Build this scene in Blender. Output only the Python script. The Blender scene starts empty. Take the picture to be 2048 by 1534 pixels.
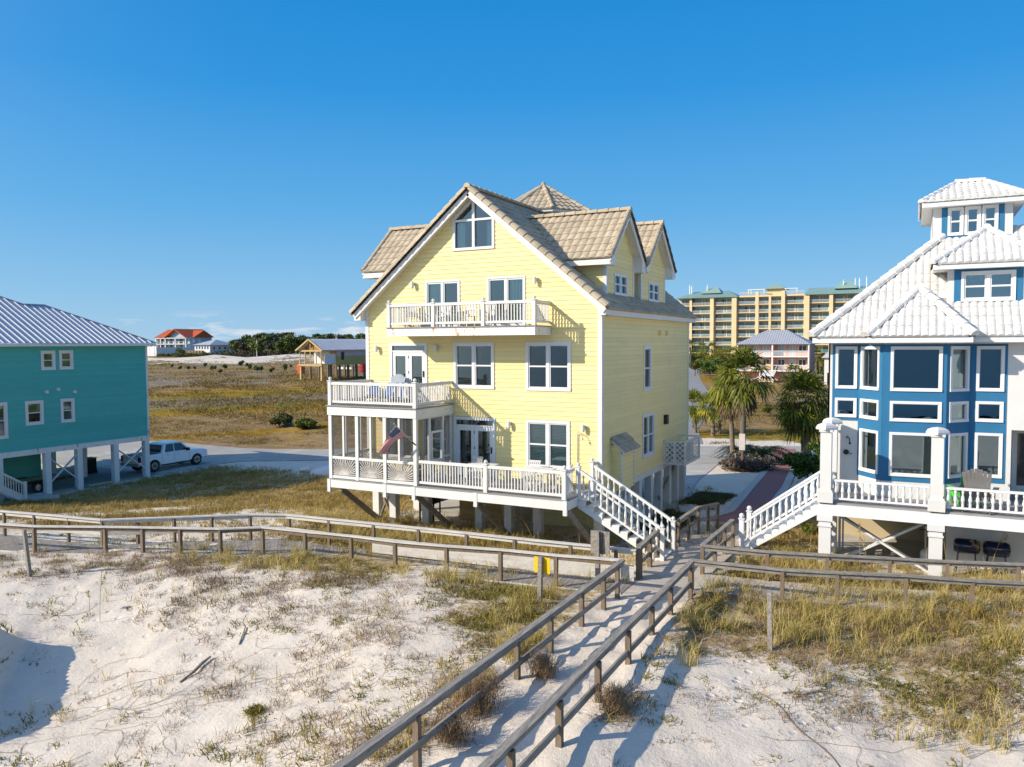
# Beach houses on the dunes: everything is built in metres in the frame of the houses
# (x = along the house fronts, y = depth inland, z = up).
import bpy, math, random
import numpy as np
from mathutils import Vector
random.seed(7)
RNG = np.random.default_rng(7)
COL = bpy.context.scene.collection
PI = math.pi
# ------------------------------------------------------------------ camera frame
FPX, CH = 1568.58, 9.0
_p, _r, _y = [math.radians(a) for a in (2.8703, -.27013, 27.1989)]
_f = np.array([0, math.cos(_p), -math.sin(_p)]); _u = np.array([0, math.sin(_p), math.cos(_p)]); _ri = np.array([1., 0, 0])
_ri, _u = math.cos(_r)*_ri + math.sin(_r)*_u, -math.sin(_r)*_ri + math.cos(_r)*_u
_M = np.array([[math.cos(_y), -math.sin(_y), 0], [math.sin(_y), math.cos(_y), 0], [0, 0, 1]])
RI, UP, FW = _M@_ri, _M@_u, _M@_f
CAM = np.array([0, 0, CH])
def ray(px, py): return FW + RI*(px-1024)/FPX - UP*(py-767)/FPX
def onz(px, py, z): d = ray(px, py); return CAM + d*(z-CH)/d[2]
def onv(px, py, v): d = ray(px, py); return CAM + d*v/d[1]
def onu(px, py, u): d = ray(px, py); return CAM + d*u/d[0]
def atd(px, py, depth): return CAM + ray(px, py)*depth
def project(P):
    d = np.asarray(P, float)-CAM; w = d@FW
    return 1024+FPX*(d@RI)/w, 767-FPX*(d@UP)/w, w

# ------------------------------------------------------------------ mesh builder
ROOTLOC = {}
class MB:
    def __init__(s): s.v = []; s.f = []; s.mi = []; s.m = 0
    def add(s, vs, fs):
        b = len(s.v); s.v.extend([tuple(map(float, q)) for q in vs])
        s.f.extend([tuple(b+i for i in q) for q in fs]); s.mi.extend([s.m]*len(fs))
    def quad(s, *p): s.add(p, [tuple(range(len(p)))])
    def box(s, x0, y0, z0, x1, y1, z1):
        x0, x1 = min(x0, x1), max(x0, x1); y0, y1 = min(y0, y1), max(y0, y1); z0, z1 = min(z0, z1), max(z0, z1)
        s.add([(x0,y0,z0),(x1,y0,z0),(x1,y1,z0),(x0,y1,z0),(x0,y0,z1),(x1,y0,z1),(x1,y1,z1),(x0,y1,z1)],
              [(3,2,1,0),(4,5,6,7),(0,1,5,4),(1,2,6,5),(2,3,7,6),(3,0,4,7)])
    def cbox(s, cx, cy, cz, sx, sy, sz): s.box(cx-sx/2, cy-sy/2, cz-sz/2, cx+sx/2, cy+sy/2, cz+sz/2)
    def beam(s, a, b, w, h, up=(0,0,1)):
        a, b = np.array(a, float), np.array(b, float); d = b-a; d /= np.linalg.norm(d)+1e-12
        sd = np.cross(d, up); n = np.linalg.norm(sd)
        if n < 1e-6: sd = np.cross(d, (1,0,0)); n = np.linalg.norm(sd)
        sd /= n; t = np.cross(sd, d); vs = []
        for q in (a, b):
            for i, j in ((-1,-1),(1,-1),(1,1),(-1,1)): vs.append(q+sd*w/2*i+t*h/2*j)
        s.add(vs, [(3,2,1,0),(4,5,6,7),(0,1,5,4),(1,2,6,5),(2,3,7,6),(3,0,4,7)])
    def tube(s, pts, rad, n=8, caps=True):
        pts = [np.array(q, float) for q in pts]; m = len(pts)
        if not hasattr(rad, '__len__'): rad = [rad]*m
        vs = []; ref = np.array((0,0,1.))
        for i in range(m):
            d = pts[min(i+1, m-1)]-pts[max(i-1, 0)]; d = d/(np.linalg.norm(d)+1e-12)
            a = np.cross(d, ref)
            if np.linalg.norm(a) < .1: a = np.cross(d, (1,0,0))
            a /= np.linalg.norm(a); b = np.cross(d, a)
            for k in range(n):
                t = 2*PI*k/n; vs.append(pts[i]+rad[i]*(math.cos(t)*a+math.sin(t)*b))
        fs = [(i*n+k, i*n+(k+1)%n, (i+1)*n+(k+1)%n, (i+1)*n+k) for i in range(m-1) for k in range(n)]
        if caps: fs += [tuple(range(n))[::-1], tuple((m-1)*n+k for k in range(n))]
        s.add(vs, fs)
    def lathe(s, c, prof, n=10, axis=2, caps=True):
        vs = []
        for r, h in prof:
            for k in range(n):
                t = 2*PI*k/n; q = [r*math.cos(t), r*math.sin(t), h]
                if axis == 0: q = [q[2], q[0], q[1]]
                if axis == 1: q = [q[1], q[2], q[0]]
                vs.append((c[0]+q[0], c[1]+q[1], c[2]+q[2]))
        m = len(prof)
        fs = [(i*n+k, i*n+(k+1)%n, (i+1)*n+(k+1)%n, (i+1)*n+k) for i in range(m-1) for k in range(n)]
        if caps: fs += [tuple(range(n))[::-1], tuple((m-1)*n+k for k in range(n))]
        s.add(vs, fs)
    def ball(s, c, r, n=8, sz=1.0):
        s.lathe(c, [(r*math.sin(PI*i/n)+1e-4, -r*sz*math.cos(PI*i/n)) for i in range(n+1)], n+2)
    def prism(s, poly, ext):
        n = len(poly); e = np.array(ext, float); vs = [np.array(q, float) for q in poly]; vs += [q+e for q in vs]
        s.add(vs, [tuple(range(n))[::-1], tuple(range(n, 2*n))]+[(i, (i+1) % n, n+(i+1) % n, n+i) for i in range(n)])
    def grid(s, P):
        P = np.asarray(P); a, b = P.shape[:2]
        s.add(P.reshape(-1, 3), [(i*b+j, i*b+j+1, (i+1)*b+j+1, (i+1)*b+j) for i in range(a-1) for j in range(b-1)])
    def build(s, name, mats, parent=None, smooth=False):
        me = bpy.data.meshes.new(name)
        off = np.zeros(3)
        if parent is not None:
            r = parent
            while r.parent: r = r.parent
            off = np.array(ROOTLOC.get(r.name, (0,0,0)))
        me.from_pydata([(q[0]-off[0], q[1]-off[1], q[2]-off[2]) for q in s.v], [], s.f)
        if not isinstance(mats, (list, tuple)): mats = [mats]
        for m in mats: me.materials.append(m)
        if len(mats) > 1: me.polygons.foreach_set('material_index', s.mi)
        if smooth: me.polygons.foreach_set('use_smooth', [True]*len(me.polygons))
        me.update()
        o = bpy.data.objects.new(name, me); COL.objects.link(o)
        if parent is not None: o.parent = parent
        return o

def np_mesh(name, V, F, mat, parent=None, smooth=False, col=None):
    """V (n,3), F (m,k) arrays -> object, quickly"""
    me = bpy.data.meshes.new(name); n, m, k = len(V), len(F), F.shape[1]
    me.vertices.add(n); me.vertices.foreach_set('co', np.ascontiguousarray(V, np.float32).ravel())
    me.loops.add(m*k); me.loops.foreach_set('vertex_index', np.ascontiguousarray(F, np.int32).ravel())
    me.polygons.add(m); me.polygons.foreach_set('loop_start', np.arange(0, m*k, k, dtype=np.int32))
    me.polygons.foreach_set('loop_total', np.full(m, k, np.int32))
    if smooth: me.polygons.foreach_set('use_smooth', np.ones(m, bool))
    if col is not None:
        at = me.color_attributes.new('zone', 'FLOAT_COLOR', 'POINT')
        at.data.foreach_set('color', np.ascontiguousarray(col, np.float32).ravel())
    me.materials.append(mat); me.update(calc_edges=True); me.validate()
    o = bpy.data.objects.new(name, me); COL.objects.link(o)
    if parent is not None: o.parent = parent
    return o

def tag(o, label=None, cat=None, group=None, kind=None):
    if label: o['label'] = label
    if cat: o['category'] = cat
    if group: o['group'] = group
    if kind: o['kind'] = kind
    return o
def thing(name, label, cat, loc=(0,0,0), group=None):
    o = bpy.data.objects.new(name, None); COL.objects.link(o); o.empty_display_size = .2
    o.location = tuple(map(float, loc)); ROOTLOC[o.name] = tuple(map(float, loc))
    return tag(o, label, cat, group)
def copy_tree(o, parent=None):
    c = o.copy(); COL.objects.link(c)
    if parent is not None: c.parent = parent
    for ch in list(o.children): copy_tree(ch, c)
    return c
def dup(proto, loc, rz=0, label=None, group=None, scale=1.0, first=[]):
    c = copy_tree(proto); c.location = tuple(map(float, loc)); c.rotation_euler = (0, 0, rz); c.scale = (scale,)*3
    if label: c['label'] = label
    if group: c['group'] = group
    return c

# ------------------------------------------------------------------ materials
def nmat(name):
    m = bpy.data.materials.new(name); m.use_nodes = True; nt = m.node_tree
    return m, nt, nt.nodes, nt.links, nt.nodes['Principled BSDF']
def mat(name, c1, c2=None, scale=4., rough=.7, metal=0., bump=0., bscale=None, stretch=(1,1,1), c3=None, c3t=(.62,.7), c3scale=1.5,
        c3stretch=(1,1,1), spec=.3, island=0., detail=5., trans=0., cell=None, lap=None):
    m, nt, N, L, P = nmat(name)
    P.inputs['Roughness'].default_value = rough; P.inputs['Metallic'].default_value = metal
    P.inputs['Specular IOR Level'].default_value = spec
    geo = N.new('ShaderNodeNewGeometry'); mp = N.new('ShaderNodeMapping'); mp.inputs['Scale'].default_value = stretch
    L.new(geo.outputs['Position'], mp.inputs['Vector'])
    c2 = c2 or tuple(min(1, x*.86) for x in c1)
    no = N.new('ShaderNodeTexNoise'); no.inputs['Scale'].default_value = scale; no.inputs['Detail'].default_value = detail
    no.inputs['Roughness'].default_value = .62
    L.new(mp.outputs['Vector'], no.inputs['Vector'])
    rp = N.new('ShaderNodeValToRGB'); rp.color_ramp.elements[0].position = .33; rp.color_ramp.elements[1].position = .67
    rp.color_ramp.elements[0].color = (*c1, 1); rp.color_ramp.elements[1].color = (*c2, 1)
    L.new(no.outputs['Fac'], rp.inputs['Fac']); out = rp.outputs['Color']
    if c3:
        mp3 = N.new('ShaderNodeMapping'); mp3.inputs['Scale'].default_value = c3stretch; L.new(geo.outputs['Position'], mp3.inputs['Vector'])
        n3 = N.new('ShaderNodeTexNoise'); n3.inputs['Scale'].default_value = c3scale; n3.inputs['Detail'].default_value = 6
        n3.inputs['Roughness'].default_value = .7
        L.new(mp3.outputs['Vector'], n3.inputs['Vector'])
        r3 = N.new('ShaderNodeMapRange'); r3.inputs['From Min'].default_value = c3t[0]; r3.inputs['From Max'].default_value = c3t[1]
        L.new(n3.outputs['Fac'], r3.inputs['Value'])
        mx = N.new('ShaderNodeMix'); mx.data_type = 'RGBA'; mx.inputs['B'].default_value = (*c3, 1)
        L.new(r3.outputs['Result'], mx.inputs['Factor']); L.new(out, mx.inputs['A']); out = mx.outputs['Result']
    if lap:      # butt joints and board-to-board variation of lapped siding; lap = height of the first board
        sp3 = N.new('ShaderNodeSeparateXYZ'); L.new(geo.outputs['Position'], sp3.inputs[0]); a3 = N.new('ShaderNodeMath'); a3.operation = 'ADD'; L.new(sp3.outputs['X'], a3.inputs[0]); L.new(sp3.outputs['Y'], a3.inputs[1])
        z3 = N.new('ShaderNodeMath'); z3.operation = 'SUBTRACT'; z3.inputs[1].default_value = lap-.004; L.new(sp3.outputs['Z'], z3.inputs[0]); c3_ = N.new('ShaderNodeCombineXYZ'); L.new(a3.outputs[0], c3_.inputs[0]); L.new(z3.outputs[0], c3_.inputs[1])
        bt = N.new('ShaderNodeTexBrick'); bt.inputs['Scale'].default_value = 1; bt.inputs['Brick Width'].default_value = 3.66; bt.inputs['Row Height'].default_value = .167; bt.inputs['Mortar Size'].default_value = .006; bt.offset = .37; bt.offset_frequency = 3
        bt.inputs['Color1'].default_value = (1,1,1,1); bt.inputs['Color2'].default_value = (.965,.965,.955,1); bt.inputs['Mortar'].default_value = (.80,.78,.72,1); L.new(c3_.outputs[0], bt.inputs['Vector'])
        ml = N.new('ShaderNodeMix'); ml.data_type = 'RGBA'; ml.blend_type = 'MULTIPLY'; ml.inputs['Factor'].default_value = 1; L.new(out, ml.inputs['A']); L.new(bt.outputs['Color'], ml.inputs['B']); out = ml.outputs['Result']
    if cell:
        vo = N.new('ShaderNodeTexVoronoi'); vo.inputs['Scale'].default_value = cell[0]; L.new(geo.outputs['Position'], vo.inputs['Vector']); sx3 = N.new('ShaderNodeSeparateColor'); L.new(vo.outputs['Color'], sx3.inputs['Color'])
        cv = N.new('ShaderNodeHueSaturation'); cm = N.new('ShaderNodeMapRange'); cm.inputs['To Min'].default_value = 1-cell[1]; cm.inputs['To Max'].default_value = 1+cell[1]; L.new(sx3.outputs['Red'], cm.inputs['Value']); L.new(cm.outputs['Result'], cv.inputs['Value']); L.new(out, cv.inputs['Color']); out = cv.outputs['Color']
    if island:
        hs = N.new('ShaderNodeHueSaturation'); mr = N.new('ShaderNodeMapRange'); mr.inputs['To Min'].default_value = 1-island; mr.inputs['To Max'].default_value = 1+island
        L.new(geo.outputs['Random Per Island'], mr.inputs['Value']); L.new(mr.outputs['Result'], hs.inputs['Value'])
        L.new(out, hs.inputs['Color']); out = hs.outputs['Color']
    L.new(out, P.inputs['Base Color'])
    if bump:
        bn = N.new('ShaderNodeTexNoise'); bn.inputs['Scale'].default_value = bscale or scale*4; bn.inputs['Detail'].default_value = 4
        L.new(mp.outputs['Vector'], bn.inputs['Vector'])
        b = N.new('ShaderNodeBump'); b.inputs['Strength'].default_value = bump; b.inputs['Distance'].default_value = .02
        L.new(bn.outputs['Fac'], b.inputs['Height']); L.new(b.outputs['Normal'], P.inputs['Normal'])
    if trans:
        tr = N.new('ShaderNodeBsdfTranslucent'); ad = N.new('ShaderNodeMixShader'); ad.inputs[0].default_value = trans
        L.new(out, tr.inputs['Color']); L.new(P.outputs[0], ad.inputs[1]); L.new(tr.outputs[0], ad.inputs[2])
        L.new(ad.outputs[0], N['Material Output'].inputs['Surface'])
    return m
def leafmat(name, cols, rough=.6, trans=.25, nscale=.35):
    """per-leaf colour from a ramp over random island + patch noise"""
    m, nt, N, L, P = nmat(name); P.inputs['Roughness'].default_value = rough; P.inputs['Specular IOR Level'].default_value = .25
    geo = N.new('ShaderNodeNewGeometry'); no = N.new('ShaderNodeTexNoise'); no.inputs['Scale'].default_value = nscale; no.inputs['Detail'].default_value = 4
    L.new(geo.outputs['Position'], no.inputs['Vector'])
    a = N.new('ShaderNodeMath'); a.operation = 'MULTIPLY_ADD'; a.inputs[1].default_value = .5
    b = N.new('ShaderNodeMapRange'); b.inputs['From Min'].default_value = .3; b.inputs['From Max'].default_value = .7; b.inputs['To Max'].default_value = .5
    L.new(no.outputs['Fac'], b.inputs['Value']); L.new(geo.outputs['Random Per Island'], a.inputs[0]); L.new(b.outputs['Result'], a.inputs[2])
    rp = N.new('ShaderNodeValToRGB'); els = rp.color_ramp.elements
    while len(els) < len(cols): els.new(.5)
    for i, c in enumerate(cols): els[i].position = i/(len(cols)-1); els[i].color = (*c, 1)
    L.new(a.outputs[0], rp.inputs['Fac']); L.new(rp.outputs['Color'], P.inputs['Base Color'])
    if trans:
        tr = N.new('ShaderNodeBsdfTranslucent'); ad = N.new('ShaderNodeMixShader'); ad.inputs[0].default_value = trans
        L.new(rp.outputs['Color'], tr.inputs['Color']); L.new(P.outputs[0], ad.inputs[1]); L.new(tr.outputs[0], ad.inputs[2])
        L.new(ad.outputs[0], N['Material Output'].inputs['Surface'])
    return m
def glassmat(name, tint, refl=.25, wav=.0, opaque=0.):
    m, nt, N, L, P = nmat(name)
    tr = N.new('ShaderNodeBsdfTransparent'); tr.inputs['Color'].default_value = (*tint, 1)
    gl = N.new('ShaderNodeBsdfGlossy'); gl.inputs['Roughness'].default_value = .015; gl.inputs['Color'].default_value = (.72,.92,1,1)
    lw = N.new('ShaderNodeLayerWeight'); lw.inputs['Blend'].default_value = .25
    ma = N.new('ShaderNodeMath'); ma.operation = 'ADD'; ma.use_clamp = True; ma.inputs[1].default_value = refl
    L.new(lw.outputs['Fresnel'], ma.inputs[0]); mx = N.new('ShaderNodeMixShader')
    L.new(ma.outputs[0], mx.inputs[0]); L.new(tr.outputs[0], mx.inputs[1]); L.new(gl.outputs[0], mx.inputs[2])
    if wav:
        geo = N.new('ShaderNodeNewGeometry'); n = N.new('ShaderNodeTexNoise'); n.inputs['Scale'].default_value = 1.3
        L.new(geo.outputs['Position'], n.inputs['Vector']); b = N.new('ShaderNodeBump'); b.inputs['Strength'].default_value = wav; b.inputs['Distance'].default_value = .02
        L.new(n.outputs['Fac'], b.inputs['Height']); L.new(b.outputs['Normal'], gl.inputs['Normal'])
    L.new(mx.outputs[0], N['Material Output'].inputs['Surface'])
    return m
def screenmat(name, c, alpha):
    m, nt, N, L, P = nmat(name); P.inputs['Base Color'].default_value = (*c, 1); P.inputs['Roughness'].default_value = .8
    tr = N.new('ShaderNodeBsdfTransparent'); mx = N.new('ShaderNodeMixShader'); mx.inputs[0].default_value = alpha
    L.new(tr.outputs[0], mx.inputs[1]); L.new(P.outputs[0], mx.inputs[2]); L.new(mx.outputs[0], N['Material Output'].inputs['Surface'])
    return m

M = {}
M['yellow'] = mat('yellow_siding', (.89,.735,.35), (.85,.695,.31), lap=3.72, scale=.6, rough=.55, stretch=(1,1,3), bump=.06, bscale=30, island=.035, c3=(.63,.54,.26), c3t=(.62,.82), c3scale=.9, c3stretch=(1.2,1.2,.25))
M['white'] = mat('white_paint', (.74,.725,.685), (.68,.665,.62), scale=2.5, rough=.5, bump=.05, bscale=25, c3=(.52,.49,.43), c3t=(.66,.84), c3scale=2.2)
M['clean_white'] = mat('clean_white_vinyl', (.74,.74,.725), (.70,.70,.69), scale=1.5, rough=.4)
M['rusty'] = mat('rust_streaked_white', (.80,.79,.75), (.74,.72,.67), scale=3, rough=.55, c3=(.50,.22,.06), c3t=(.575,.66), c3scale=3.2, c3stretch=(1.0,1.0,.45))
M['peeling'] = mat('peeling_white_paint', (.80,.78,.72), (.72,.69,.61), scale=2.2, rough=.65, bump=.1, c3=(.36,.29,.22), c3t=(.62,.68), c3scale=3.5, c3stretch=(.5,.5,1.6))
M['deckgrey'] = mat('grey_deck_boards', (.30,.29,.28), (.24,.23,.225), scale=3, rough=.7, stretch=(1,6,1))
M['tile'] = mat('tan_roof_tile', (.50,.41,.285), (.405,.33,.23), scale=1.4, rough=.8, bump=.15, bscale=40, c3=(.16,.14,.12), c3t=(.60,.78), c3scale=1.6, c3stretch=(1,1,1), island=.05, cell=(3.4,.12))
M['white_tile'] = mat('white_roof_tile', (.73,.71,.665), (.67,.645,.60), scale=1.2, rough=.55, bump=.1, bscale=30, c3=(.42,.38,.31), c3t=(.60,.80), c3scale=1.8, island=.04, cell=(4.,.09))
M['metal'] = mat('ribbed_metal_roof', (.47,.48,.50), (.41,.42,.445), scale=.8, rough=.5, metal=.1, spec=.5)
M['metal_rib'] = mat('roof_rib_metal', (.80,.80,.80), (.76,.76,.76), scale=.8, rough=.4, metal=.25, spec=.5)
M['teal'] = mat('teal_siding', (.09,.475,.43), (.08,.44,.40), lap=2.82, scale=.7, rough=.55, stretch=(1,1,3), bump=.05, bscale=30, island=.04)
M['stucco'] = mat('white_stucco', (.69,.68,.655), (.64,.63,.60), scale=1.2, rough=.75, bump=.2, bscale=60, c3=(.62,.60,.55), c3t=(.6,.85), c3scale=.8)
M['blue'] = mat('blue_stucco', (.030,.165,.315), (.025,.145,.285), scale=1.5, rough=.6, bump=.15, bscale=60)
M['glass'] = glassmat('tinted_glass', (.50,.66,.66), .14, .05)
M['bay_glass'] = glassmat('bay_window_glass', (.42,.50,.52), .24, .12)
M['dark_glass'] = mat('dark_glass', (.02,.03,.035), (.025,.035,.04), rough=.06, spec=.8)
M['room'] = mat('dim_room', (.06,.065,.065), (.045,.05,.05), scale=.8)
M['curtain'] = mat('pale_curtain', (.78,.82,.74), (.62,.68,.60), scale=9, rough=.9, stretch=(1.5,1.5,.05))
M['blind'] = mat('green_grey_blind', (.60,.68,.58), (.52,.6,.5), scale=3, rough=.7)
M['shade'] = mat('yellow_shade', (.58,.52,.20), (.5,.44,.17), scale=3, rough=.8)
M['screen'] = screenmat('insect_screen', (.10,.095,.085), .33)
def weathered(nm, st): return mat(nm, (.36,.32,.27), (.185,.165,.14), scale=2.4, rough=.88, stretch=st, bump=.6, bscale=9, c3=(.07,.06,.05), c3t=(.58,.70), c3scale=3.0, c3stretch=tuple(s*1.3 for s in st), island=.16)
M['greywood'] = weathered('weathered_wood', (7,.8,7)); M['greywood_x'] = weathered('weathered_wood_crosswise', (.8,7,7))
M['sandywood'] = mat('sand_dusted_decking', (.56,.49,.40), (.40,.345,.28), scale=2.0, rough=.95, stretch=(.8,5,5), bump=.3, bscale=12, island=.12)
M['brownwood'] = mat('brown_post_wood', (.22,.165,.11), (.15,.11,.075), scale=3, rough=.85, stretch=(4,4,.8), bump=.4, bscale=12, island=.15)
M['palewood'] = mat('sunbleached_wood', (.66,.62,.555), (.50,.465,.41), scale=1.6, rough=.85, stretch=(.7,7,7), bump=.5, bscale=10, c3=(.22,.19,.15), c3t=(.61,.72), c3scale=3.2, c3stretch=(.8,8,8), island=.10)
M['plank'] = mat('pine_plank_wall', (.60,.40,.165), (.48,.31,.12), scale=1.5, rough=.8, stretch=(1,1,9), bump=.2, island=.12)
M['newwood'] = mat('fresh_lumber', (.56,.40,.20), (.48,.33,.155), scale=2, rough=.75, island=.08)
M['osb'] = mat('osb_sheathing', (.58,.42,.15), (.50,.36,.12), scale=1.2, rough=.8, stretch=(3,3,.4))
M['wrap'] = mat('pink_house_wrap', (.68,.52,.50), (.62,.47,.45), scale=1, rough=.8)
M['conc'] = mat('concrete', (.47,.44,.39), (.40,.375,.33), scale=1.1, rough=.9, bump=.2, bscale=30, c3=(.60,.56,.49), c3t=(.5,.75), c3scale=.5)
M['brick'] = None
M['black'] = mat('black_metal', (.015,.015,.016), (.022,.022,.023), rough=.45, spec=.4)
M['rubber'] = mat('black_rubber', (.02,.02,.02), (.028,.028,.027), rough=.8)
M['chrome'] = mat('bright_metal', (.55,.56,.57), (.5,.5,.52), rough=.3, metal=.8)
M['lamp'] = mat('frosted_lamp', (.72,.72,.70), rough=.5)
M['bark'] = mat('palm_bark', (.23,.185,.135), (.15,.12,.085), scale=5, rough=.9, stretch=(1,1,4), bump=.8, bscale=18)
M['greybark'] = mat('grey_palm_trunk', (.17,.15,.125), (.12,.105,.085), scale=4, rough=.9, stretch=(1,1,5), bump=.6, bscale=16)
M['frond'] = leafmat('palm_frond', [(.055,.08,.010),(.14,.165,.018),(.30,.29,.025),(.50,.41,.045)], nscale=.8)
M['darkfrond'] = leafmat('dark_palm_frond', [(.03,.045,.010),(.075,.10,.016),(.18,.195,.022),(.34,.31,.035)], nscale=.8)
M['deadfrond'] = leafmat('dead_palm_frond', [(.09,.06,.035),(.16,.115,.07),(.26,.19,.11)], trans=.1)
M['sago'] = leafmat('sago_frond', [(.005,.013,.004),(.010,.022,.006),(.017,.034,.009)], trans=.1)
M['shrub'] = leafmat('green_shrub_leaf', [(.03,.065,.012),(.06,.11,.018),(.11,.17,.03)], trans=.15)
M['yshrub'] = leafmat('yellow_green_shrub_leaf', [(.06,.085,.012),(.12,.145,.018),(.22,.22,.03)], trans=.2)
M['oshrub'] = leafmat('olive_shrub_leaf', [(.05,.055,.012),(.085,.085,.018),(.13,.12,.03)], trans=.15)
M['pine'] = leafmat('pine_needles', [(.022,.042,.010),(.055,.085,.016),(.11,.14,.026),(.175,.20,.045)], trans=.1, nscale=.12)
M['greypine'] = leafmat('grey_green_oak_leaf', [(.035,.045,.024),(.075,.085,.04),(.12,.125,.06)], trans=.1, nscale=.12)
M['trunk'] = mat('pine_trunk', (.12,.09,.065), (.08,.06,.045), rough=.9)
M['russet'] = leafmat('russet_twig', [(.11,.065,.04),(.22,.14,.08),(.34,.23,.125),(.45,.33,.19)], trans=.1)
M['greytwig'] = leafmat('grey_brown_twig', [(.05,.035,.025),(.10,.075,.055),(.16,.125,.095),(.23,.19,.15)], trans=.1)
M['straw'] = leafmat('straw_grass_blade', [(.25,.20,.055),(.44,.345,.10),(.60,.475,.17),(.72,.60,.30)], trans=.3, nscale=.5)
M['green'] = leafmat('green_ground_leaf', [(.085,.09,.016),(.17,.155,.025),(.31,.24,.045),(.48,.35,.09)], trans=.2, nscale=.6)
M['yard'] = leafmat('yard_grass_blade', [(.16,.125,.03),(.30,.215,.055),(.44,.31,.10),(.56,.41,.17)], trans=.25, nscale=.35)
M['vine'] = mat('dry_vine', (.27,.19,.13), (.18,.12,.08), rough=.9)
M['oat'] = leafmat('sea_oat_seed', [(.36,.25,.10),(.52,.38,.17)], trans=.2)
# ------------------------------------------------------------------ terrain
def sstep(a, b, x): t = np.clip((x-a)/(b-a), 0, 1); return t*t*(3-2*t)
_PERM = np.random.default_rng(3).random((256, 256))
def vnoise(x, y):
    xi = np.floor(x).astype(int); yi = np.floor(y).astype(int); fx = x-xi; fy = y-yi
    fx = fx*fx*(3-2*fx); fy = fy*fy*(3-2*fy); g = lambda a, b: _PERM[a % 256, b % 256]
    return (g(xi,yi)*(1-fx)+g(xi+1,yi)*fx)*(1-fy)+(g(xi,yi+1)*(1-fx)+g(xi+1,yi+1)*fx)*fy
def fbm(x, y, o=4):
    s = 0; a = 1; t = 0
    for i in range(o): s = s+a*vnoise(x*2**i+17*i, y*2**i+31*i); t += a; a *= .5
    return s/t
CP = np.array([
 (-47,25,0),(-47,38,0),(-55,30,0),(-42,32,0),(-40,40,0),(-36,36,.05),(-50,20,.5),(-52,12,1.0),(-40,22,.8),(-32,17,1.75),(-25,18.5,1.85),(-19,21,1.9),(-12,21.5,1.95),(-7,21.5,2.0),(-5,22,2.0),
 (0,23.5,1.95),(3,24,2.05),(-37,28,.4),(-31,24,1.2),(-33,31,.5),(-20,26,1.7),(-15,28,1.65),(-10,27,1.75),(-10,33,1.6),(-10,38,1.4),(-20,36,.9),(-24,30,1.15),(-26,25,1.6),(-30,40,.2),
 (-10,44,1.2),(-10,50,1.0),(-20,48,.75),(-6.5,40,1.4),(-6.5,47,1.15),(-6.5,54,.95),(-20,42,.85),(-6.5,33,1.75),(-6.5,28,1.95),(0,28,1.75),(6,30,1.75),(0,45,1.2),(8,45,1.2),(-30,50,.25),(-45,52,0),(-3,58,.85),(8,60,.85),(-14,57,.85),
 (-5,18,2.25),(-5.4,14,2.15),(-5.3,10,2.1),(-5.3,6,2.05),(-7,15.5,2.2),(-8.3,17.5,2.2),(-10,16,2.3),(-13,17,2.35),(-16,17.3,2.3),(-20,16.8,2.1),(-23.9,14.3,2.0),(-12,13,1.75),(-13.8,11.4,1.5),(-15.3,9.4,1.15),(-10,9.5,1.55),(-8,8.5,1.8),
 (-7.2,11,2.1),(-19,13.6,1.65),(-18,11.2,1.35),(-21.5,11.5,1.7),(-20.5,7,1.6),(-17.6,8.2,1.3),(-16,6,1.2),(-25,11,2.0),(-30,10,2.0),(-1,19,2.05),(2,20,2.1),(0,15.5,1.8),(3.5,14,1.7),(-2.5,12.5,1.95),(0,10,1.65),(-3,8,1.8),
 (-4.2,20,2.1),(5,22,2.1),(9,20,2.0),(-10,2,1.5),(0,2,1.5),(-22,2,2.2)], float)
def _tps(r): return r*r*np.log(r+1e-9)
_D = np.linalg.norm(CP[:, None, :2]-CP[None, :, :2], axis=2); _n = len(CP)
_A = np.zeros((_n+3, _n+3)); _A[:_n, :_n] = _tps(_D)+np.eye(_n)*1.5; _A[:_n, _n] = 1; _A[:_n, _n+1:] = CP[:, :2]; _A[_n:, :_n] = _A[:_n, _n:].T
_W = np.linalg.solve(_A, np.r_[CP[:, 2], 0, 0, 0])
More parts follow.
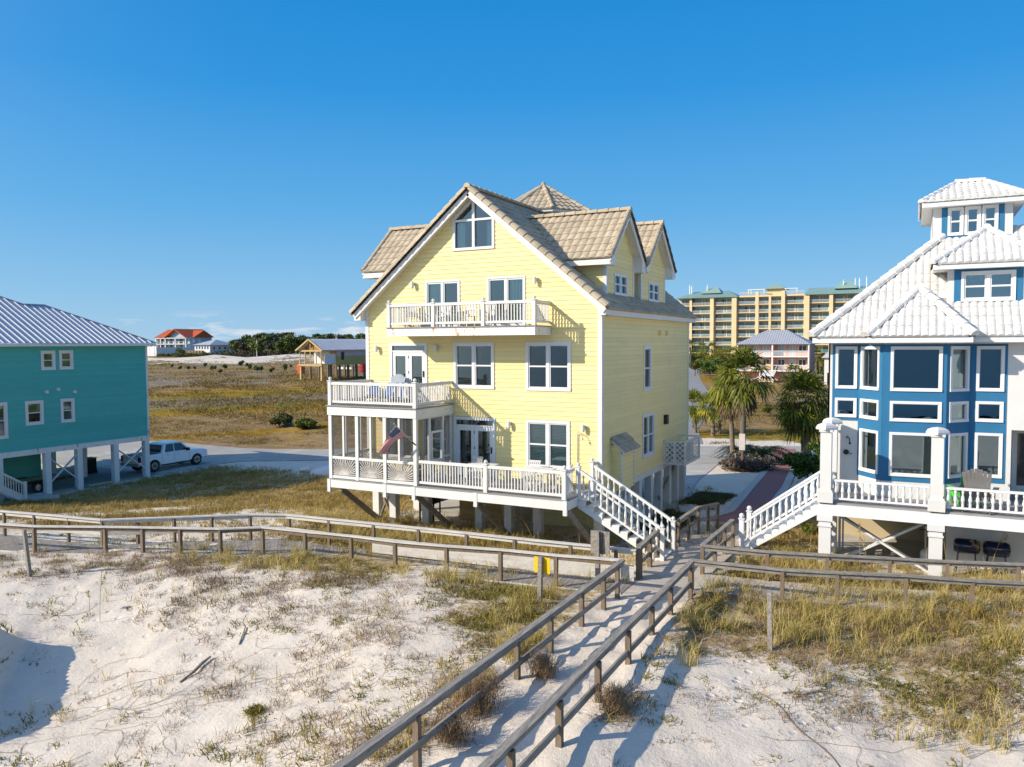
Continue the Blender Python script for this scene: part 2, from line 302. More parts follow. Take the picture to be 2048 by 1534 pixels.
def zterr(u, v):
    u = np.atleast_1d(np.asarray(u, float)); v = np.atleast_1d(np.asarray(v, float)); sh = np.broadcast(u, v).shape
    u, v = np.broadcast_to(u, sh).ravel(), np.broadcast_to(v, sh).ravel()
    z = np.full(u.shape, _W[_n]) + _W[_n+1]*u + _W[_n+2]*v
    uc = np.clip(u, -56, 10); vc = np.clip(v, 1, 62); z = _W[_n]+_W[_n+1]*uc+_W[_n+2]*vc
    for (a, b, _), w in zip(CP, _W[:_n]): z = z + w*_tps(np.hypot(uc-a, vc-b))
    d = -.457*u+.888*v; ang = u/np.maximum(v, 1)
    zl = np.interp(d, [0,60,80,100,125,160,215,260,300,430,600,3000], [0,0,.8,1.9,3.3,4.0,4.9,4.4,3.6,3.6,4,4])
    zr = np.interp(d, [0,60,100,151,300,600,3000], [.8,.8,.9,1.6,4.6,5,5])
    w = sstep(-.32, -.62, ang) if False else np.clip((-.32-ang)/.3, 0, 1); zf = zr*(1-w)+zl*w
    zf = np.where(v < 0, 1.2-np.clip(-v/55, 0, 1)*2.6, zf)
    q = np.maximum.reduce([sstep(50, 62, v), sstep(-48, -56, u) if False else np.clip((-50-u)/8, 0, 1)*np.clip((v-20)/20, 0, 1), np.clip((1-v)/6, 0, 1)])
    z = z*(1-q)+zf*q
    near = (1-sstep(30, 45, v))
    a, b = u+18.7, v-9.2; dd = a*.68+b*.73; ll = np.abs(-a*.73+b*.68+.12*np.sin(u*3)+.5*(fbm(u*.8, v*.8, 2)-.5))   # steep faced dune at the left edge
    z = z+1.25*np.where(dd < 0, np.clip(1+dd/3.8, 0, 1)**1.5, np.clip(1-dd/1.15, 0, 1))*sstep(3.4, 1.8, ll)*near
    z = z+near*((fbm(u*.55, v*.55, 4)-.5)*.22+(fbm(u*2.4+9, v*2.4, 3)-.5)*.07)
    dn = sstep(165, 190, d)*(1-sstep(235, 262, d))*np.clip((-.5-ang)/.1, 0, 1); z = z+dn*(fbm((.68*u+.73*v)*.05, (-.73*u+.68*v)*.12, 3)-.42)*4.2
    far = sstep(90, 180, d); z = z+far*(fbm(u*.03, v*.03, 3)-.5)*1.2*np.clip(-ang*1.5, .3, 1)
    return z.reshape(sh)
def tz(u, v): return float(zterr(u, v)[0])
def at(px, py, lift=0.0):
    """where the ray through a photo pixel meets the ground"""
    d = ray(px, py); ts = np.geomspace(3, 900, 500); P = CAM+d*ts[:, None]
    below = P[:, 2] < zterr(P[:, 0], P[:, 1])
    i = int(np.argmax(below)) if below.any() else len(ts)-1
    a, b = ts[max(i-1, 0)], ts[i]
    for _ in range(18):
        m = (a+b)/2; q = CAM+d*m
        if q[2] < tz(q[0], q[1]): b = m
        else: a = m
    q = CAM+d*b; return np.array([q[0], q[1], q[2]+lift])

# vegetation cover, as ellipses seen in the photograph: (cx, cy, rx, ry, weight)
def blobs(u, v, z, L):
    x, y, w = project(np.stack([u, v, z], -1)); o = np.zeros(len(x))
    for cx, cy, rx, ry, wt in L:
        o = np.maximum(o, wt*np.clip(1.35-np.hypot((x-cx)/rx, (y-cy)/ry), 0, 1)**.7)
    return np.where(w > 1, o, 0)
STRAW = [(770,1120,190,26,.9),(1010,1155,170,30,.7),(1150,1190,80,40,.9),(1050,1280,75,60,.75),(960,1370,70,55,.7),(1100,1230,80,50,.5),(1450,1200,100,75,1.),(1390,1250,45,70,1.),(1700,1185,380,50,1.),(1730,1260,330,55,.8),(1930,1215,150,90,1.),
  (1720,1115,360,40,1.),(1500,1125,120,30,1.),(1000,1085,330,24,.95),(700,1050,120,30,.7),(1290,1135,40,25,.8),(500,1115,120,20,.5),(860,1480,60,40,.4),(1900,1450,160,60,.3),(630,1110,120,30,.7)]
GREEN = [(1010,1215,120,75,1.),(930,1190,60,40,.6),(1090,1165,130,32,.7),(700,1115,120,42,.55),(690,1155,80,30,.55),(1900,1340,170,95,.8),(1780,1300,150,60,.5),(1470,1230,90,80,.7),(1560,1270,120,60,.45),(1560,1060,80,40,.7),(700,1480,160,55,.35),(560,1500,140,40,.3),(780,1370,120,60,.2),(1990,1420,90,70,.5)]
RUST = [(300,1130,330,22,.75),(430,1165,170,45,.5),(120,1135,140,26,.5),(640,1175,140,40,.35),(560,1200,260,60,.3),(700,1270,260,90,.28),(640,1400,280,110,.24),(900,1420,110,80,.6),(960,1410,50,45,1.),(780,1500,130,55,.55),(1680,1260,320,80,.6),(1600,1320,240,60,.35),(1850,1370,220,90,.5),(1230,1410,45,40,.6),(1330,1270,40,40,.4),(340,1420,220,90,.10),(1480,1400,160,60,.12),(1650,1400,300,60,.2)]
def yard_density(u, v):
    a = np.clip((v-20.5-np.where(u < -20, (u+20)*.27, 0))/2.5, 0, 1)*np.clip((43-v)/3, 0, 1)*np.clip((u+47)/1.5, 0, 1)*(u < 12)
    a = a*np.where(u > -5.6, np.where(u < -2.8, np.clip((36-v)/2, 0, 1)*np.clip((u+5.0)/.3, 0, 1), np.clip((27.2-v)/1.5, 0, 1)), 1)
    a = a*(1-np.clip((u+10.4)/1.2, 0, 1)*(u < -5.6)*np.where(v > 24.5, .8, 1))
    under = np.clip((u+20.2)/.5, 0, 1)*np.clip((-9.6-u)/.5, 0, 1)*np.clip((v-25.5)/1, 0, 1)
    a = a*np.where((u > -8.9) & (u < -5.2) & (v > 30.5), 0, 1)
    sand = sstep(.50, .62, fbm(u*.16+3, v*.22+5, 3))*np.clip((u+40)/6, 0, 1)*np.clip((30-v)/4, 0, 1)*np.clip((-19-u)/2, 0, 1)
    return a*(1-.92*under)*(1-.75*sand)

def axis(parts):
    a = [np.arange(x0, x1, st) for x0, x1, st in parts]; return np.concatenate(a)
def grow(x, st, f, lim):
    o = []
    while abs(x) < lim: x += st; st *= f; o.append(x)
    return np.array(o)
_ua = np.concatenate([grow(-62, -1.2, 1.07, 3600)[::-1], np.arange(-62, -26, .55), np.arange(-26, 6, .125), np.arange(6, 20, .5), grow(20, 1, 1.08, 3000)])
_va = np.concatenate([grow(3, -1, 1.12, 130)[::-1], np.arange(3, 30, .125), np.arange(30, 62, .4), grow(62, .8, 1.035, 3600)])
UU, VV = np.meshgrid(_ua, _va, indexing='ij'); ZZ = zterr(UU, VV)
_u1, _v1, _z1 = UU.ravel(), VV.ravel(), ZZ.ravel()
_wk = np.clip((_u1+7.4)/.3, 0, 1)*np.clip((-5.2-_u1)/.3, 0, 1)*(_v1 < 22)*(_v1 > 3)     # trodden walkway
_z1 = _z1+_wk*((fbm(_u1*3.1, _v1*3.1+7, 3)-.5)*.13-.06)
_d1 = -.457*_u1+.888*_v1
_zone = np.zeros((len(_u1), 4)); _zone[:, 3] = 1
_nearv = np.clip(blobs(_u1, _v1, _z1, STRAW)*.75+blobs(_u1, _v1, _z1, GREEN)*.8+blobs(_u1, _v1, _z1, RUST)*.55, 0, 1)*(_v1 < 27.5)*(_v1 > 3)*(1-.9*_wk)
_zone[:, 0] = np.maximum(_nearv*.75, yard_density(_u1, _v1)*.9)                              # litter under grass
_ang = _u1/np.maximum(_v1, 1)
_marsh = sstep(50, 55, _v1-.12*(_u1+20))*np.where(_ang > -.42, sstep(66, 70, _v1), 1)
_white = sstep(172, 186, _d1)*(1-sstep(225, 250, _d1))*np.clip((-.5-_ang)/.1, 0, 1)*sstep(.38, .56, fbm((.68*_u1+.73*_v1)*.03, (-.73*_u1+.68*_v1)*.12, 4))
_zone[:, 3] = sstep(.54, .64, fbm((.68*_u1+.73*_v1)*.016+7, (-.73*_u1+.68*_v1)*.075+3, 4))*np.clip((-.36-_ang)/.06, 0, 1)
_zone[:, 1] = np.clip(_marsh*(1-_white*.9), 0, 1)
_zone[:, 2] = np.clip(np.where(_ang < -.36, np.interp(_d1, [60,76,82,98,110,124,160], [.22,.28,.52,.66,.56,.36,.25]), .43)+1.5*(fbm((.68*_u1+.73*_v1)*.014, (-.73*_u1+.68*_v1)*.075, 4)-.5), 0, 1)       # marsh: tan -> olive
_F = (np.arange(len(_ua)-1)[:, None]*len(_va)+np.arange(len(_va)-1)[None, :]).ravel()
_F = np.stack([_F, _F+len(_va), _F+len(_va)+1, _F+1], 1)

def ground_material():
    m, nt, N, L, P = nmat('dune_sand_and_marsh'); P.inputs['Roughness'].default_value = .95; P.inputs['Specular IOR Level'].default_value = .1
    geo = N.new('ShaderNodeNewGeometry'); att = N.new('ShaderNodeAttribute'); att.attribute_name = 'zone'
    sep = N.new('ShaderNodeSeparateColor'); L.new(att.outputs['Color'], sep.inputs['Color'])
    def noise(sc, det=5, st=(1,1,1), ro=.6):
        mp = N.new('ShaderNodeMapping'); mp.inputs['Scale'].default_value = st; L.new(geo.outputs['Position'], mp.inputs['Vector'])
        n = N.new('ShaderNodeTexNoise'); n.inputs['Scale'].default_value = sc; n.inputs['Detail'].default_value = det; n.inputs['Roughness'].default_value = ro
        L.new(mp.outputs['Vector'], n.inputs['Vector']); return n.outputs['Fac']
    def ramp(f, cols):
        r = N.new('ShaderNodeValToRGB'); e = r.color_ramp.elements
        while len(e) < len(cols): e.new(.5)
        for i, (p, c) in enumerate(cols): e[i].position = p; e[i].color = (*c, 1)
        L.new(f, r.inputs['Fac']); return r.outputs['Color']
    def mix(f, a, b):
        x = N.new('ShaderNodeMix'); x.data_type = 'RGBA'
        if isinstance(f, float): x.inputs['Factor'].default_value = f
        else: L.new(f, x.inputs['Factor'])
        L.new(a, x.inputs['A']); L.new(b, x.inputs['B']); return x.outputs['Result']
    def mul(a, b):
        x = N.new('ShaderNodeMath'); x.operation = 'MULTIPLY'; L.new(a, x.inputs[0])
        if isinstance(b, float): x.inputs[1].default_value = b
        else: L.new(b, x.inputs[1])
        return x.outputs[0]
    def rng(f, a, b, c=0., d=1.):
        x = N.new('ShaderNodeMapRange'); x.inputs['From Min'].default_value = a; x.inputs['From Max'].default_value = b; x.inputs['To Min'].default_value = c; x.inputs['To Max'].default_value = d
        L.new(f, x.inputs['Value']); return x.outputs['Result']
    sand = ramp(noise(.7), [(.3,(.645,.555,.445)),(.7,(.745,.655,.535))])
    sand = mix(rng(noise(38, 3), .56, .74, 0, .55), sand, ramp(noise(60), [(.3,(.36,.29,.21)),(.7,(.52,.44,.34))]))
    litter = ramp(noise(6, 6), [(.3,(.24,.175,.08)),(.5,(.40,.30,.15)),(.68,(.56,.46,.32))])
    edge = N.new('ShaderNodeMath'); edge.operation = 'ADD'; L.new(sep.outputs['Red'], edge.inputs[0]); L.new(rng(noise(3.5, 6), .3, .7, -.38, .38), edge.inputs[1])
    c = mix(rng(edge.outputs[0], .32, .62), sand, litter)
    fine = noise(.9, 7, (1,1,1), .75)
    tan = ramp(fine, [(.3,(.16,.10,.045)),(.5,(.28,.185,.085)),(.7,(.38,.27,.135))])
    olive = ramp(fine, [(.3,(.085,.08,.010)),(.52,(.18,.15,.016)),(.7,(.28,.22,.03))])
    gold = ramp(fine, [(.3,(.16,.09,.010)),(.52,(.30,.175,.017)),(.7,(.40,.26,.035))])
    grey = ramp(fine, [(.3,(.13,.10,.07)),(.52,(.235,.19,.135)),(.7,(.34,.29,.215))])
    wob = N.new('ShaderNodeMath'); wob.operation = 'ADD'; L.new(sep.outputs['Blue'], wob.inputs[0]); L.new(rng(noise(.16, 5), .3, .7, -.16, .16), wob.inputs[1])
    mar = mix(rng(wob.outputs[0], .36, .50), tan, gold); mar = mix(rng(wob.outputs[0], .55, .68), mar, olive)
    mar = mix(att.outputs['Alpha'], mar, grey)
    med = N.new('ShaderNodeMath'); med.operation = 'ADD'; L.new(sep.outputs['Green'], med.inputs[0]); L.new(rng(noise(.6, 6), .3, .7, -.3, .3), med.inputs[1])
    c = mix(rng(med.outputs[0], .35, .6), c, mar)
    L.new(c, P.inputs['Base Color'])
    ad = N.new('ShaderNodeMath'); ad.operation = 'ADD'; L.new(mul(noise(9, 4), 1.0), ad.inputs[0]); L.new(mul(noise(38, 3), .45), ad.inputs[1])
    fo = N.new('ShaderNodeTexVoronoi'); fo.inputs['Scale'].default_value = 2.6; fo.inputs['Randomness'].default_value = 1; L.new(geo.outputs['Position'], fo.inputs['Vector'])      # scuffs and footprints
    dim = mul(rng(fo.outputs['Distance'], .10, .24, -1.6, 0.), rng(noise(.55, 3), .48, .60)); ad2 = N.new('ShaderNodeMath'); ad2.operation = 'ADD'; L.new(ad.outputs[0], ad2.inputs[0]); L.new(dim, ad2.inputs[1]); ad = ad2
    b = N.new('ShaderNodeBump'); b.inputs['Strength'].default_value = .42; b.inputs['Distance'].default_value = .06
    L.new(ad.outputs[0], b.inputs['Height']); L.new(b.outputs['Normal'], P.inputs['Normal'])
    return m
ground = np_mesh('ground', np.stack([_u1, _v1, _z1], 1), _F, ground_material(), smooth=True, col=_zone)
tag(ground, 'white dune sand running into brown and olive marsh grass', 'ground', kind='structure')
mb = MB(); mb.quad((-4000,-60,-.9),(4000,-60,-.9),(4000,-4200,-.9),(-4000,-4200,-.9))
sea = mb.build('sea', mat('sea_water', (.018,.085,.15), (.03,.12,.19), scale=.05, rough=.5, bump=.6, bscale=.5, spec=.25)); tag(sea, 'blue gulf water beyond the beach', 'sea', kind='structure')

# ------------------------------------------------------------------ roads and paths
def ribbon(name, left, right, m, lift, n=24, label=None, cat='road'):
    """sheet between two ground polylines (lists of (u,v)), draped on the ground"""
    def res(pl):
        pl = np.array(pl, float)[:, :2]; s = np.r_[0, np.cumsum(np.linalg.norm(np.diff(pl, axis=0), axis=1))]
        t = np.linspace(0, s[-1], n); return np.stack([np.interp(t, s, pl[:, 0]), np.interp(t, s, pl[:, 1])], 1)
    a, b = res(left), res(right); P = []
    for k in range(7):
        q = a+(b-a)*k/6; P.append(np.c_[q, zterr(q[:, 0], q[:, 1])+lift])
    mb = MB(); mb.grid(np.array(P)); o = mb.build(name, m, None, True); tag(o, label, cat, kind='structure'); return o
G2 = lambda *p: [tuple(at(*q)[:2]) for q in p]
road_m = mat('pale_concrete_road', (.40,.375,.33), (.335,.315,.28), scale=.5, rough=.9, bump=.15, bscale=20, c3=(.56,.51,.43), c3t=(.52,.72), c3scale=.35)
near_e = [(-90,31),(-70,36.5)]+[tuple(at(*p)[:2]) for p in ((300,946),(408,932),(482,923),(655,921))]+[(-30,50.4),(-22,51.5)]+[tuple(at(*p)[:2]) for p in ((1392,930),(1460,928),(1540,926),(1600,926),(1700,926))]
far_e = [(-100,41),(-76,46.5)]+[tuple(at(*p)[:2]) for p in ((310,884),(388,888),(475,896),(655,899))]+[(-32,59.8),(-22,60.5)]+[tuple(at(*p)[:2]) for p in ((1392,893),(1460,893),(1540,893),(1600,893),(1700,893))]
ribbon('road', near_e, far_e, road_m, .03, 90, 'pale concrete road passing behind the houses')
ribbon('side_road', [(-24,61),(-24.5,72),(-26.5,90),(-32.5,118),(-46,160),(-66,230)], [(-15.2,63.5),(-18.2,74),(-21.5,92),(-27.0,118),(-39,160),(-57,230)], mat('grey_asphalt_road', (.29,.285,.275), (.24,.235,.23), scale=.6, rough=.9, bump=.15, bscale=20), .034, 60, 'grey side road curving away past the palms')
def brickmat():
    m, nt, N, L, P = nmat('red_brick_paving'); geo = N.new('ShaderNodeNewGeometry'); b = N.new('ShaderNodeTexBrick')
    b.inputs['Scale'].default_value = 1; b.inputs['Brick Width'].default_value = .22; b.inputs['Row Height'].default_value = .11; b.inputs['Mortar Size'].default_value = .008
    b.inputs['Color1'].default_value = (.27,.085,.075,1); b.inputs['Color2'].default_value = (.33,.125,.11,1); b.inputs['Mortar'].default_value = (.30,.24,.21,1)
    L.new(geo.outputs['Position'], b.inputs['Vector'])
    n = N.new('ShaderNodeTexNoise'); n.inputs['Scale'].default_value = 1.2; L.new(geo.outputs['Position'], n.inputs['Vector'])
    mx = N.new('ShaderNodeMix'); mx.data_type = 'RGBA'; mx.blend_type = 'MULTIPLY'; mx.inputs['Factor'].default_value = .5
    L.new(b.outputs['Color'], mx.inputs['A']); L.new(n.outputs['Color'], mx.inputs['B']); L.new(b.outputs['Color'], P.inputs['Base Color']); P.inputs['Roughness'].default_value = .85
    return m
M['brick'] = brickmat()
bl = [(-7.3,31.4)]+[tuple(at(*p)[:2]) for p in ((1470,1025),(1509,977),(1550,928))]; br = [(-5.7,31.4)]+[tuple(at(*p)[:2]) for p in ((1522,1025),(1563,975),(1584,929))]
ribbon('brick_path', bl, br, M['brick'], .045, 40, 'red brick path from the boardwalk to the road', 'path')
off = lambda pl, d: [(a+d, b) for a, b in pl]
kerb_m = mat('pale_kerb', (.52,.49,.43), (.45,.42,.37), scale=2, rough=.9)
for nm, a, b, lb in (('kerb_left', off(bl, -.42), off(bl, -.02), 'pale concrete edging west of the brick path'), ('kerb_right', off(br, .02), off(br, .42), 'pale concrete edging east of the brick path')):
    ribbon(nm, a, b, kerb_m, .06, 40, lb, 'kerb')
bx = G2((1547,899),(1548,924)); bx2 = G2((1590,899),(1596,924))
ribbon('brick_crossing', bx, bx2, M['brick'], .05, 8, 'small brick patch laid across the road edge', 'paving')
mb = MB(); mb.box(-56,26.9,-.35,-47.25,37.2,.05)
tag(mb.build('driveway_slab', mat('grey_slab', (.27,.26,.24), (.22,.21,.195), scale=.9, rough=.9)), 'concrete slab under the teal house', 'driveway', kind='structure')
ribbon('driveway', [(-57,37.2),(-58,43)], [(-46.9,37.2),(-46.4,42)], M['conc'], .028, 8, 'concrete driveway from the teal house to the road', 'driveway')
ribbon('house_apron', [(-15.8,38.2),(-16.5,52.5)], [(-9.9,38.2)]+[tuple(at(*p)[:2]) for p in ((1396,962),(1436,929))], M['conc'], .026, 20, 'pale concrete apron behind the yellow house', 'driveway')
# ------------------------------------------------------------------ house building helpers
Z3 = np.array((0, 0, 1.))
def A3(*p): return np.array(p, float)
def lap_wall(mb, O, U, N, zb, zt, lf, rf, ops=(), ex=.167, lip=.019):
    """lapped siding on a vertical wall: O = point at s=0 (z ignored), ops = holes (s0,s1,z0,z1)"""
    O, U, N = A3(*O), A3(*U), A3(*N); k = 0
    P = lambda s, z, o: (O[0]+U[0]*s+N[0]*o, O[1]+U[1]*s+N[1]*o, z)
    while zb+k*ex < zt-1e-6:
        z0 = zb+k*ex; z1 = min(z0+ex, zt); k += 1
        zs = sorted({z0, z1} | {z for op in ops for z in op[2:4] if z0+.004 < z < z1-.004})
        for i in range(len(zs)-1):
            a, b = zs[i], zs[i+1]; m = (a+b)/2; oa, ob = lip*(z0+ex-a)/ex+.002, lip*(z0+ex-b)/ex+.002
            iv = [('L', 'R')]; cuts = sorted((max(op[0], -1e9), op[1]) for op in ops if op[2] < m < op[3])
            segs = []; cur = 'L'
            for c0, c1 in cuts: segs.append((cur, c0)); cur = c1
            segs.append((cur, 'R'))
            for l, r in segs:
                la, lb = (lf(a), lf(b)) if l == 'L' else (l, l); ra, rb = (rf(a), rf(b)) if r == 'R' else (r, r)
                if ra <= la and rb <= lb: continue
                la, ra = min(la, max(ra, la)), max(ra, la); rb = max(rb, lb)
                mb.quad(P(la, a, oa), P(ra, a, oa), P(rb, b, ob), P(lb, b, ob))
                if i == 0: mb.quad(P(la, a, .002), P(ra, a, .002), P(ra, a, oa), P(la, a, oa))
def flat_wall(mb, O, U, N, zb, zt, s0, s1, ops=()):
    ss = sorted({s0, s1} | {x for o in ops for x in o[:2]}); zs = sorted({zb, zt} | {x for o in ops for x in o[2:4]}); O, U = A3(*O), A3(*U)
    P = lambda s, z: (O[0]+U[0]*s, O[1]+U[1]*s, z)
    for i in range(len(ss)-1):
        for j in range(len(zs)-1):
            sm, zm = (ss[i]+ss[i+1])/2, (zs[j]+zs[j+1])/2
            if any(o[0] < sm < o[1] and o[2] < zm < o[3] for o in ops): continue
            mb.quad(P(ss[i], zs[j]), P(ss[i+1], zs[j]), P(ss[i+1], zs[j+1]), P(ss[i], zs[j+1]))
class Face:
    """local frame on a wall: s along U, o outwards along N, z up"""
    def __init__(f, O, U, N): f.O, f.U, f.N = A3(*O), A3(*U), A3(*N)
    def P(f, s, z, o): q = f.O+f.U*s+f.N*o; return (q[0], q[1], z)
    def box(f, mb, s0, s1, z0, z1, o0, o1):
        v = [f.P(s, z, o) for z in (z0, z1) for s, o in ((s0,o0),(s1,o0),(s1,o1),(s0,o1))]
        mb.add(v, [(3,2,1,0),(4,5,6,7),(0,1,5,4),(1,2,6,5),(2,3,7,6),(3,0,4,7)])
    def rect(f, mb, s0, s1, z0, z1, o): mb.quad(f.P(s0,z0,o), f.P(s1,z0,o), f.P(s1,z1,o), f.P(s0,z1,o))
def window(root, f, s0, s1, z0, z1, cols=1, rails=(.5,), cas=.10, fill=None, mats=('clean_white','glass'), name='window', sash=.045, proud=.045, back=.06):
    """s0..z1 = outside of the casing.  Returns the window object (frame); pane and fill are its sub-parts"""
    mb = MB(); i0, i1, j0, j1 = s0+cas, s1-cas, z0+cas, z1-cas
    f.box(mb, s0, s1, j1, z1, -back, proud); f.box(mb, s0, s1, z0, j0, -back, proud+.012)
    f.box(mb, s0, i0, j0, j1, -back, proud); f.box(mb, i1, s1, j0, j1, -back, proud)
    w = (i1-i0)/cols
    for c in range(1, cols): f.box(mb, i0+w*c-.05, i0+w*c+.05, j0, j1, -back+.002, proud-.012)
    for c in range(cols):
        a, b = i0+w*c+(.05 if c else 0), i0+w*(c+1)-(.05 if c < cols-1 else 0)
        f.box(mb, a, a+sash, j0, j1, -back+.004, proud-.03); f.box(mb, b-sash, b, j0, j1, -back+.004, proud-.03)
        f.box(mb, a+sash, b-sash, j0, j0+sash, -back+.004, proud-.03); f.box(mb, a+sash, b-sash, j1-sash, j1, -back+.004, proud-.03)
        for t in rails:
            z = j0+(j1-j0)*t; f.box(mb, a+sash, b-sash, z-.028, z+.028, -back+.006, proud-.026)
    o = mb.build(name, M[mats[0]], root)
    g = MB(); f.rect(g, i0, i1, j0, j1, -back+.02); g.build('pane', M[mats[1]], o)
    if fill: filler(o, f, fill, i0, i1, j0, j1, -.11)
    return o
def filler(par, f, kind, s0, s1, z0, z1, o):
    mb = MB()
    if kind == 'blind':
        n = int((z1-z0)/.055)
        for i in range(n): z = z0+i*.055; mb.quad(f.P(s0,z,o+.012), f.P(s1,z,o+.012), f.P(s1,z+.042,o-.012), f.P(s0,z+.042,o-.012))
        mb.build('blind', M['blind'], par)
    elif kind == 'shade':
        f.rect(mb, s0, s1, z0+(z1-z0)*.04, z1, o); mb.build('roller_shade', M['shade'], par)
    elif kind == 'halfshade':
        f.rect(mb, s0, s1, z0+(z1-z0)*.52, z1, o); mb.build('roller_shade', M['shade'], par)
    else:
        rngs = {'curtain_l': [(s0, s0+(s1-s0)*.42)], 'curtain_r': [(s1-(s1-s0)*.42, s1)], 'curtains': [(s0, s0+(s1-s0)*.2), (s1-(s1-s0)*.2, s1)], 'curtain': [(s0, s1)]}[kind]
        for a, b in rngs:
            n = max(8, int((b-a)/.03)); t = np.linspace(a, b, n); w = .035*np.sin(t*48)
            mb.grid([[f.P(s, z, o+q) for s, q in zip(t, w)] for z in (z0, z1)])
        mb.build('curtain', M['curtain'], par)
def french_door(root, f, s0, s1, z0, z1, transom=True, handle=True):
    mb = MB(); c = .11; zt = z1-.30 if transom else z1-c
    f.box(mb, s0, s0+c, z0, z1, -.06, .045); f.box(mb, s1-c, s1, z0, z1, -.06, .045); f.box(mb, s0+c, s1-c, z1-c, z1, -.06, .045)
    if transom: f.box(mb, s0+c, s1-c, zt-.06, zt, -.06, .03)
    m = (s0+s1)/2; ztop = zt-.06 if transom else z1-c; g = MB()
    for a, b in ((s0+c, m-.004), (m+.004, s1-c)):
        f.box(mb, a, a+.15, z0+.02, ztop, -.05, .012); f.box(mb, b-.15, b, z0+.02, ztop, -.05, .012)
        f.box(mb, a+.15, b-.15, z0+.02, z0+.30, -.05, .012); f.box(mb, a+.15, b-.15, ztop-.16, ztop, -.05, .012)
        f.rect(g, a+.15, b-.15, z0+.30, ztop-.16, -.02)
    if transom: f.rect(g, s0+c, s1-c, zt, z1-c, -.02)
    o = mb.build('french_door', M['clean_white'], root); g.build('pane', M['glass'], o)
    h = MB(); f.box(h, s1-c-.10, s1-c-.05, z0+.92, z0+1.16, .012, .05); h.build('handle', M['black'], o)
    for z in (.5, 1.1, 1.7): h = MB(); f.box(h, m-.02, m+.012, z0+z-.05, z0+z+.05, .012, .02); h.build('hinge', M['black'], o)
    return o
def sliding_door(root, f, s0, s1, z0, z1, fill):
    mb = MB(); c = .07; m = (s0+s1)/2
    f.box(mb, s0, s0+c, z0, z1, -.06, .04); f.box(mb, s1-c, s1, z0, z1, -.06, .04); f.box(mb, s0+c, s1-c, z1-c, z1, -.06, .04); f.box(mb, s0+c, s1-c, z0, z0+.09, -.06, .04)
    f.box(mb, m-.035, m+.035, z0+.09, z1-c, -.058, .03)
    for a, b in ((s0+c, m-.035), (m+.035, s1-c)):
        f.box(mb, a, a+.05, z0+.09, z1-c, -.05, .012); f.box(mb, b-.05, b, z0+.09, z1-c, -.05, .012); f.box(mb, a+.05, b-.05, z1-c-.06, z1-c, -.05, .012)
    o = mb.build('sliding_door', M['clean_white'], root); g = MB(); f.rect(g, s0+c, s1-c, z0+.09, z1-c, -.03); g.build('pane', M['glass'], o)
    filler(o, f, fill, s0+c, s1-c, z0+.09, z1-c, -.14); return o
def tile_roof(mb, P0, U, S, L, l0, r0, l1, r1, pitch=.30, course=.40, amp=.045, step=.035, flat=False):
    """barrel-tile roof slope: P0 = eave origin, U along the eave, S up the slope, l/r limits at the eave (0) and at the top (1)"""
    P0, U, S = A3(*P0), A3(*U), A3(*S); S = S/np.linalg.norm(S); Nn = np.cross(U, S); Nn /= np.linalg.norm(Nn)
    if Nn[2] < 0: Nn = -Nn
    lo, hi = min(l0, l1), max(r0, r1); sub = 6; t = np.arange(math.floor(lo/pitch)*sub, math.ceil(hi/pitch)*sub+1)*(pitch/sub)
    k = 0
    while k*course < L-1e-6:
        sa, sb = k*course, min((k+1)*course, L); k += 1; rows = []
        ja = (random.random()-.5)*.012
        for s, st in ((sa-.045, step*.25-.02), (sa-.045, step), (sb, 0.)):
            q = min(max(s/L, 0), 1); l, r = l0+(l1-l0)*q, r0+(r1-r0)*q; tt = np.clip(t, l, r)
            ph = (tt/pitch) % 1; h = amp*np.maximum(np.sin(ph*PI*1.0)**.8, .0)
            if st < step*.3 and s < sa: h = h*.2
            h = h+st+ja
            rows.append(P0+U*tt[:, None]+S*s+Nn*h[:, None])
        b = len(mb.v); n = len(t); ok = []
        q0 = np.clip(t, *sorted((l0+(l1-l0)*min(max((sa+sb)/2/L,0),1), r0+(r1-r0)*min(max((sa+sb)/2/L,0),1))))
        mb.v.extend([tuple(p) for r in rows for p in r])
        for i in range(n-1):
            if abs(q0[i]-q0[i+1]) < 1e-4: continue
            for j in (0, 1): mb.f.append((b+j*n+i, b+j*n+i+1, b+(j+1)*n+i+1, b+(j+1)*n+i)); mb.mi.append(mb.m)
def cap_line(mb, a, b, r=.11, seg=.42, lift=.03):
    """row of overlapping half-round cap tiles from a up to b"""
    a, b = A3(*a)+A3(0,0,lift), A3(*b)+A3(0,0,lift); L = np.linalg.norm(b-a); d = (b-a)/L; n = max(1, int(L/seg))
    sd = np.cross(d, Z3); sd = sd/np.linalg.norm(sd) if np.linalg.norm(sd) > 1e-3 else A3(1,0,0); up = np.cross(sd, d); up = up if up[2] > 0 else -up
    for i in range(n):
        p, q = a+d*(i*L/n-.03), a+d*((i+1)*L/n+.03); vs = []
        for c, rr in ((p, r*1.12), (q, r*.9)):
            for k in range(7): t = PI*(k/6)*1.1-.05*PI; vs.append(c+sd*math.cos(t)*rr+up*math.sin(t)*rr)
        mb.add(vs, [(k, k+1, 8+k, 7+k) for k in range(6)]+[tuple(range(7))[::-1], tuple(range(7, 14))])
def newel(mb, x, y, z0, h, w=.13, ballr=.065):
    mb.cbox(x, y, z0+h/2, w, w, h); mb.cbox(x, y, z0+h+.015, w+.05, w+.05, .03); mb.lathe((x, y, z0+h+.03), [(.03,0),(.022,.02),(.03,.035)], 8); mb.ball((x, y, z0+h+.03+ballr), ballr, 7)
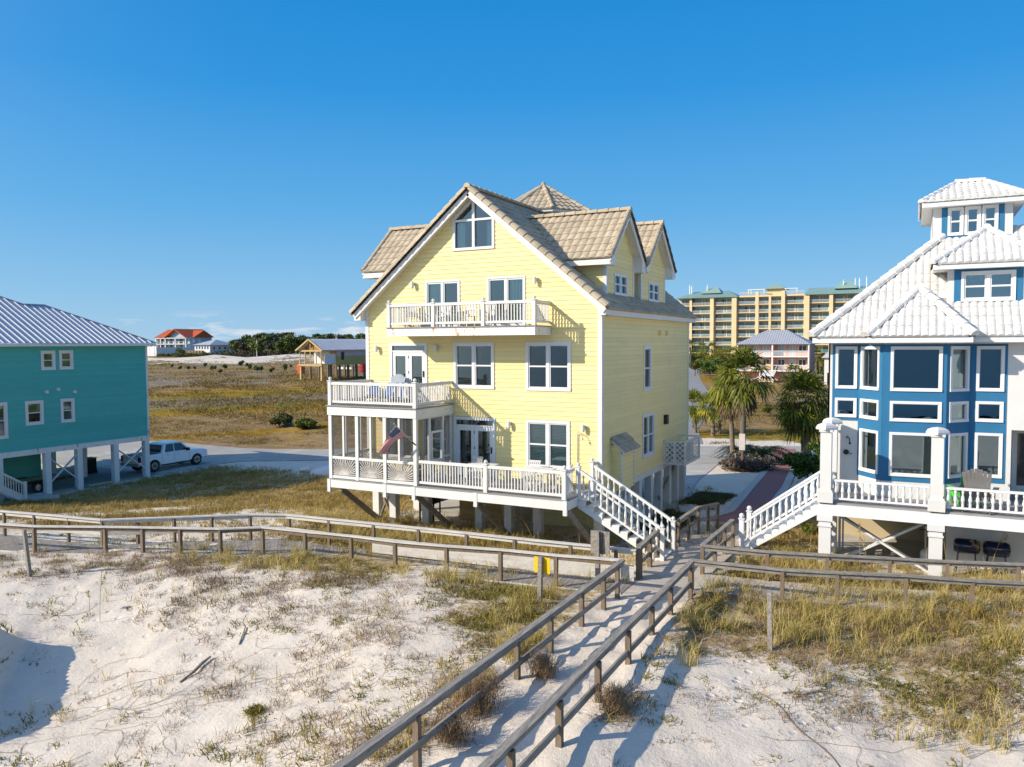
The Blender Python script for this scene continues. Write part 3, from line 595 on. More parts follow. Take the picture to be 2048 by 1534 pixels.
def railing(mb, a, b, h=.92, gap=.115, bw=.036, topw=.10, toph=.10, low=.11, rail=.055):
    """straight or sloping railing between points a and b on the floor"""
    a, b = A3(*a), A3(*b); mb.beam(a+Z3*(h-toph/2), b+Z3*(h-toph/2), topw, toph); mb.beam(a+Z3*(low+rail/2), b+Z3*(low+rail/2), .05, rail+.03)
    L = np.linalg.norm((b-a)[:2]); n = int(L/gap)
    for i in range(1, n):
        q = a+(b-a)*i/n; mb.cbox(q[0], q[1], q[2]+(low+h-toph)/2+.02, bw, bw, h-toph-low-.03)
def turned(mb, x, y, z0, h, r=.05, n=8):
    P = [(.75,0),(.75,.16),(.5,.17),(.85,.20),(.5,.23),(.7,.30),(1,.42),(.85,.55),(.5,.70),(.42,.76),(.75,.79),(.42,.82),(.72,.84),(.72,1)]
    mb.lathe((x, y, z0), [(r*a, h*b) for a, b in P], n)
def stair(mb, p0, p1, width, axis, nst, thick=.045, riser=True):
    """flight from p0 (top, at landing edge) to p1 (bottom); axis 'x' or 'y' is the run, width along the other axis"""
    p0, p1 = A3(*p0), A3(*p1)
    for i in range(nst):
        t0, t1 = i/nst, (i+1)/nst; z = p0[2]+(p1[2]-p0[2])*(i+1)/(nst+0)
        if axis == 'x': xa, xb = p0[0]+(p1[0]-p0[0])*t0, p0[0]+(p1[0]-p0[0])*t1; mb.box(xa-.015*np.sign(xa-xb), p0[1], z, xb, p0[1]+width, z+thick)
        else: ya, yb = p0[1]+(p1[1]-p0[1])*t0, p0[1]+(p1[1]-p0[1])*t1; mb.box(p0[0], ya, z, p0[0]+width, yb, z+thick)
def lampbox(root, f, s, z):
    mb = MB(); f.box(mb, s-.05, s+.05, z-.02, z+.10, .02, .05); f.box(mb, s-.015, s+.015, z+.03, z+.06, .05, .12)
    o = mb.build('wall_lamp', M['clean_white'], root); g = MB(); q = f.P(s, z-.13, .15); g.lathe(q, [(.055,0),(.065,.03),(.065,.24),(.03,.27)], 10); g.build('lamp_shade', M['lamp'], o); return o
# ------------------------------------------------------------------ yellow house
YL, YR, YF, YB, ZF, ZE = -20.06, -9.82, 26.0, 37.85, 3.72, 10.32
RC, RZ, SL = -14.97, 14.86, .83                       # ridge x, ridge height, slope
H = thing('yellow_house', 'three storey pale yellow clapboard beach house with tan tiled gable roof on white piles', 'house', (RC, 32, 1.5))
roofz = lambda u: RZ-SL*abs(u-RC)-.10
fr, rt, lt, bk = Face((0,YF,0),(1,0,0),(0,-1,0)), Face((YR,0,0),(0,1,0),(1,0,0)), Face((YL,0,0),(0,1,0),(-1,0,0)), Face((0,YB,0),(1,0,0),(0,1,0))
hole = lambda s0, s1, z0, z1, c=.07: (s0+c, s1-c, z0+c, z1-c)
WA, WB_, WC = (-15.88,-14.10,7.30,9.08), (-12.77,-10.97,7.29,9.08), (-12.77,-11.01,4.42,6.21)
WP1, WP2 = (-19.2,-17.6,4.4,6.2), (-17.35,-16.15,4.4,6.2)          # inside the porch
DU, DL = (-18.89,-17.10,6.80,9.07), (-15.90,-14.06,3.93,6.21)
SLa, SLb = (-17.15,-15.58,9.68,11.49), (-14.38,-12.78,9.68,11.52)
GW = (-15.87,-14.06,12.58,13.80)
LIM = lambda z: RC-(RZ-.12-z)/SL if z > 10.25 else YL
LIMr = lambda z: RC+(RZ-.12-z)/SL if z > 10.25 else YR
w = MB()
lap_wall(w, (0,YF,0), (1,0,0), (0,-1,0), ZF, RZ-.15, lambda z: max(YL, LIM(z)), lambda z: min(YR, LIMr(z)),
         [hole(*q) for q in (WA,WB_,WC,WP1,WP2)]+[hole(a,b,c-.3,d) for a,b,c,d in (DU,DL,SLa,SLb)]+[(-15.77,-14.16,12.68,13.78)]+[(-14.965-(14.5-z)/.76*.82,-14.965+(14.5-z)/.76*.82,z-.04,z+.04) for z in np.arange(13.82,14.45,.08)])
R1, R2 = (30.78,31.80,7.06,8.92), (30.66,32.26,4.30,6.12)
lap_wall(w, (YR,0,0), (0,1,0), (1,0,0), ZF, ZE, lambda z: YF, lambda z: YB, [hole(*R1,.06), hole(*R2,.06)])
lap_wall(w, (YL,0,0), (0,1,0), (-1,0,0), ZF, ZE, lambda z: YF, lambda z: YB)
lap_wall(w, (0,YB,0), (1,0,0), (0,1,0), ZF, RZ-.15, lambda z: max(YL, LIM(z)), lambda z: min(YR, LIMr(z)), ex=.5)
w.box(YL+.02, YF+.02, ZF-.22, YR-.02, YB-.02, ZF-.02)
w.build('wall', M['yellow'], H)
w = MB()
for z in (ZF+.02, 6.55, 9.45): w.box(YL+.15, YF+.15, z, YR-.15, YB-.15, z+.05)
w.box(YL+.2, YF+3.2, ZF+.1, YR-.2, YF+3.25, 10.2); w.box(-17.6, YF+3.2, 10.2, -12.4, YF+3.25, 12.2); w.box(-17, YF+3.2, 12.2, -13, YF+3.25, 13.6); w.box(-16.6, YF+.1, ZF+.1, -16.52, YF+3.2, 9.4); w.box(-13.6, YF+.1, ZF+.1, -13.52, YF+3.2, 9.4)
w.box(YR-1.6, 29.8, ZF+.1, YR-1.55, 33.2, 9.4)
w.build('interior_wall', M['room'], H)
for x, y in ((YL,YF),(YR,YF),(YR,YB),(YL,YB)):
    w = MB(); sx, sy = (-1 if x == YL else 1), (-1 if y == YF else 1); zt = roofz(x)-.02
    w.box(x-sx*.12, y+sy*.004, ZF-.02, x+sx*.036, y+sy*.036, zt); w.box(x+sx*.004, y, ZF-.02, x+sx*.036, y-sy*.12, zt-.02); w.build('corner_trim', M['white'], H)
w = MB(); w.box(YR-.02, YF+.1, ZF-.24, YR+.03, YB, ZF-.005); w.box(YL, YF-.03, ZF-.24, YR, YF+.0, ZF-.005)
w.build('band_board', M['white'], H)
# windows and doors
window(H, fr, *WA, cols=2, fill=None); window(H, fr, *WB_, cols=2, fill=None); window(H, fr, *WC, cols=2, fill='blind')
window(H, fr, *WP1, cols=2, fill='curtains'); window(H, fr, *WP2, cols=1, fill='blind')
window(H, rt, *R1, cols=1, cas=.12, fill='curtain_l'); window(H, rt, *R2, cols=2, cas=.11, fill='curtain_r')
french_door(H, fr, *DU); french_door(H, fr, *DL); sliding_door(H, fr, *SLa, 'curtain_l'); sliding_door(H, fr, *SLb, 'curtain_r')
g = MB(); c = .10; s0, s1, z0, z1 = GW; ap = 14.56
fr.box(g, s0, s1, z0, z0+c, -.06, .06); fr.box(g, s0, s0+c, z0+c, z1, -.06, .05); fr.box(g, s1-c, s1, z0+c, z1, -.06, .05)
fr.box(g, -15.02, -14.91, z0+c, ap-.10, -.055, .035); fr.box(g, s0+c, s1-c, z1-.13, z1-.05, -.057, .033)
for sg in (s0, s1):
    P = lambda s, z, o: fr.P(s, z, o); i = -14.965+(sg+14.965)*.86
    for o in (.05,): g.add([P(sg,z1,-.06),P(-14.965,ap,-.06),P(-14.965,ap-.13,-.06),P(i,z1-.02,-.06),P(sg,z1,o),P(-14.965,ap,o),P(-14.965,ap-.13,o),P(i,z1-.02,o)], [(0,1,2,3),(7,6,5,4),(0,4,5,1),(1,5,6,2),(2,6,7,3),(3,7,4,0)])
gw = g.build('gable_window', M['clean_white'], H)
g = MB(); g.quad(*[fr.P(s, z, -.04) for s, z in ((s0+c,z0+c),(s1-c,z0+c),(s1-c,z1),(-14.965,ap-.1),(s0+c,z1))]); g.build('pane', M['glass'], gw)
filler(gw, fr, 'curtains', s0+c, s1-c, z0+c, z1-.15, -.18)
for s, z in ((-17.69,11.36),(-12.34,11.32),(-19.49,8.84),(-16.64,8.86),(-13.43,6.0),(-10.46,6.0)): lampbox(H, fr, s, z)
# main roof
EV = .42; YF0, YB0 = YF-.42, YB+.28
def slope_roof(mb, side):
    e = RC+side*(5.5); ze = RZ-.06-SL*5.5; S = A3(-side*5.5, 0, SL*5.5); L = np.linalg.norm(S)
    tile_roof(mb, (e, YF0, ze), (0,1,0), S, L, 0, YB0-YF0, 0, YB0-YF0)
    n = A3(side*SL, 0, 1)/math.hypot(SL, 1)
    a, b = A3(e, YF0+.02, ze), A3(RC, YF0+.02, RZ-.06)
    mb.prism([a-n*.02, b-n*.02, b-n*.07, a-n*.07], (0, YB0-YF0-.04, 0))
m = MB(); slope_roof(m, 1); slope_roof(m, -1); rf = m.build('roof', M['tile'], H)
m = MB(); cap_line(m, (RC, YF0-.05, RZ-.02), (RC, YB0, RZ-.02), .13)
for sd in (1, -1): cap_line(m, (RC+sd*5.48, YF0+.02, RZ-.06-SL*5.48+.02), (RC+sd*.08, YF0+.02, RZ-.06-SL*.08+.02), .155, .36)
m.build('ridge_cap', M['tile'], rf)
m = MB()
for sd in (1, -1):
    for y in (YF0+.01, YB0-.06):
        a, b = A3(RC+sd*5.42, y+.02, RZ-.06-SL*5.42-.16), A3(RC, y+.02, RZ-.06-.16); m.beam(a, b, .05, .20, up=(-sd*SL,0,-1))
    xe = RC+sd*5.42; ze = RZ-.06-SL*5.42; m.box(xe-.02, YF0+.06, ze-.30, xe+.03, YB0-.06, ze-.09)
    xw = YR if sd > 0 else YL; m.box(min(xw, xe), YF0+.06, ze-.31, max(xw, xe), YB0-.06, ze-.285)
    m.add([(RC,YF0+.05,RZ-.2),(xe,YF0+.05,ze-.2),(xe,YF,ze-.2),(RC,YF,RZ-.2)], [(0,1,2,3)])
    m.prism([(xw+sd*.03,YF0+.055,ze-.31),(xe,YF0+.055,ze-.31),(xe,YF0+.055,ze-.1),(xw+sd*.03,YF0+.055,ze+.25)], (0,.40,0))
m.build('fascia', M['white'], rf)
# dormers: gables facing left and right
def dormer(sd, yc, half, uf, zrg, yw0, yw1):
    """uf = |distance| of the gable wall from the ridge line x, yw0..yw1 wall width"""
    X = RC+sd*uf; sl = .93; zt = lambda y: zrg-.12-sl*abs(y-yc); m = MB(); zb = RZ-SL*uf-.1
    f = Face((X,0,0),(0,1,0),(sd,0,0)); wy0, wy1, wz0, wz1 = yc-.75, yc+.72, zb+.08, zb+.90
    lap_wall(m, (X,0,0), (0,1,0), (sd,0,0), zb, zrg-.15, lambda z: max(yw0, yc-(zrg-.12-z)/sl), lambda z: min(yw1, yc+(zrg-.12-z)/sl), [hole(wy0,wy1,wz0,wz1,.05)] if sd > 0 else [])
    for y, ny in ((yw0,-1),(yw1,1)): lap_wall(m, (0,y,0), (sd,0,0), (0,ny,0), zb, zt(y), lambda z: max((RC+(RZ-.1-z)/SL*sd)*sd-.1, -1e9), lambda z: X*sd)
    d = m.build('dormer_wall', M['yellow'], H)
    if sd > 0: window(H, f, wy0, wy1, wz0, wz1, cols=2, cas=.06, name='dormer_window')
    t = MB()
    for y in (yw0, yw1):
        ny = -1 if y == yw0 else 1; xa, xb = sorted((X+sd*.03, X-sd*.12)); ya, yb = sorted((y+ny*.03, y-ny*.0)); t.box(xa, ya, zb, xb, yb, zt(y))
        xa, xb = sorted((X+sd*.004, X+sd*.03)); ya, yb = sorted((y, y-ny*.12)); t.box(xa, ya, zb, xb, yb, zt(y)-.02)
    r = MB(); xo = X+sd*.38; l0_ = uf+.38-(RZ-zrg+sl*half)/SL+.22; l1_ = uf+.38-(RZ-zrg)/SL+.22
    for q in (1, -1):
        e = yc+q*half; ze = zrg-sl*half; S = A3(0, -q*half, sl*half); L = np.linalg.norm(S)
        tile_roof(r, (xo, e, ze), (-sd,0,0), S, L, 0, l0_, 0, l1_)
        n = A3(0, q*sl, 1)/math.hypot(sl, 1); a, b = A3(xo-sd*.02, e, ze), A3(xo-sd*.02, yc, zrg)
        dI = A3(-sd,0,0); r.add([a-n*.04, b-n*.04, b-n*.04+dI*(l1_-.1), a-n*.04+dI*(l0_-.1)], [(0,1,2,3)])
        xs = sorted((xo-sd*.05, xo-sd*(l0_-.15))); t.box(xs[0], e-q*.04, ze-.26, xs[1], e+q*.02, ze-.07)
        t.beam(A3(xo-sd*.02, e, ze-.18), A3(xo-sd*.02, yc, zrg-.18), .045, .17, up=(0,q*sl,1))
        yw = yw0 if q < 0 else yw1; t.quad((X,yc,zrg-.13),(xo,yc,zrg-.13),(xo,e,ze-.13),(X,e,ze-.13))
        t.prism([(xo-sd*.01,yw,ze-.27),(xo-sd*.01,e,ze-.27),(xo-sd*.01,e,ze-.08),(xo-sd*.01,yw,ze-.08+abs(e-yw)*sl)], (-sd*.36,0,0))
    ro = r.build('dormer_roof', M['tile'], H); m = MB(); cap_line(m, (xo+sd*.03, yc, zrg+.02), (xo-sd*(l1_+.1), yc, zrg+.02), .12)
    for q in (1, -1): cap_line(m, (xo-sd*.02, yc+q*half*.99, zrg-sl*half*.99+.01), (xo-sd*.02, yc+q*.05, zrg-.03), .10)
    m.build('ridge_cap', M['tile'], ro); t.build('fascia', M['white'], ro)
dormer(1, 28.98, 2.08, 4.80, 14.06, 27.40, 30.54); dormer(1, 33.05, 2.08, 4.87, 14.10, 31.27, 34.72)
dormer(-1, 27.95, 2.05, 4.80, 13.88, 26.45, 29.4); dormer(-1, 32.6, 2.05, 4.80, 13.88, 31.1, 34.1)
# octagonal cupola
cx, cy, zr0, zr1 = -15.75, 34.0, 14.98, 16.45; m = MB(); ang = [PI/8+.2+k*PI/4 for k in range(8)]
pts = [(cx+2.2*math.cos(a), cy+2.2*math.sin(a)) for a in ang]
for k in range(8):
    a, b = A3(*pts[k], 0), A3(*pts[(k+1) % 8], 0); L = np.linalg.norm(b-a); U = (b-a)/L; N = A3(U[1], -U[0], 0)
    lap_wall(m, a, U, N, 13.2, 14.98, lambda z: 0, lambda z, L=L: L)
m.build('cupola_wall', M['yellow'], H)
for k in (4, 5, 6, 7, 0):
    a, b = A3(*pts[k], 0), A3(*pts[(k+1) % 8], 0); L = np.linalg.norm(b-a); U = (b-a)/L; f = Face(a, U, A3(U[1], -U[0], 0))
    window(H, f, L/2-.5, L/2+.5, 14.02, 14.86, cols=1, cas=.06, mats=('clean_white','dark_glass'), name='cupola_window', proud=.05, back=-.02)
m = MB(); R = 2.55; eave = [A3(cx+R*math.cos(a), cy+R*math.sin(a), zr0) for a in ang]; apx = A3(cx, cy, zr1); c2 = MB(); c3 = MB()
for k in range(8):
    a, b = eave[k], eave[(k+1) % 8]; mid = (a+b)/2; U = (b-a)/np.linalg.norm(b-a); S = apx-mid; w2 = np.linalg.norm(b-a)/2
    tile_roof(m, mid, U, S, np.linalg.norm(S), -w2, w2, -.01, .01); cap_line(c2, a, apx, .10, lift=.02)
    ia, ib = A3(*pts[k], zr0-.12), A3(*pts[(k+1) % 8], zr0-.12); c3.quad(a-Z3*.06, b-Z3*.06, ib, ia); c3.quad(a-Z3*.02, b-Z3*.02, b-Z3*.13, a-Z3*.13); c3.quad(a-Z3*.13, b-Z3*.13, ib+Z3*.0, ia+Z3*.0)
ro = m.build('cupola_roof', M['tile'], H); c2.ball((cx,cy,zr1+.08), .12, 6); c2.build('ridge_cap', M['tile'], ro); c3.build('fascia', M['white'], ro)
# balcony
BF = 24.65; m = MB()
for i in range(17): m.box(-18.05+i*.3712, BF-.02, 9.32, -18.05+(i+1)*.3712-.010, BF+.03, 9.62)
m.box(-18.05, BF+.03, 9.32, -18.0, YF-.03, 9.62); m.box(-11.79, BF+.03, 9.32, -11.74, YF-.03, 9.62)
for i in range(17): x = -17.9+i*.377; m.box(x, BF+.04, 9.4, x+.045, YF-.03, 9.6)
bal = m.build('balcony', M['rusty'], H); m = MB()
for i in range(9): m.box(-18.09, BF-.06+i*.153, 9.625, -11.70, BF-.06+i*.153+.147, 9.66)
m.build('floor', M['deckgrey'], bal); m = MB(); xs = (-17.98,-15.97,-13.84,-11.81)
for i in range(3): railing(m, (xs[i]+.06, BF+.05, 9.66), (xs[i+1]-.06, BF+.05, 9.66), .88)
for x in (xs[0], xs[-1]): railing(m, (x, BF+.11, 9.66), (x, YF-.03, 9.66), .88)
m.build('railing', M['white'], bal)
for x in xs: m = MB(); newel(m, x, BF+.05, 9.62, .92); m.build('newel_post', M['white'], bal)
# screened porch with roof deck
PF, PL, PR, PT = 23.4, -19.87, -15.98, 6.72; m = MB()
for x in (PL, -18.60, -17.32, PR): m.box(x-.07, PF, 3.9, x+.07, PF+.13, 6.36)
for x in (-19.25, -17.98, -16.69): m.box(x-.04, PF+.02, 4.72, x+.04, PF+.10, 6.36)
m.box(PL+.07, PF+.015, 4.66, PR-.07, PF+.115, 4.76); m.box(PL+.07, PF+.015, 3.92, PR-.07, PF+.115, 4.02)
for x in (PL, PR):
    for y in (24.35, 25.28, 25.85): m.box(x-.045, y-.05, 3.9, x+.045, y+.05, 6.36)
    m.box(x-.04, PF+.13, 6.28, x+.04, YF-.03, 6.36)
m.box(PL-.04, PF+.13, 4.66, PL+.04, YF-.03, 4.76); m.box(PL-.04, PF+.13, 3.92, PL+.04, YF-.03, 4.0); m.box(PR-.04, 25.33, 4.70, PR+.04, YF-.03, 4.78)
por = m.build('screened_porch', M['white'], H)
m = MB(); m.box(PL-.1, PF-.03, 6.34, PR+.08, PF+.03, 6.66); m.box(PL-.1, PF+.03, 6.34, PL-.04, YF-.03, 6.66); m.box(PR+.02, PF+.03, 6.34, PR+.08, YF-.03, 6.66); m.box(PL-.04, PF+.03, 6.44, PR+.02, YF-.03, 6.62)
m.build('beam', M['peeling'], por); m = MB()
for i in range(18): m.box(PL-.14, PF-.08+i*.147, 6.672, PR+.12, PF-.08+i*.147+.141, 6.71)
m.build('roof_deck', M['deckgrey'], por)
m = MB(); m.quad((PL,PF+.06,4.02),(PR,PF+.06,4.02),(PR,PF+.06,6.34),(PL,PF+.06,6.34))
for x in (PL, PR): m.quad((x,PF+.13,4.02),(x,YF-.03,4.02),(x,YF-.03,6.3),(x,PF+.13,6.3))
m.build('screen', M['screen'], por)
def sunburst(f, s0, s1, z0, z1):
    mb = MB(); c = (s0+s1)/2; L = 1.2
    for k in range(21):
        a = PI*(k+.5)/21; dx, dz = math.cos(a), math.sin(a); t = min(L, ((s1-s0)/2-.03)/max(abs(dx), 1e-6), (z1-z0-.03)/max(dz, 1e-6)); w = .019
        q0, q1 = (c+dx*.12, z0+.02+dz*.12), (c+dx*t, z0+.02+dz*t); nx, nz = -dz*w, dx*w
        P = [f.P(q0[0]-nx*.5,q0[1]-nz*.5,.005), f.P(q0[0]+nx*.5,q0[1]+nz*.5,.005), f.P(q1[0]+nx,q1[1]+nz,.005), f.P(q1[0]-nx,q1[1]-nz,.005)]
        mb.prism(P, f.N*.018)
    n = 10; mb.prism([f.P(c+.22*math.cos(PI*k/n), z0+.02+.22*math.sin(PI*k/n), .0) for k in range(n+1)], f.N*.02)
    return mb
fp = Face((0,PF+.05,0),(1,0,0),(0,-1,0)); fl_ = Face((PL,0,0),(0,1,0),(-1,0,0))
for a, b in ((PL+.09,-18.69),(-18.51,-17.41),(-17.23,PR-.09)): sunburst(fp, a, b, 4.02, 4.66).build('sunburst_panel', M['palewood'], por)
for a, b in ((23.55,24.7),(24.75,25.9)): sunburst(fl_, a, b, 4.02, 4.66).build('sunburst_panel', M['palewood'], por)
m = MB()
for y0, y1 in ((24.42,24.50),(25.14,25.22)): m.box(PR-.03, y0, 3.95, PR+.06, y1, 5.78)
for z0, z1 in ((5.70,5.78),(4.60,4.70),(3.95,4.15)): m.box(PR-.03, 24.50, z0, PR+.06, 25.14, z1)
m.build('screen_door', M['clean_white'], por); m = MB()
railing(m, (PL+.06, PF+.06, 6.71), (PR-.06, PF+.06, 6.71), .88)
for x in (PL, PR): railing(m, (x, PF+.12, 6.71), (x, YF-.03, 6.71), .88)
m.build('railing', M['white'], por)
for x in (PL, PR): m = MB(); newel(m, x, PF+.06, 6.70, .92, .14, .07); m.build('newel_post', M['white'], por)
# lower deck
DR = -10.08; m = MB()
for i in range(18): m.box(PL-.1, PF-.05+i*.147, 3.86, DR+.06, PF-.05+i*.147+.141, 3.90)
dk = m.build('deck', M['deckgrey'], H); m = MB(); m.box(PL-.12, PF-.05, 3.56, DR+.08, PF+.0, 3.855); m.box(DR+.03, PF, 3.56, DR+.08, YF-.03, 3.855); m.box(PL-.12, PF, 3.56, PL-.07, YF-.03, 3.855)
for x in (PL-.05, -17.30, -16.02, -13.45, DR): m.box(x-.07, PF-.065, 3.38, x+.07, PF+.04, 3.87)
for i in range(22): x = -19.7+i*.45; m.box(x, PF+.02, 3.62, x+.045, YF-.03, 3.85)
m.build('fascia', M['white'], dk); m = MB(); xs = (-15.87,-13.08,-10.14)
for i in range(2): railing(m, (xs[i]+.06, PF+.05, 3.90), (xs[i+1]-.06, PF+.05, 3.90), .94)
railing(m, (xs[2], PF+.12, 3.90), (xs[2], 24.22, 3.90), .94); m.build('railing', M['white'], dk)
for x in xs[1:]: m = MB(); newel(m, x, PF+.05, 3.88, .98, .14, .07); m.build('newel_post', M['white'], dk)
# staircase to the boardwalk
S0, S1, ya, yb = A3(DR+.08, 24.28, 3.90), A3(-7.08, 24.28, 2.05), 24.28, 25.50; m = MB(); stair(m, S0, S1, yb-ya, 'x', 10, .05)
for y in (ya-.04, yb+.0):
    n = 10; pr = [(S0[0], y, S0[2]-.02)]
    for i in range(n):
        xa = S0[0]+(S1[0]-S0[0])*i/n; xb = S0[0]+(S1[0]-S0[0])*(i+1)/n; z = S0[2]+(S1[2]-S0[2])*(i+1)/n; pr += [(xa, y, z-.004), (xb, y, z-.004)]
    pr += [(S1[0], y, S1[2]-.16), (S0[0], y, S0[2]-.42)]
    for i in range(n):
        xa = S0[0]+(S1[0]-S0[0])*i/n; xb = S0[0]+(S1[0]-S0[0])*(i+1)/n; z = S0[2]+(S1[2]-S0[2])*(i+1)/n; zl = lambda x: S0[2]-.40+(S1[2]-S0[2]+.24)*(x-S0[0])/(S1[0]-S0[0])
        m.prism([(xa,y,zl(xa)),(xb,y,zl(xb)),(xb,y,z-.003),(xa,y,z-.003)], (0,.04,0))
st = m.build('staircase', M['white'], H)
def stairrail(y, x0, x1, z0, z1, gap=.20):
    m = MB(); h = .90; a, b = A3(x0, y, z0), A3(x1, y, z1); m.beam(a+Z3*h, b+Z3*h, .09, .09); m.beam(a+Z3*.16, b+Z3*.16, .05, .07); n = int((x1-x0)/gap)
    for i in range(n): q = a+(b-a)*(i+.5)/n; turned(m, q[0], q[1], q[2]+.17, h-.2, .048)
    return m
for y in (ya-.02, yb+.02): stairrail(y, S0[0]+.1, S1[0]-.08, S0[2]-.06, S1[2]+.16).build('handrail', M['white'], st)
for x, y, z, h in ((S0[0]+.02,ya-.02,3.85,1.02),(S0[0]+.02,yb+.02,3.85,1.02),(S1[0],ya-.02,1.95,1.12),(S1[0],yb+.02,1.95,1.12)): m = MB(); newel(m, x, y, z, h, .13, .065); m.build('newel_post', M['white'], st)
m = MB(); railing(m, (S0[0]+.02, yb+.09, 3.9), (S0[0]+.02, YF-.04, 3.9), .94); m.build('railing', M['white'], dk)
# piles and braces
pil = [(x, y) for x in (-19.8,-17.35,-14.9,-12.4,-10.0) for y in (26.25,29.2,32.2,35.0,37.6)]+[(-18.7,25.9),(-13.6,26.2)]+[(-10.0,y) for y in (27.6,30.6,33.6,36.3)]
for x, y in pil:
    z = tz(x, y)-.3; m = MB(); m.box(x-.15, y-.15, z, x+.15, y+.15, ZF-.2); m.build('pile', M['white'], H)
for x in (-19.45,-15.95,-13.5,-10.05): m = MB(); m.beam((x, PF+.12, 3.5), (x, 26.0, 1.75), .09, .20, up=(0,1,1)); m.build('brace', M['greywood'], H)
m = MB(); m.beam((-19.65,26.1,3.4),(-18.85,26.0,1.8), .05, .13, up=(0,1,0)); m.beam((-18.85,26.06,3.4),(-19.65,26.16,1.8), .05, .13, up=(0,1,0)); m.build('cross_brace', M['greywood'], H)
m = MB(); m.beam((YR-.1,36.2,3.4),(YR-.1,33.4,2.2), .06, .2); m.build('brace', M['greywood'], H)
m = MB()
for i in range(11): m.box(-16.9, 28.0, 1.3+i*.205, -14.9, 28.05, 1.3+i*.205+.198)
m.build('storage_wall', M['plank'], H); m = MB(); lap_wall(m, (0,29.0,0), (1,0,0), (0,-1,0), 1.3, 3.6, lambda z: -14.0, lambda z: -10.2); lap_wall(m, (-10.2,0,0), (0,1,0), (1,0,0), 1.3, 3.6, lambda z: 29.0, lambda z: 30.4); m.build('storage_wall', M['yellow'], H)
m = MB(); m.box(YL-.2, 25.9, 1.3, YR+.1, 38.0, tz(-15, 30)+.06); m.build('floor_slab', M['conc'], H)
# bump-out, lattice box and fittings on the right wall
m = MB(); bu = -9.44; by0, by1 = 27.05, 28.42
lap_wall(m, (bu,0,0), (0,1,0), (1,0,0), 3.62, 5.2, lambda z: by0, lambda z: by1)
for y, n in ((by0,-1),(by1,1)): lap_wall(m, (0,y,0), (1,0,0), (0,n,0), 3.62, 5.3, lambda z: YR, lambda z: bu)
b = m.build('utility_bay', M['yellow'], H); m = MB(); P0 = A3(bu+.18, by0-.16, 5.10); S = A3(-.56, 0, .50); tile_roof(m, P0, (0,1,0), S, np.linalg.norm(S), 0, by1-by0+.32, 0, by1-by0+.32, pitch=.16, course=.38, amp=.03)
m.build('roof', M['tile'], b); m = MB(); m.box(bu+.10, by0-.15, 4.98, bu+.15, by1+.15, 5.09)
for y in (by0, by1): m.box(bu-.02, y-.03, 3.62, bu+.035, y+.03, 5.0); m.beam((bu+.14, y, 5.03), (YR, y, 5.46), .04, .12, up=(0,0,1))
m.build('trim', M['white'], b)
m = MB(); rt.box(m, 28.9, 29.2, 4.7, 5.0, .01, .10); rt.box(m, 29.3, 29.5, 4.72, 5.0, .01, .08); rt.box(m, 29.42, 29.46, 3.7, 4.72, .02, .05); m.build('meter_box', mat('rusty_metal_box', (.28,.19,.07), (.2,.13,.05), rough=.7), H)
m = MB(); rt.box(m, 33.7, 34.0, 5.45, 5.85, .01, .16); m.build('wall_vent', M['black'], H); m = MB()
rt.box(m, 32.85, 33.1, 9.36, 9.54, .01, .14); m.build('wall_vent', M['yellow'], H); m = MB(); rt.box(m, 33.9, 34.15, 9.36, 9.54, .01, .14); m.build('wall_vent', M['yellow'], H)
m = MB(); m.tube([fr.P(-10.71,4.0,.05), fr.P(-10.70,5.75,.05), fr.P(-10.66,5.86,.10), fr.P(-10.5,5.80,.2), fr.P(-10.44,5.66,.22)], .014, 6); m.lathe(fr.P(-10.44,5.60,.22), [(.05,0),(.015,.06)], 8); m.build('shower_pipe', M['chrome'], H)
LX, LY0, LY1, LZ0, LZ1 = -8.80, 33.6, 36.15, 3.68, 4.74; m = MB()
for x0, y0, x1, y1 in ((YR,LY0,LX,LY0+.05),(YR,LY1-.05,LX,LY1),(LX-.05,LY0,LX,LY1)):
    for z0, z1 in ((LZ0,LZ0+.09),(LZ1-.07,LZ1)): m.box(x0,y0,z0,x1,y1,z1)
for x, y in ((LX-.05,LY0),(LX-.05,LY1-.05),(YR+.04,LY0),(-9.31,LY0),(LX-.05,34.85)): m.box(x-.02,y-.01,LZ0,x+.06,y+.06,LZ1)
m.box(YR,LY0+.05,LZ0,LX-.05,LY1-.05,LZ0+.06); lb = m.build('lattice_box', M['white'], H)
def lattice(f, s0, s1, z0, z1, st=.23, w=.05):
    mb = MB(); L = z1-z0
    for sg, o in ((1, 0.), (-1, .012)):
        s = s0-L
        while s < s1+L:
            a, b = (s, z0), (s+L, z1)
            if sg < 0: a, b = (s+L, z0), (s, z1)
            t = [0., 1.]; dx = b[0]-a[0]
            for lim, hi in ((s0, 0), (s1, 1)):
                q = (lim-a[0])/dx
                if (dx > 0) == (hi == 1): t[1] = min(t[1], q)
                else: t[0] = max(t[0], q)
            if t[1]-t[0] > .02:
                p, q = [(a[0]+dx*k, a[1]+L*k) for k in t]; P = [f.P(p[0]-w/1.4,p[1],o), f.P(p[0]+w/1.4,p[1],o), f.P(q[0]+w/1.4,q[1],o), f.P(q[0]-w/1.4,q[1],o)]; mb.prism(P, f.N*.011)
            s += st
    return mb
lattice(Face((0,LY0+.01,0),(1,0,0),(0,-1,0)), YR+.08, LX-.06, LZ0+.09, LZ1-.07).build('lattice_panel', M['white'], lb)
lattice(Face((LX-.015,0,0),(0,1,0),(1,0,0)), LY0+.06, LY1-.06, LZ0+.09, LZ1-.07).build('lattice_panel', M['white'], lb)
ac = thing('air_conditioner', 'dark topped air conditioner standing inside the white lattice box', 'air conditioner', (-9.3, 34.9, LZ0+.06))
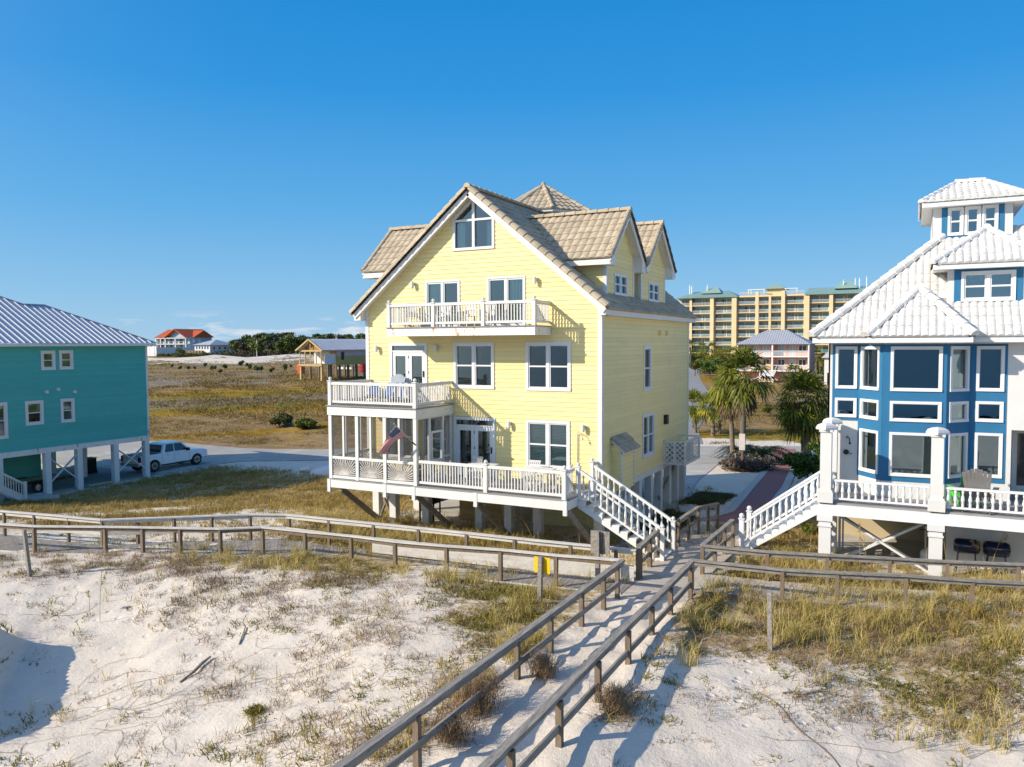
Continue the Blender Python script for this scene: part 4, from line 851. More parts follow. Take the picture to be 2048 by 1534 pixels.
m = MB(); m.box(-9.68,34.5,LZ0+.065,-8.98,35.2,4.50); m.build('casing', mat('grey_casing', (.35,.36,.35)), ac); m = MB(); m.lathe((-9.33,34.85,4.502), [(.33,0),(.33,.04),(.05,.06)], 14); m.build('fan_grille', M['black'], ac)
# ------------------------------------------------------------------ white house with the blue bay
Wh = thing('white_house', 'white stucco beach house with blue framed bay window, white tile roofs and square lookout tower', 'house', (0, 31, 1.8))
WF, WZ, WD = 29.1, 9.02, 3.95
f = Face((0,WF,0),(1,0,0),(0,-1,0)); m = MB()
bayx = [(-1.68,WF),(-.92,28.15),(.90,28.25),(1.60,WF)]
wins = {}    # face, s0, s1, rows
rows = ((7.43,8.87),(6.45,7.11),(4.67,6.10))
flL = [(-2.43,-1.74,*rows[0]),(-2.43,-1.74,*rows[1])]; flR = [(1.75,2.52,*r) for r in rows]
cut = lambda q: (q[0]+.04, q[1]-.04, q[2]+.04, q[3]-.04)
flat_wall(m, (0,WF,0), (1,0,0), (0,-1,0), WD, WZ, -2.65, -1.68, [cut(q) for q in flL])
flat_wall(m, (0,WF,0), (1,0,0), (0,-1,0), WD, WZ, 1.60, 2.70, [cut(q) for q in flR])
flat_wall(m, (0,WF,0), (1,0,0), (0,-1,0), 6.22, WZ, 2.70, 9.0)
m.box(-2.65, WF, 3.5, -2.60, 41, WZ); m.box(2.70, WF+.0, WD, 2.75, 31.0, 6.22); m.quad((2.75,31.0,WD),(9,31.0,WD),(9,31.0,6.22),(2.75,31.0,6.22)); m.quad((2.75,WF,6.22),(9,WF,6.22),(9,31,6.22),(2.75,31,6.22)); m.box(9,WF,1.2,9.05,41,WZ); m.box(-2.6,40.9,3.5,9,41,WZ)
faces = []
for i in range(3):
    a, b = A3(*bayx[i],0), A3(*bayx[i+1],0); L = np.linalg.norm(b-a); U = (b-a)/L; faces.append((Face(a, U, A3(U[1],-U[0],0)), L))
bw = ((.13,-.13),(.22,-.12),(.12,-.12))
for (fc, L), (d0, d1) in zip(faces, bw):
    flat_wall(m, fc.O, fc.U, fc.N, WD, WZ, 0, L, [cut((d0, L+d1, *r)) for r in rows])
m.quad(*[(x,y,WZ) for x, y in bayx]); m.build('wall', M['stucco'], Wh)
# blue bands proud of the wall, cut round the windows
m = MB()
class Shift(Face): pass
def blueface(fc, zb, zt, s0, s1, ops):
    q = Face(fc.O+fc.N*.018, fc.U, fc.N); flat_wall(m, q.O, q.U, q.N, zb, zt, s0, s1, [cut(o) for o in ops])
    for a, b in ((s0,zb),): m.quad(fc.P(s0,zb,0), fc.P(s1,zb,0), fc.P(s1,zb,.018), fc.P(s0,zb,.018))
blueface(f, 6.34, 8.94, -2.52, -1.68, flL); blueface(f, 4.50, 8.94, 1.60, 2.60, flR)
for (fc, L), (d0, d1) in zip(faces, bw): blueface(fc, 4.50, 8.94, -.006, L+.006, [(d0, L+d1, *r) for r in rows])
m.build('blue_panel', M['blue'], Wh)
kw = dict(cas=.085, rails=(), mats=('clean_white','bay_glass'), proud=.05, back=.05, sash=.02)
for q in flL: window(Wh, f, *q, **kw)
for q, fl in zip(flR, (None,None,None)): window(Wh, f, *q, **kw)
for k, ((fc, L), (d0, d1)) in enumerate(zip(faces, bw)):
    for i, r in enumerate(rows): window(Wh, fc, d0, L+d1, *r, **kw, fill='curtain' if (k == 2 and i == 0) else None)
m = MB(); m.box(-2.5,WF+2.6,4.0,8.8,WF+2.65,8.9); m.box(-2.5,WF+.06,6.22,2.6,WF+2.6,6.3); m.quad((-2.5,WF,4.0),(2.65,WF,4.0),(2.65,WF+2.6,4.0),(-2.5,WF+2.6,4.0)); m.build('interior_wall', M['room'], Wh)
m = MB(); fb = Face((0,31.0,0),(1,0,0),(0,-1,0)); fb.box(m, 2.95, 4.1, 3.97, 6.1, .0, .06); d = m.build('door', M['clean_white'], Wh); m = MB(); fb.box(m, 3.1, 3.5, 4.2, 5.95, .06, .07); fb.box(m, 3.62, 3.98, 4.2, 5.95, .06, .07); m.build('pane', M['dark_glass'], d)
# shower fittings on the white wall
m = MB(); m.tube([f.P(-2.04,5.72,.02), f.P(-2.02,5.80,.1), f.P(-1.95,5.76,.2), f.P(-1.92,5.62,.24)], .018, 7); m.lathe(f.P(-1.92,5.55,.24), [(.05,0),(.03,.05),(.015,.09)], 9); m.lathe(f.P(-2.05,5.25,.03), [(.09,-.03),(.09,.03),(.03,.06)], 12, axis=1); m.tube([f.P(-2.05,5.25,.03), f.P(-1.86,5.20,.12)], .014, 6); m.build('shower_fitting', M['black'], Wh)
# main roof
PT9 = .90; ey, ez, el = 28.55, 9.20, -3.15; m = MB(); Lr = 4.3; nm = math.hypot(1, PT9)
tile_roof(m, (el, ey, ez), (1,0,0), (0,1,PT9), Lr*nm, 0, 12.5, Lr, 12.5, pitch=.225, course=.46, amp=.05, step=.045)
m.quad((el,ey,ez-.03),(el+Lr,ey+Lr,ez+Lr*PT9-.03),(el+Lr,36,ez+Lr*PT9-.03),(el,41.5,ez-.03)); m.quad((el+Lr,ey+Lr,ez+Lr*PT9-.04),(9.4,ey+Lr,ez+Lr*PT9-.04),(9.4,41.5,ez),(el,41.5,ez-.04))
rf = m.build('roof', M['white_tile'], Wh); m = MB(); cap_line(m, (el,ey,ez), (el+Lr,ey+Lr,ez+Lr*PT9), .17, .45, .05); m.build('hip_cap', M['white_tile'], rf)
def eave_trim(mb, x0, x1, y, z, yw):
    mb.box(x0, y+.01, z-.21, x1, y+.06, z-.04); mb.box(x0+.01, y+.06, z-.20, x1-.01, yw, z-.17)
m = MB(); eave_trim(m, el+.02, -1.3, ey, ez, WF); eave_trim(m, 1.5, 9.4, ey, ez, WF); m.box(el+.02, ey+.06, ez-.21, el+.06, 41, ez-.04); m.box(el+.06, WF-.0, ez-.20, -2.6, 41, ez-.17); m.build('fascia', M['clean_white'], rf)
# hip over the bay
bc, hw, by, bz, bp = .09, 1.50, 27.72, 9.20, 1.03; m = MB()
tile_roof(m, (bc-hw, by, bz), (1,0,0), (0,1,bp), hw*math.hypot(1,bp), 0, 2*hw, hw, hw, pitch=.225, course=.44, amp=.05, step=.045)
for sd in (-1, 1):
    P0 = (bc+sd*hw, by, bz); S = A3(-sd, 0, bp); L = hw*math.hypot(1,bp); tile_roof(m, P0, (0,1,0), S, L, 0, .95, hw, hw+1.45, pitch=.225, course=.44, amp=.05, step=.045)
br_ = m.build('bay_roof', M['white_tile'], Wh); m = MB()
for sd in (-1, 1): cap_line(m, (bc+sd*hw, by, bz), (bc, by+hw, bz+hw*bp), .15, .42, .04)
cap_line(m, (bc, by+hw-.1, bz+hw*bp), (bc, by+hw+1.35, bz+hw*bp+.02), .15, .42, .04); m.build('hip_cap', M['white_tile'], br_)
m = MB(); m.box(bc-hw+.02, by+.01, bz-.21, bc+hw-.02, by+.06, bz-.04); m.box(bc-hw+.03, by+.06, bz-.2, bc+hw-.03, WF, bz-.172)
for sd in (-1, 1): a, b = sorted((bc+sd*(hw-.02), bc+sd*(hw-.06))); m.box(a, by+.06, bz-.21, b, ey, bz-.04)
m.build('fascia', M['clean_white'], br_)
# dormer
dv, d0, d1, dz0, dz1 = 29.75, .93, 3.18, 9.9, 11.5; m = MB(); fd = Face((0,dv,0),(1,0,0),(0,-1,0)); DW = (1.30,2.82,10.32,11.30)
flat_wall(m, (0,dv,0), (1,0,0), (0,-1,0), dz0, dz1, d0, d1, [cut(DW)]); m.quad((d0,dv,dz0),(d0,33,dz0),(d0,33,dz1),(d0,dv,dz1)); m.quad((d1,dv,dz0),(d1,33,dz0),(d1,33,dz1),(d1,dv,dz1)); m.build('dormer_wall', M['stucco'], Wh)
m = MB()
for a, b, c, d in ((1.10,1.34,10.18,11.5),(2.78,3.02,10.18,11.5),(1.34,2.78,11.26,11.5),(1.34,2.78,10.18,10.36)): fd.box(m, a, b, c, d, .0, .02)
m.build('blue_trim', M['blue'], Wh); window(Wh, fd, *DW, cols=2, cas=.085, mats=('clean_white','bay_glass'), proud=.06, name='dormer_window')
m = MB(); m.box(d0+.1, dv+1.2, dz0, d1-.1, dv+1.25, dz1); m.build('interior_wall', M['room'], Wh)
dc, dh, dy, dzz, dp = 2.055, 1.60, 29.28, 11.56, .76; m = MB()
tile_roof(m, (dc-dh, dy, dzz), (1,0,0), (0,1,dp), dh*math.hypot(1,dp), 0, 2*dh, dh, dh, pitch=.225, course=.42, amp=.055, step=.045)
for sd in (-1, 1): tile_roof(m, (dc+sd*dh, dy, dzz), (0,1,0), A3(-sd,0,dp), dh*math.hypot(1,dp), 0, 3.3, dh, 3.3, pitch=.225, course=.42, amp=.055, step=.045)
dr = m.build('dormer_roof', M['white_tile'], Wh); m = MB()
for sd in (-1, 1): cap_line(m, (dc+sd*dh, dy, dzz), (dc, dy+dh, dzz+dh*dp), .13, .4, .03)
cap_line(m, (dc, dy+dh-.1, dzz+dh*dp), (dc, dy+3.2, dzz+dh*dp), .13, .4, .03); m.build('hip_cap', M['white_tile'], dr)
m = MB(); m.box(dc-dh+.02, dy+.01, dzz-.19, dc+dh-.02, dy+.05, dzz-.03); m.box(dc-dh+.03, dy+.05, dzz-.18, dc+dh-.03, dv, dzz-.15)
for sd in (-1, 1):
    a, b = sorted((dc+sd*(dh-.02), dc+sd*(dh-.06))); m.box(a, dy+.05, dzz-.19, b, 32.4, dzz-.03); a, b = sorted((dc+sd*(dh-.06), dc+sd*1.12)); m.box(a, dv, dzz-.18, b, 32.4, dzz-.15)
m.build('fascia', M['clean_white'], dr)
# lookout tower
tx0, tx1, ty0, ty1, tz0, tz1 = .47, 2.95, 32.4, 36.8, 12.0, 13.98; ft = Face((0,ty0,0),(1,0,0),(0,-1,0)); m = MB(); TW = [(.95+.53*k, 1.44+.53*k, 12.80, 13.80) for k in range(3)]
flat_wall(m, (0,ty0,0), (1,0,0), (0,-1,0), tz0, tz1, tx0, tx1, [cut(q) for q in TW]); m.box(tx0,ty0,tz0,tx0+.01,ty1,tz1); m.box(tx1-.01,ty0,tz0,tx1,ty1,tz1); m.box(tx0,ty1-.01,tz0,tx1,ty1,tz1); m.build('tower_wall', M['stucco'], Wh)
m = MB()
for a, b, c, d in ((.76,.98,12.62,13.9),(2.47,2.68,12.62,13.9),(.98,2.47,13.77,13.9),(.98,2.47,12.62,12.83)): ft.box(m, a, b, c, d, 0, .02)
m.build('blue_trim', M['blue'], Wh)
for q in TW: window(Wh, ft, *q, cols=1, cas=.07, mats=('clean_white','bay_glass'), proud=.055, name='tower_window')
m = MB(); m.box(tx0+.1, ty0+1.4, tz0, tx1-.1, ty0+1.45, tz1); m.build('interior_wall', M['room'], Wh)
ax0, ax1, ay0, ay1, az = .10, 3.32, 31.93, 37.3, 14.0; r0, r1, ry, rz = 1.25, 2.2, 34.6, 15.02; m = MB(); S = A3(0, ry-ay0, rz-az); L = np.linalg.norm(S)
tile_roof(m, (ax0, ay0, az), (1,0,0), S, L, 0, ax1-ax0, r0-ax0, r1-ax0, pitch=.225, course=.42, amp=.055, step=.045)
for sd, xe, xr in ((-1,ax0,r0),(1,ax1,r1)): S = A3(xr-xe, 0, rz-az); tile_roof(m, (xe, ay0, az), (0,1,0), S, np.linalg.norm(S), 0, ay1-ay0, ry-ay0-.01, ry-ay0+.01, pitch=.225, course=.42, amp=.055, step=.045)
m.quad((ax0,ay1,az),(ax1,ay1,az),(r1,ry,rz),(r0,ry,rz)); tr = m.build('tower_roof', M['white_tile'], Wh); m = MB()
cap_line(m, (ax0,ay0,az), (r0,ry,rz), .10, .4, .02); cap_line(m, (ax1,ay0,az), (r1,ry,rz), .10, .4, .02); cap_line(m, (r0,ry,rz+.02), (r1,ry,rz+.02), .12, .4, .02); m.build('hip_cap', M['white_tile'], tr)
m = MB(); m.box(ax0+.02, ay0+.01, az-.19, ax1-.02, ay0+.05, az-.03)
for x in (ax0+.02, ax1-.06): m.box(x, ay0+.05, az-.19, x+.04, ay1, az-.03)
m.box(ax0+.06, ay0+.05, az-.18, ax1-.06, ay1, az-.16); m.build('fascia', M['clean_white'], tr)
# veranda deck
VF = 26.5; m = MB()
for i in range(32): m.box(-2.62, VF-.02+i*.143, WD-.05, 9.0, VF-.02+i*.143+.138, WD)
vd = m.build('veranda_deck', M['deckgrey'], Wh); m = MB(); m.box(-2.66, VF-.06, 3.54, 9, VF+.18, WD-.055); m.box(-2.66, VF+.18, 3.54, -2.45, WF, WD-.055)
for i in range(28): m.box(-2.4+i*.41, VF+.2, 3.6, -2.36+i*.41, WF+1.8, WD-.06)
m.build('fascia', M['clean_white'], vd)
def pier(x, y):
    m = MB(); z0 = tz(x, y)-.3; m.cbox(x, y, (z0+3.36)/2, .36, .36, 3.36-z0); m.cbox(x, y, 3.20, .42, .42, .05); m.cbox(x, y, 3.45, .46, .46, .18)
    m.cbox(x, y, WD+.17, .46, .46, .34); m.cbox(x, y, WD+.37, .41, .41, .06); m.cbox(x, y, 5.3, .33, .33, 1.9); m.cbox(x, y, 6.22, .40, .40, .07)
    m.lathe((x, y, 6.256), [(.32,0),(.32,.06),(.27,.14),(.16,.19),(.04,.21)], 4); a = math.cos(PI/4)
    o = m.build('pier', M['stucco'], Wh); return o
for x in (-2.45, .65, 3.75): pier(x, VF+.08)
pier(-2.45, 28.55)
def balus(x0, x1, y, z, h=.74, gap=.19):
    m = MB(); m.beam((x0,y,z+h-.035),(x1,y,z+h-.035), .10, .07); m.beam((x0,y,z+.13),(x1,y,z+.13), .07, .06); n = int((x1-x0)/gap)
    for i in range(n): turned(m, x0+(x1-x0)*(i+.5)/n, y, z+.16, h-.23, .052)
    return m
for a, b in ((-2.24,.44),(.86,3.54)): balus(a, b, VF+.06, WD).build('railing', M['clean_white'], vd)
m = MB(); n = 9
for i in range(n): turned(m, -2.42, 26.85+i*.17, WD+.16, .51, .05)
m.beam((-2.42,26.8,WD+.705),(-2.42,28.3,WD+.705), .10, .07); m.beam((-2.42,26.8,WD+.13),(-2.42,28.3,WD+.13), .07, .06); m.build('railing', M['clean_white'], vd)
# stairs down to the walk
A0, A1 = A3(-2.66, 26.62, WD), A3(-5.05, 26.62, 2.1); n = 10; m = MB(); stair(m, A0, A1, 1.25, 'x', n, .05)
for y in (26.60, 27.86):
    for i in range(n):
        xa = A0[0]+(A1[0]-A0[0])*i/n; xb = A0[0]+(A1[0]-A0[0])*(i+1)/n; z = A0[2]+(A1[2]-A0[2])*(i+1)/n; zl = lambda x: A0[2]-.42+(A1[2]-A0[2]+.24)*(x-A0[0])/(A1[0]-A0[0])
        m.prism([(xa,y,zl(xa)),(xb,y,zl(xb)),(xb,y,z-.003),(xa,y,z-.003)], (0,.05,0))
ws = m.build('staircase', M['clean_white'], Wh)
for y in (26.58, 27.92):
    m = MB(); h = .80; a, b = A3(-2.7, y, WD-.02), A3(A1[0]+.06, y, 2.22); m.beam(a+Z3*h, b+Z3*h, .09, .07); m.beam(a+Z3*.1, b+Z3*.1, .07, .07)
    for i in range(11): q = a+(b-a)*(i+.6)/11.4; turned(m, q[0], q[1], q[2]+.13, h-.17, .055)
    m.build('handrail', M['clean_white'], ws); m = MB(); newel(m, A1[0], y, 1.95, 1.18, .15, .085); m.build('newel_post', M['clean_white'], ws)
# undercroft
m = MB(); m.beam((-2.2,27.4,3.45),(.5,27.4,1.85), .07, .27, up=(0,1,0)); m.beam((-2.2,27.48,1.85),(.5,27.48,3.45), .07, .27, up=(0,1,0)); m.build('cross_brace', M['stucco'], Wh)
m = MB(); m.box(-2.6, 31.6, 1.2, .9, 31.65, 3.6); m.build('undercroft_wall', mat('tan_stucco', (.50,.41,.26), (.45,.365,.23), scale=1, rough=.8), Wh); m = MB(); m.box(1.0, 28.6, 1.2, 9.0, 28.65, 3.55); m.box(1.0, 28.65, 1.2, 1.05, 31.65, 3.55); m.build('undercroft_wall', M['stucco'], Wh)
m = MB(); m.box(-2.62, 27.2, 1.3, 9.0, 31.6, 1.83); m.build('floor_slab', M['conc'], Wh)
m = MB(); m.tube([(-2.2,28.9,1.8),(-2.2,28.9,3.5)], .04, 8); m.tube([(-2.1,29.0,1.8),(-2.1,29.0,3.5)], .03, 8); m.build('drain_pipe', M['white'], Wh)
# ------------------------------------------------------------------ teal house on piles
TU, T0, T1, TZ0, TZ1 = -47.1, 20.4, 36.6, 2.82, 9.12; TL = -60.0
Te = thing('teal_house', 'teal clapboard house with ribbed grey metal roof raised on white piles', 'house', (TU-5, 30, 0))
ft = Face((TU,0,0),(0,1,0),(1,0,0)); m = MB()
TWN = [(29.22,30.11,7.56,8.74,'shade'),(30.36,31.26,7.56,8.75,'shade'),(28.17,29.27,4.28,5.74,'halfshade'),(30.35,31.25,4.25,5.74,'blind'),(26.0,27.14,3.64,5.76,'halfshade')]
lap_wall(m, (TU,0,0), (0,1,0), (1,0,0), TZ0, TZ1, lambda z: T0, lambda z: T1, [hole(*q[:4],.07) for q in TWN])
lap_wall(m, (0,T0,0), (1,0,0), (0,-1,0), TZ0, TZ1, lambda z: TL, lambda z: TU); lap_wall(m, (0,T1,0), (1,0,0), (0,1,0), TZ0, TZ1, lambda z: TL, lambda z: TU, ex=.5)
m.box(TL, T0+.02, TZ0+.05, TU-.02, T1-.02, TZ0+.1); m.box(TL, T0, TZ0, TL+.05, T1, TZ1); m.box(TL,T0+.1,TZ1-.1,TU-.05,T1-.1,TZ1-.05); m.build('wall', M['teal'], Te)
m = MB(); m.box(TU-2.4,T0+.2,TZ0+.1,TU-2.35,T1-.2,TZ1-.1); m.build('interior_wall', M['room'], Te)
for q in TWN: window(Te, ft, *q[:4], cols=1, cas=.15, fill=q[4])
m = MB(); m.box(TU-.10,T1-.0,TZ0-.0,TU+.035,T1+.035,TZ1-.02); m.box(TU+.0,T1-.12,TZ0,TU+.035,T1,TZ1-.02); m.box(TU-.02,T0,TZ0-.32,TU+.06,T1,TZ0); m.box(TL,T1-.05,TZ0-.32,TU-.02,T1+.02,TZ0); m.box(TL,T0-.02,TZ0-.32,TU-.02,T0+.05,TZ0)
m.build('trim', M['rusty'], Te)
# hipped ribbed roof
ov, ez, p = .55, 9.20, .53; hx, hy0, hy1 = TU+ov, T0-ov, T1+.35; hl = 6.9; t1 = 4.75; h1 = A3(hx-t1, hy1-t1, ez+p*t1); h2 = h1-A3(0,1.4,0); apx = A3(hx-hl, h2[1]-(hl-t1), ez+p*hl); fpx = A3(hx-hl, hy0+hl, ez+p*hl); m = MB(); W_ = lambda q: (TL-2, q[1], q[2])
m.quad((hx,hy0,ez),(hx,hy1,ez),h1,h2,apx,fpx); m.quad((hx,hy1,ez),W_((0,hy1,ez)),W_(h1),h1); m.quad(h1,W_(h1),W_(h2),h2); m.quad(h2,W_(h2),W_(apx),apx); m.quad((hx,hy0,ez),fpx,W_(fpx),(TL-2,hy0,ez)); m.quad(apx,W_(apx),W_(fpx),fpx)
tmax = lambda y: min(y-hy0, hl, (hy1-y) if y > h1[1] else (t1 if y > h2[1] else t1+h2[1]-y))
rf = m.build('roof', M['metal'], Te); m = MB(); n = int((hy1-hy0)/.40)
for i in range(1, n):
    y = hy0+(hy1-hy0)*i/n; t = tmax(y); m.beam((hx+.02,y,ez+.012),(hx-t+.05,y,ez+p*t-.02), .075, .045, up=(p,0,1))
for i in range(1, 21):
    x = hx-i*.40; t = min(hx-x, t1); m.beam((x,hy1+.02,ez+.012),(x,hy1-t+.05,ez+p*t-.02), .055, .035, up=(0,p,1))
m.build('roof_rib', M['metal_rib'], rf); m = MB()
for a, b in (((hx,hy0,ez),fpx),((hx,hy1,ez),h1),(h1,h2),(h2,apx),(apx,fpx),(h1,W_(h1))): m.beam(A3(*a)+Z3*.03, A3(*b)+Z3*.03, .16, .05)
m.build('ridge_cap', M['metal'], rf); m = MB(); m.box(hx-.06,hy0,ez-.20,hx-.01,hy1,ez-.02); m.box(TL,hy1-.06,ez-.20,hx-.06,hy1-.01,ez-.02); m.box(TU+.04,hy0,ez-.19,hx-.06,hy1-.06,ez-.16); m.build('fascia', M['clean_white'], rf)
for y, z in ((29.5,6.22),(30.22,6.35),(31.29,6.13)):
    m = MB(); c = ft.P(y, z, .0); m.lathe(c, [(.12,0),(.12,.08),(.07,.16)], 8, axis=0); m.build('wall_vent', M['clean_white'], Te)
ys = (26.6, 29.45, 31.5, 34.05, 36.4)
for y in ys: m = MB(); m.box(TU-.30,y-.17,-.1,TU+.06,y+.17,TZ0-.32); m.build('pile', M['clean_white'], Te)
for x in (TU-3.4, TU-6.8):
    for y in (36.4, 34.05, 31.5): m = MB(); m.box(x-.15,y-.15,-.1,x+.15,y+.15,TZ0-.32); m.build('pile', M['clean_white'], Te)
for a, b in ((29.45,31.5),(34.05,36.4)):
    m = MB(); m.beam((TU-.06,a+.1,2.15),(TU-.06,b-.1,.55), .05, .17, up=(1,0,0)); m.beam((TU-.12,a+.1,.55),(TU-.12,b-.1,2.15), .05, .17, up=(1,0,0)); m.build('cross_brace', M['clean_white'], Te)
m = MB(); lap_wall(m, (TU-4.2,0,0), (0,1,0), (1,0,0), .06, TZ0-.1, lambda z: 25.5, lambda z: 31.6); lap_wall(m, (0,31.6,0), (-1,0,0), (0,1,0), .06, TZ0-.1, lambda z: -(TU-4.2), lambda z: -(TL)); m.build('ground_wall', M['teal'], Te)
# entry steps
m = MB(); a0, a1 = A3(TU+.12, 25.2, 1.55), A3(TU+.12, 27.3, .12); stair(m, a0, a1, 1.05, 'y', 8, .05)
for x in (TU+.08, TU+1.17): m.beam((x,a0[1],a0[2]-.12),(x,a1[1],a1[2]-.06), .05, .28)
m.box(TU+.1,23.6,1.48,TU+1.2,25.2,1.55); ss = m.build('staircase', M['white'], Te)
for x in (TU+1.18,): 
    m = MB(); railing(m, (x,25.2,1.5),(x,27.25,.16), .92, .14); m.build('railing', M['white'], ss)
    for y, z0, z1 in ((25.1,-.1,2.6),(27.3,-.05,1.15)): m = MB(); m.box(x-.08,y-.08,z0,x+.08,y+.08,z1); m.build('newel_post', M['white'], ss)
m = MB(); m.box(TU+.0,27.35,-.1,TU+1.9,28.9,.14); m.build('landing', M['conc'], ss)
# ------------------------------------------------------------------ buildings farther inland
# resort block
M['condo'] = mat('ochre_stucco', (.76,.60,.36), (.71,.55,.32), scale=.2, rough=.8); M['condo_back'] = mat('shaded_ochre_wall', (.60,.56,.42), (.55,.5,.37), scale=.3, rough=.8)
M['green_roof'] = mat('sea_green_metal_roof', (.27,.40,.345), (.24,.37,.32), scale=.15, rough=.5, metal=.1); M['teal_glass'] = mat('teal_window_glass', (.10,.25,.26), (.03,.08,.09), scale=.35, rough=.12, spec=.8)
M['pale_rail'] = mat('pale_rail', (.68,.70,.70), (.6,.62,.63), scale=.5, rough=.6)
CV = 309.0; cz = [5.3+3.07*k for k in range(7)]; top = cz[6]+.2
Co = thing('resort_block', 'long ochre resort block with stacked balconies and sea green metal roof', 'apartment building', (-50, CV, 4))
cols = [(-83.5,-79.6),(-78.6,-71.4),(-70.0,-63.1),(-61.3,-54.4),(-53.2,-49.5),(-48.7,-44.9),(-43.6,-36.9),(-35.0,-28.2),(-26.9,-19.7),(-18.6,-11.6),(-10.4,-3.6),(-2.4,4.4)]
m = MB(); m.box(-84.5,CV+1.9,2,6,CV+16,top+2.9); m.build('back_wall', M['condo_back'], Co)
rail = MB()
for i, (a, b) in enumerate(cols):
    nx = cols[i+1][0] if i+1 < len(cols) else b+1
    pr = 1.1 if nx-b > 1.2 else .45
    m = MB(); m.box(b, CV-pr, 2, nx, CV+1.9, top+(2.9 if i not in (3,5) else 4.6)); m.build('pillar', M['condo'], Co)
m = MB(); m.box(-79.6,CV-.4,2,-78.6,CV+1.9,top+2.8); m.build('pillar', M['condo'], Co)
for k, z in enumerate(cz):
    m = MB(); m.box(-83.5, CV-.30, z-.18, 4.4, CV+1.9, z+.10); m.build('balcony_slab', M['condo'], Co)
    for i, (a, b) in enumerate(cols[:10]):
        r = MB(); r.box(a, CV-.26, z+1.08, b, CV-.20, z+1.16)
        n = int((b-a)/.22)
        for j in range(n): x = a+(b-a)*(j+.5)/n; r.box(x-.03, CV-.25, z+.1, x+.03, CV-.21, z+1.08)
        if k: r.build('railing', M['pale_rail'], Co)
        g = MB(); w = (b-a)
        for s0, s1 in ((.06,.44),(.52,.60),(.66,.96)) if (i+k) % 3 else ((.04,.36),(.42,.90)): g.box(a+w*s0, CV+1.82, z+.15, a+w*s1, CV+1.895, z+2.35)
        g.build('window', M['teal_glass'], Co)
        if (i*7+k*3) % 4 == 0:
            g = MB(); g.box(a+w*.40, CV+1.80, z+.15, a+w*.50, CV+1.815, z+2.3); g.build('door', M['black'], Co)
def hiproof(mb, x0, x1, y0, y1, z, h, ins):
    mb.add([(x0,y0,z),(x1,y0,z),(x1,y1,z),(x0,y1,z),(x0+ins,(y0+y1)/2,z+h),(x1-ins,(y0+y1)/2,z+h)], [(0,1,5,4),(1,2,5),(2,3,4,5),(3,0,4),(3,2,1,0)])
def ribs(mb, x0, x1, y0, y1, z, h, ins, st, w=.07):
    n = int((x1-x0)/st); ym = (y0+y1)/2
    for i in range(1, n):
        x = x0+(x1-x0)*i/n; t = min(1, (x-x0)/max(ins, .01), (x1-x)/max(ins, .01)); mb.beam((x,y0,z+.02),(x,y0+(ym-y0)*t,z+.02+h*t), w, .08, up=(0,-h,ym-y0))
rz = top+2.75
for x0, x1 in ((-84.8,-60.4),(-36.6,6.5)):
    m = MB(); hiproof(m, x0, x1, CV-1.6, CV+17.5, rz, 3.0, 5.5 if x0 < -80 else .1); ro = m.build('roof', M['green_roof'], Co); m = MB(); ribs(m, x0, x1, CV-1.6, CV+17.5, rz, 3.0, 5.5 if x0 < -80 else .1, .85); m.build('roof_rib', M['green_roof'], ro)
m = MB(); hiproof(m, -76, -68, CV+3, CV+12, rz+2.0, 2.6, 2.2); m.build('roof_dormer', M['green_roof'], Co); m = MB(); hiproof(m, -27, -19, CV+3, CV+12, rz+2.2, 2.8, 2.2); m.build('roof_dormer', M['green_roof'], Co)
m = MB(); m.box(-60.4, CV-.4, top+2.6, -36.9, CV+12, top+3.1)
for x in np.arange(-60.2, -37, .4): m.box(x-.04, CV-.35, top+3.1, x+.04, CV-.28, top+4.3)
m.box(-60.3, CV-.38, top+4.3, -37, CV-.25, top+4.42); m.build('terrace', M['condo'], Co)
m = MB(); m.box(-50.6,CV+3,top+3.1,-44.6,CV+9,top+5.6); pv = m.build('pavilion', M['condo'], Co); m = MB(); hiproof(m, -52.0,-43.4,CV+1.5,CV+10.5,top+5.6,2.5,4.2); m.build('roof', M['green_roof'], pv)
m = MB(); m.box(-57.5,CV+.5,top+5.3,-51,CV+.9,top+5.55); m.box(-44,CV+.5,top+5.3,-39.3,CV+.9,top+5.55)
for x in (-57.2,-56.2,-51.4,-43.6,-39.6): m.box(x-.12,CV+.55,top+3.1,x+.12,CV+.85,top+5.3)
m.build('pergola', M['clean_white'], Co)
for x, h in ((-81.0,2.4),(-80.2,2.0),(-74.0,2.2),(-24,2.0),(-20,2.6),(-18.6,2.6),(-16.2,3.0)):
    m = MB(); m.box(x-.16,CV+5,rz+1.2,x+.16,CV+5.3,rz+3.0+h); m.box(x-.05,CV+5.1,rz+1.2,x+.05,CV+5.2,rz+3.6+h); m.build('antenna', M['clean_white'], Co)
# pink guest house
PV = 158.0; Pk = thing('pink_house', 'pink two storey guest house with grey hip roof and white porches', 'house', (-24.5, PV, 1.6)); pk = mat('pink_stucco', (.70,.39,.30), (.66,.36,.27), scale=.3, rough=.8)
x0, x1, zf1, zf2, ze = -31.2, -17.9, 3.75, 6.5, 8.75; fpk = Face((0,PV+1.6,0),(1,0,0),(0,-1,0))
m = MB(); m.box(x0+.1,PV+1.6,1,x1-.1,PV+11,ze-.02); m.box(x0,PV-.1,3.5,x0+.14,PV+1.6,ze-.05); m.box(x1-.14,PV-.1,3.5,x1,PV+1.6,ze-.05); m.build('wall', pk, Pk)
m = MB(); hiproof(m, x0-.35, x1+.35, PV-.5, PV+11.6, ze, 2.85, 5.1); ro = m.build('roof', M['metal'], Pk); m = MB(); ribs(m, x0-.35, x1+.35, PV-.5, PV+11.6, ze, 2.85, 5.1, .45, .05); m.build('roof_rib', mat('grey_rib', (.30,.32,.35)), ro)
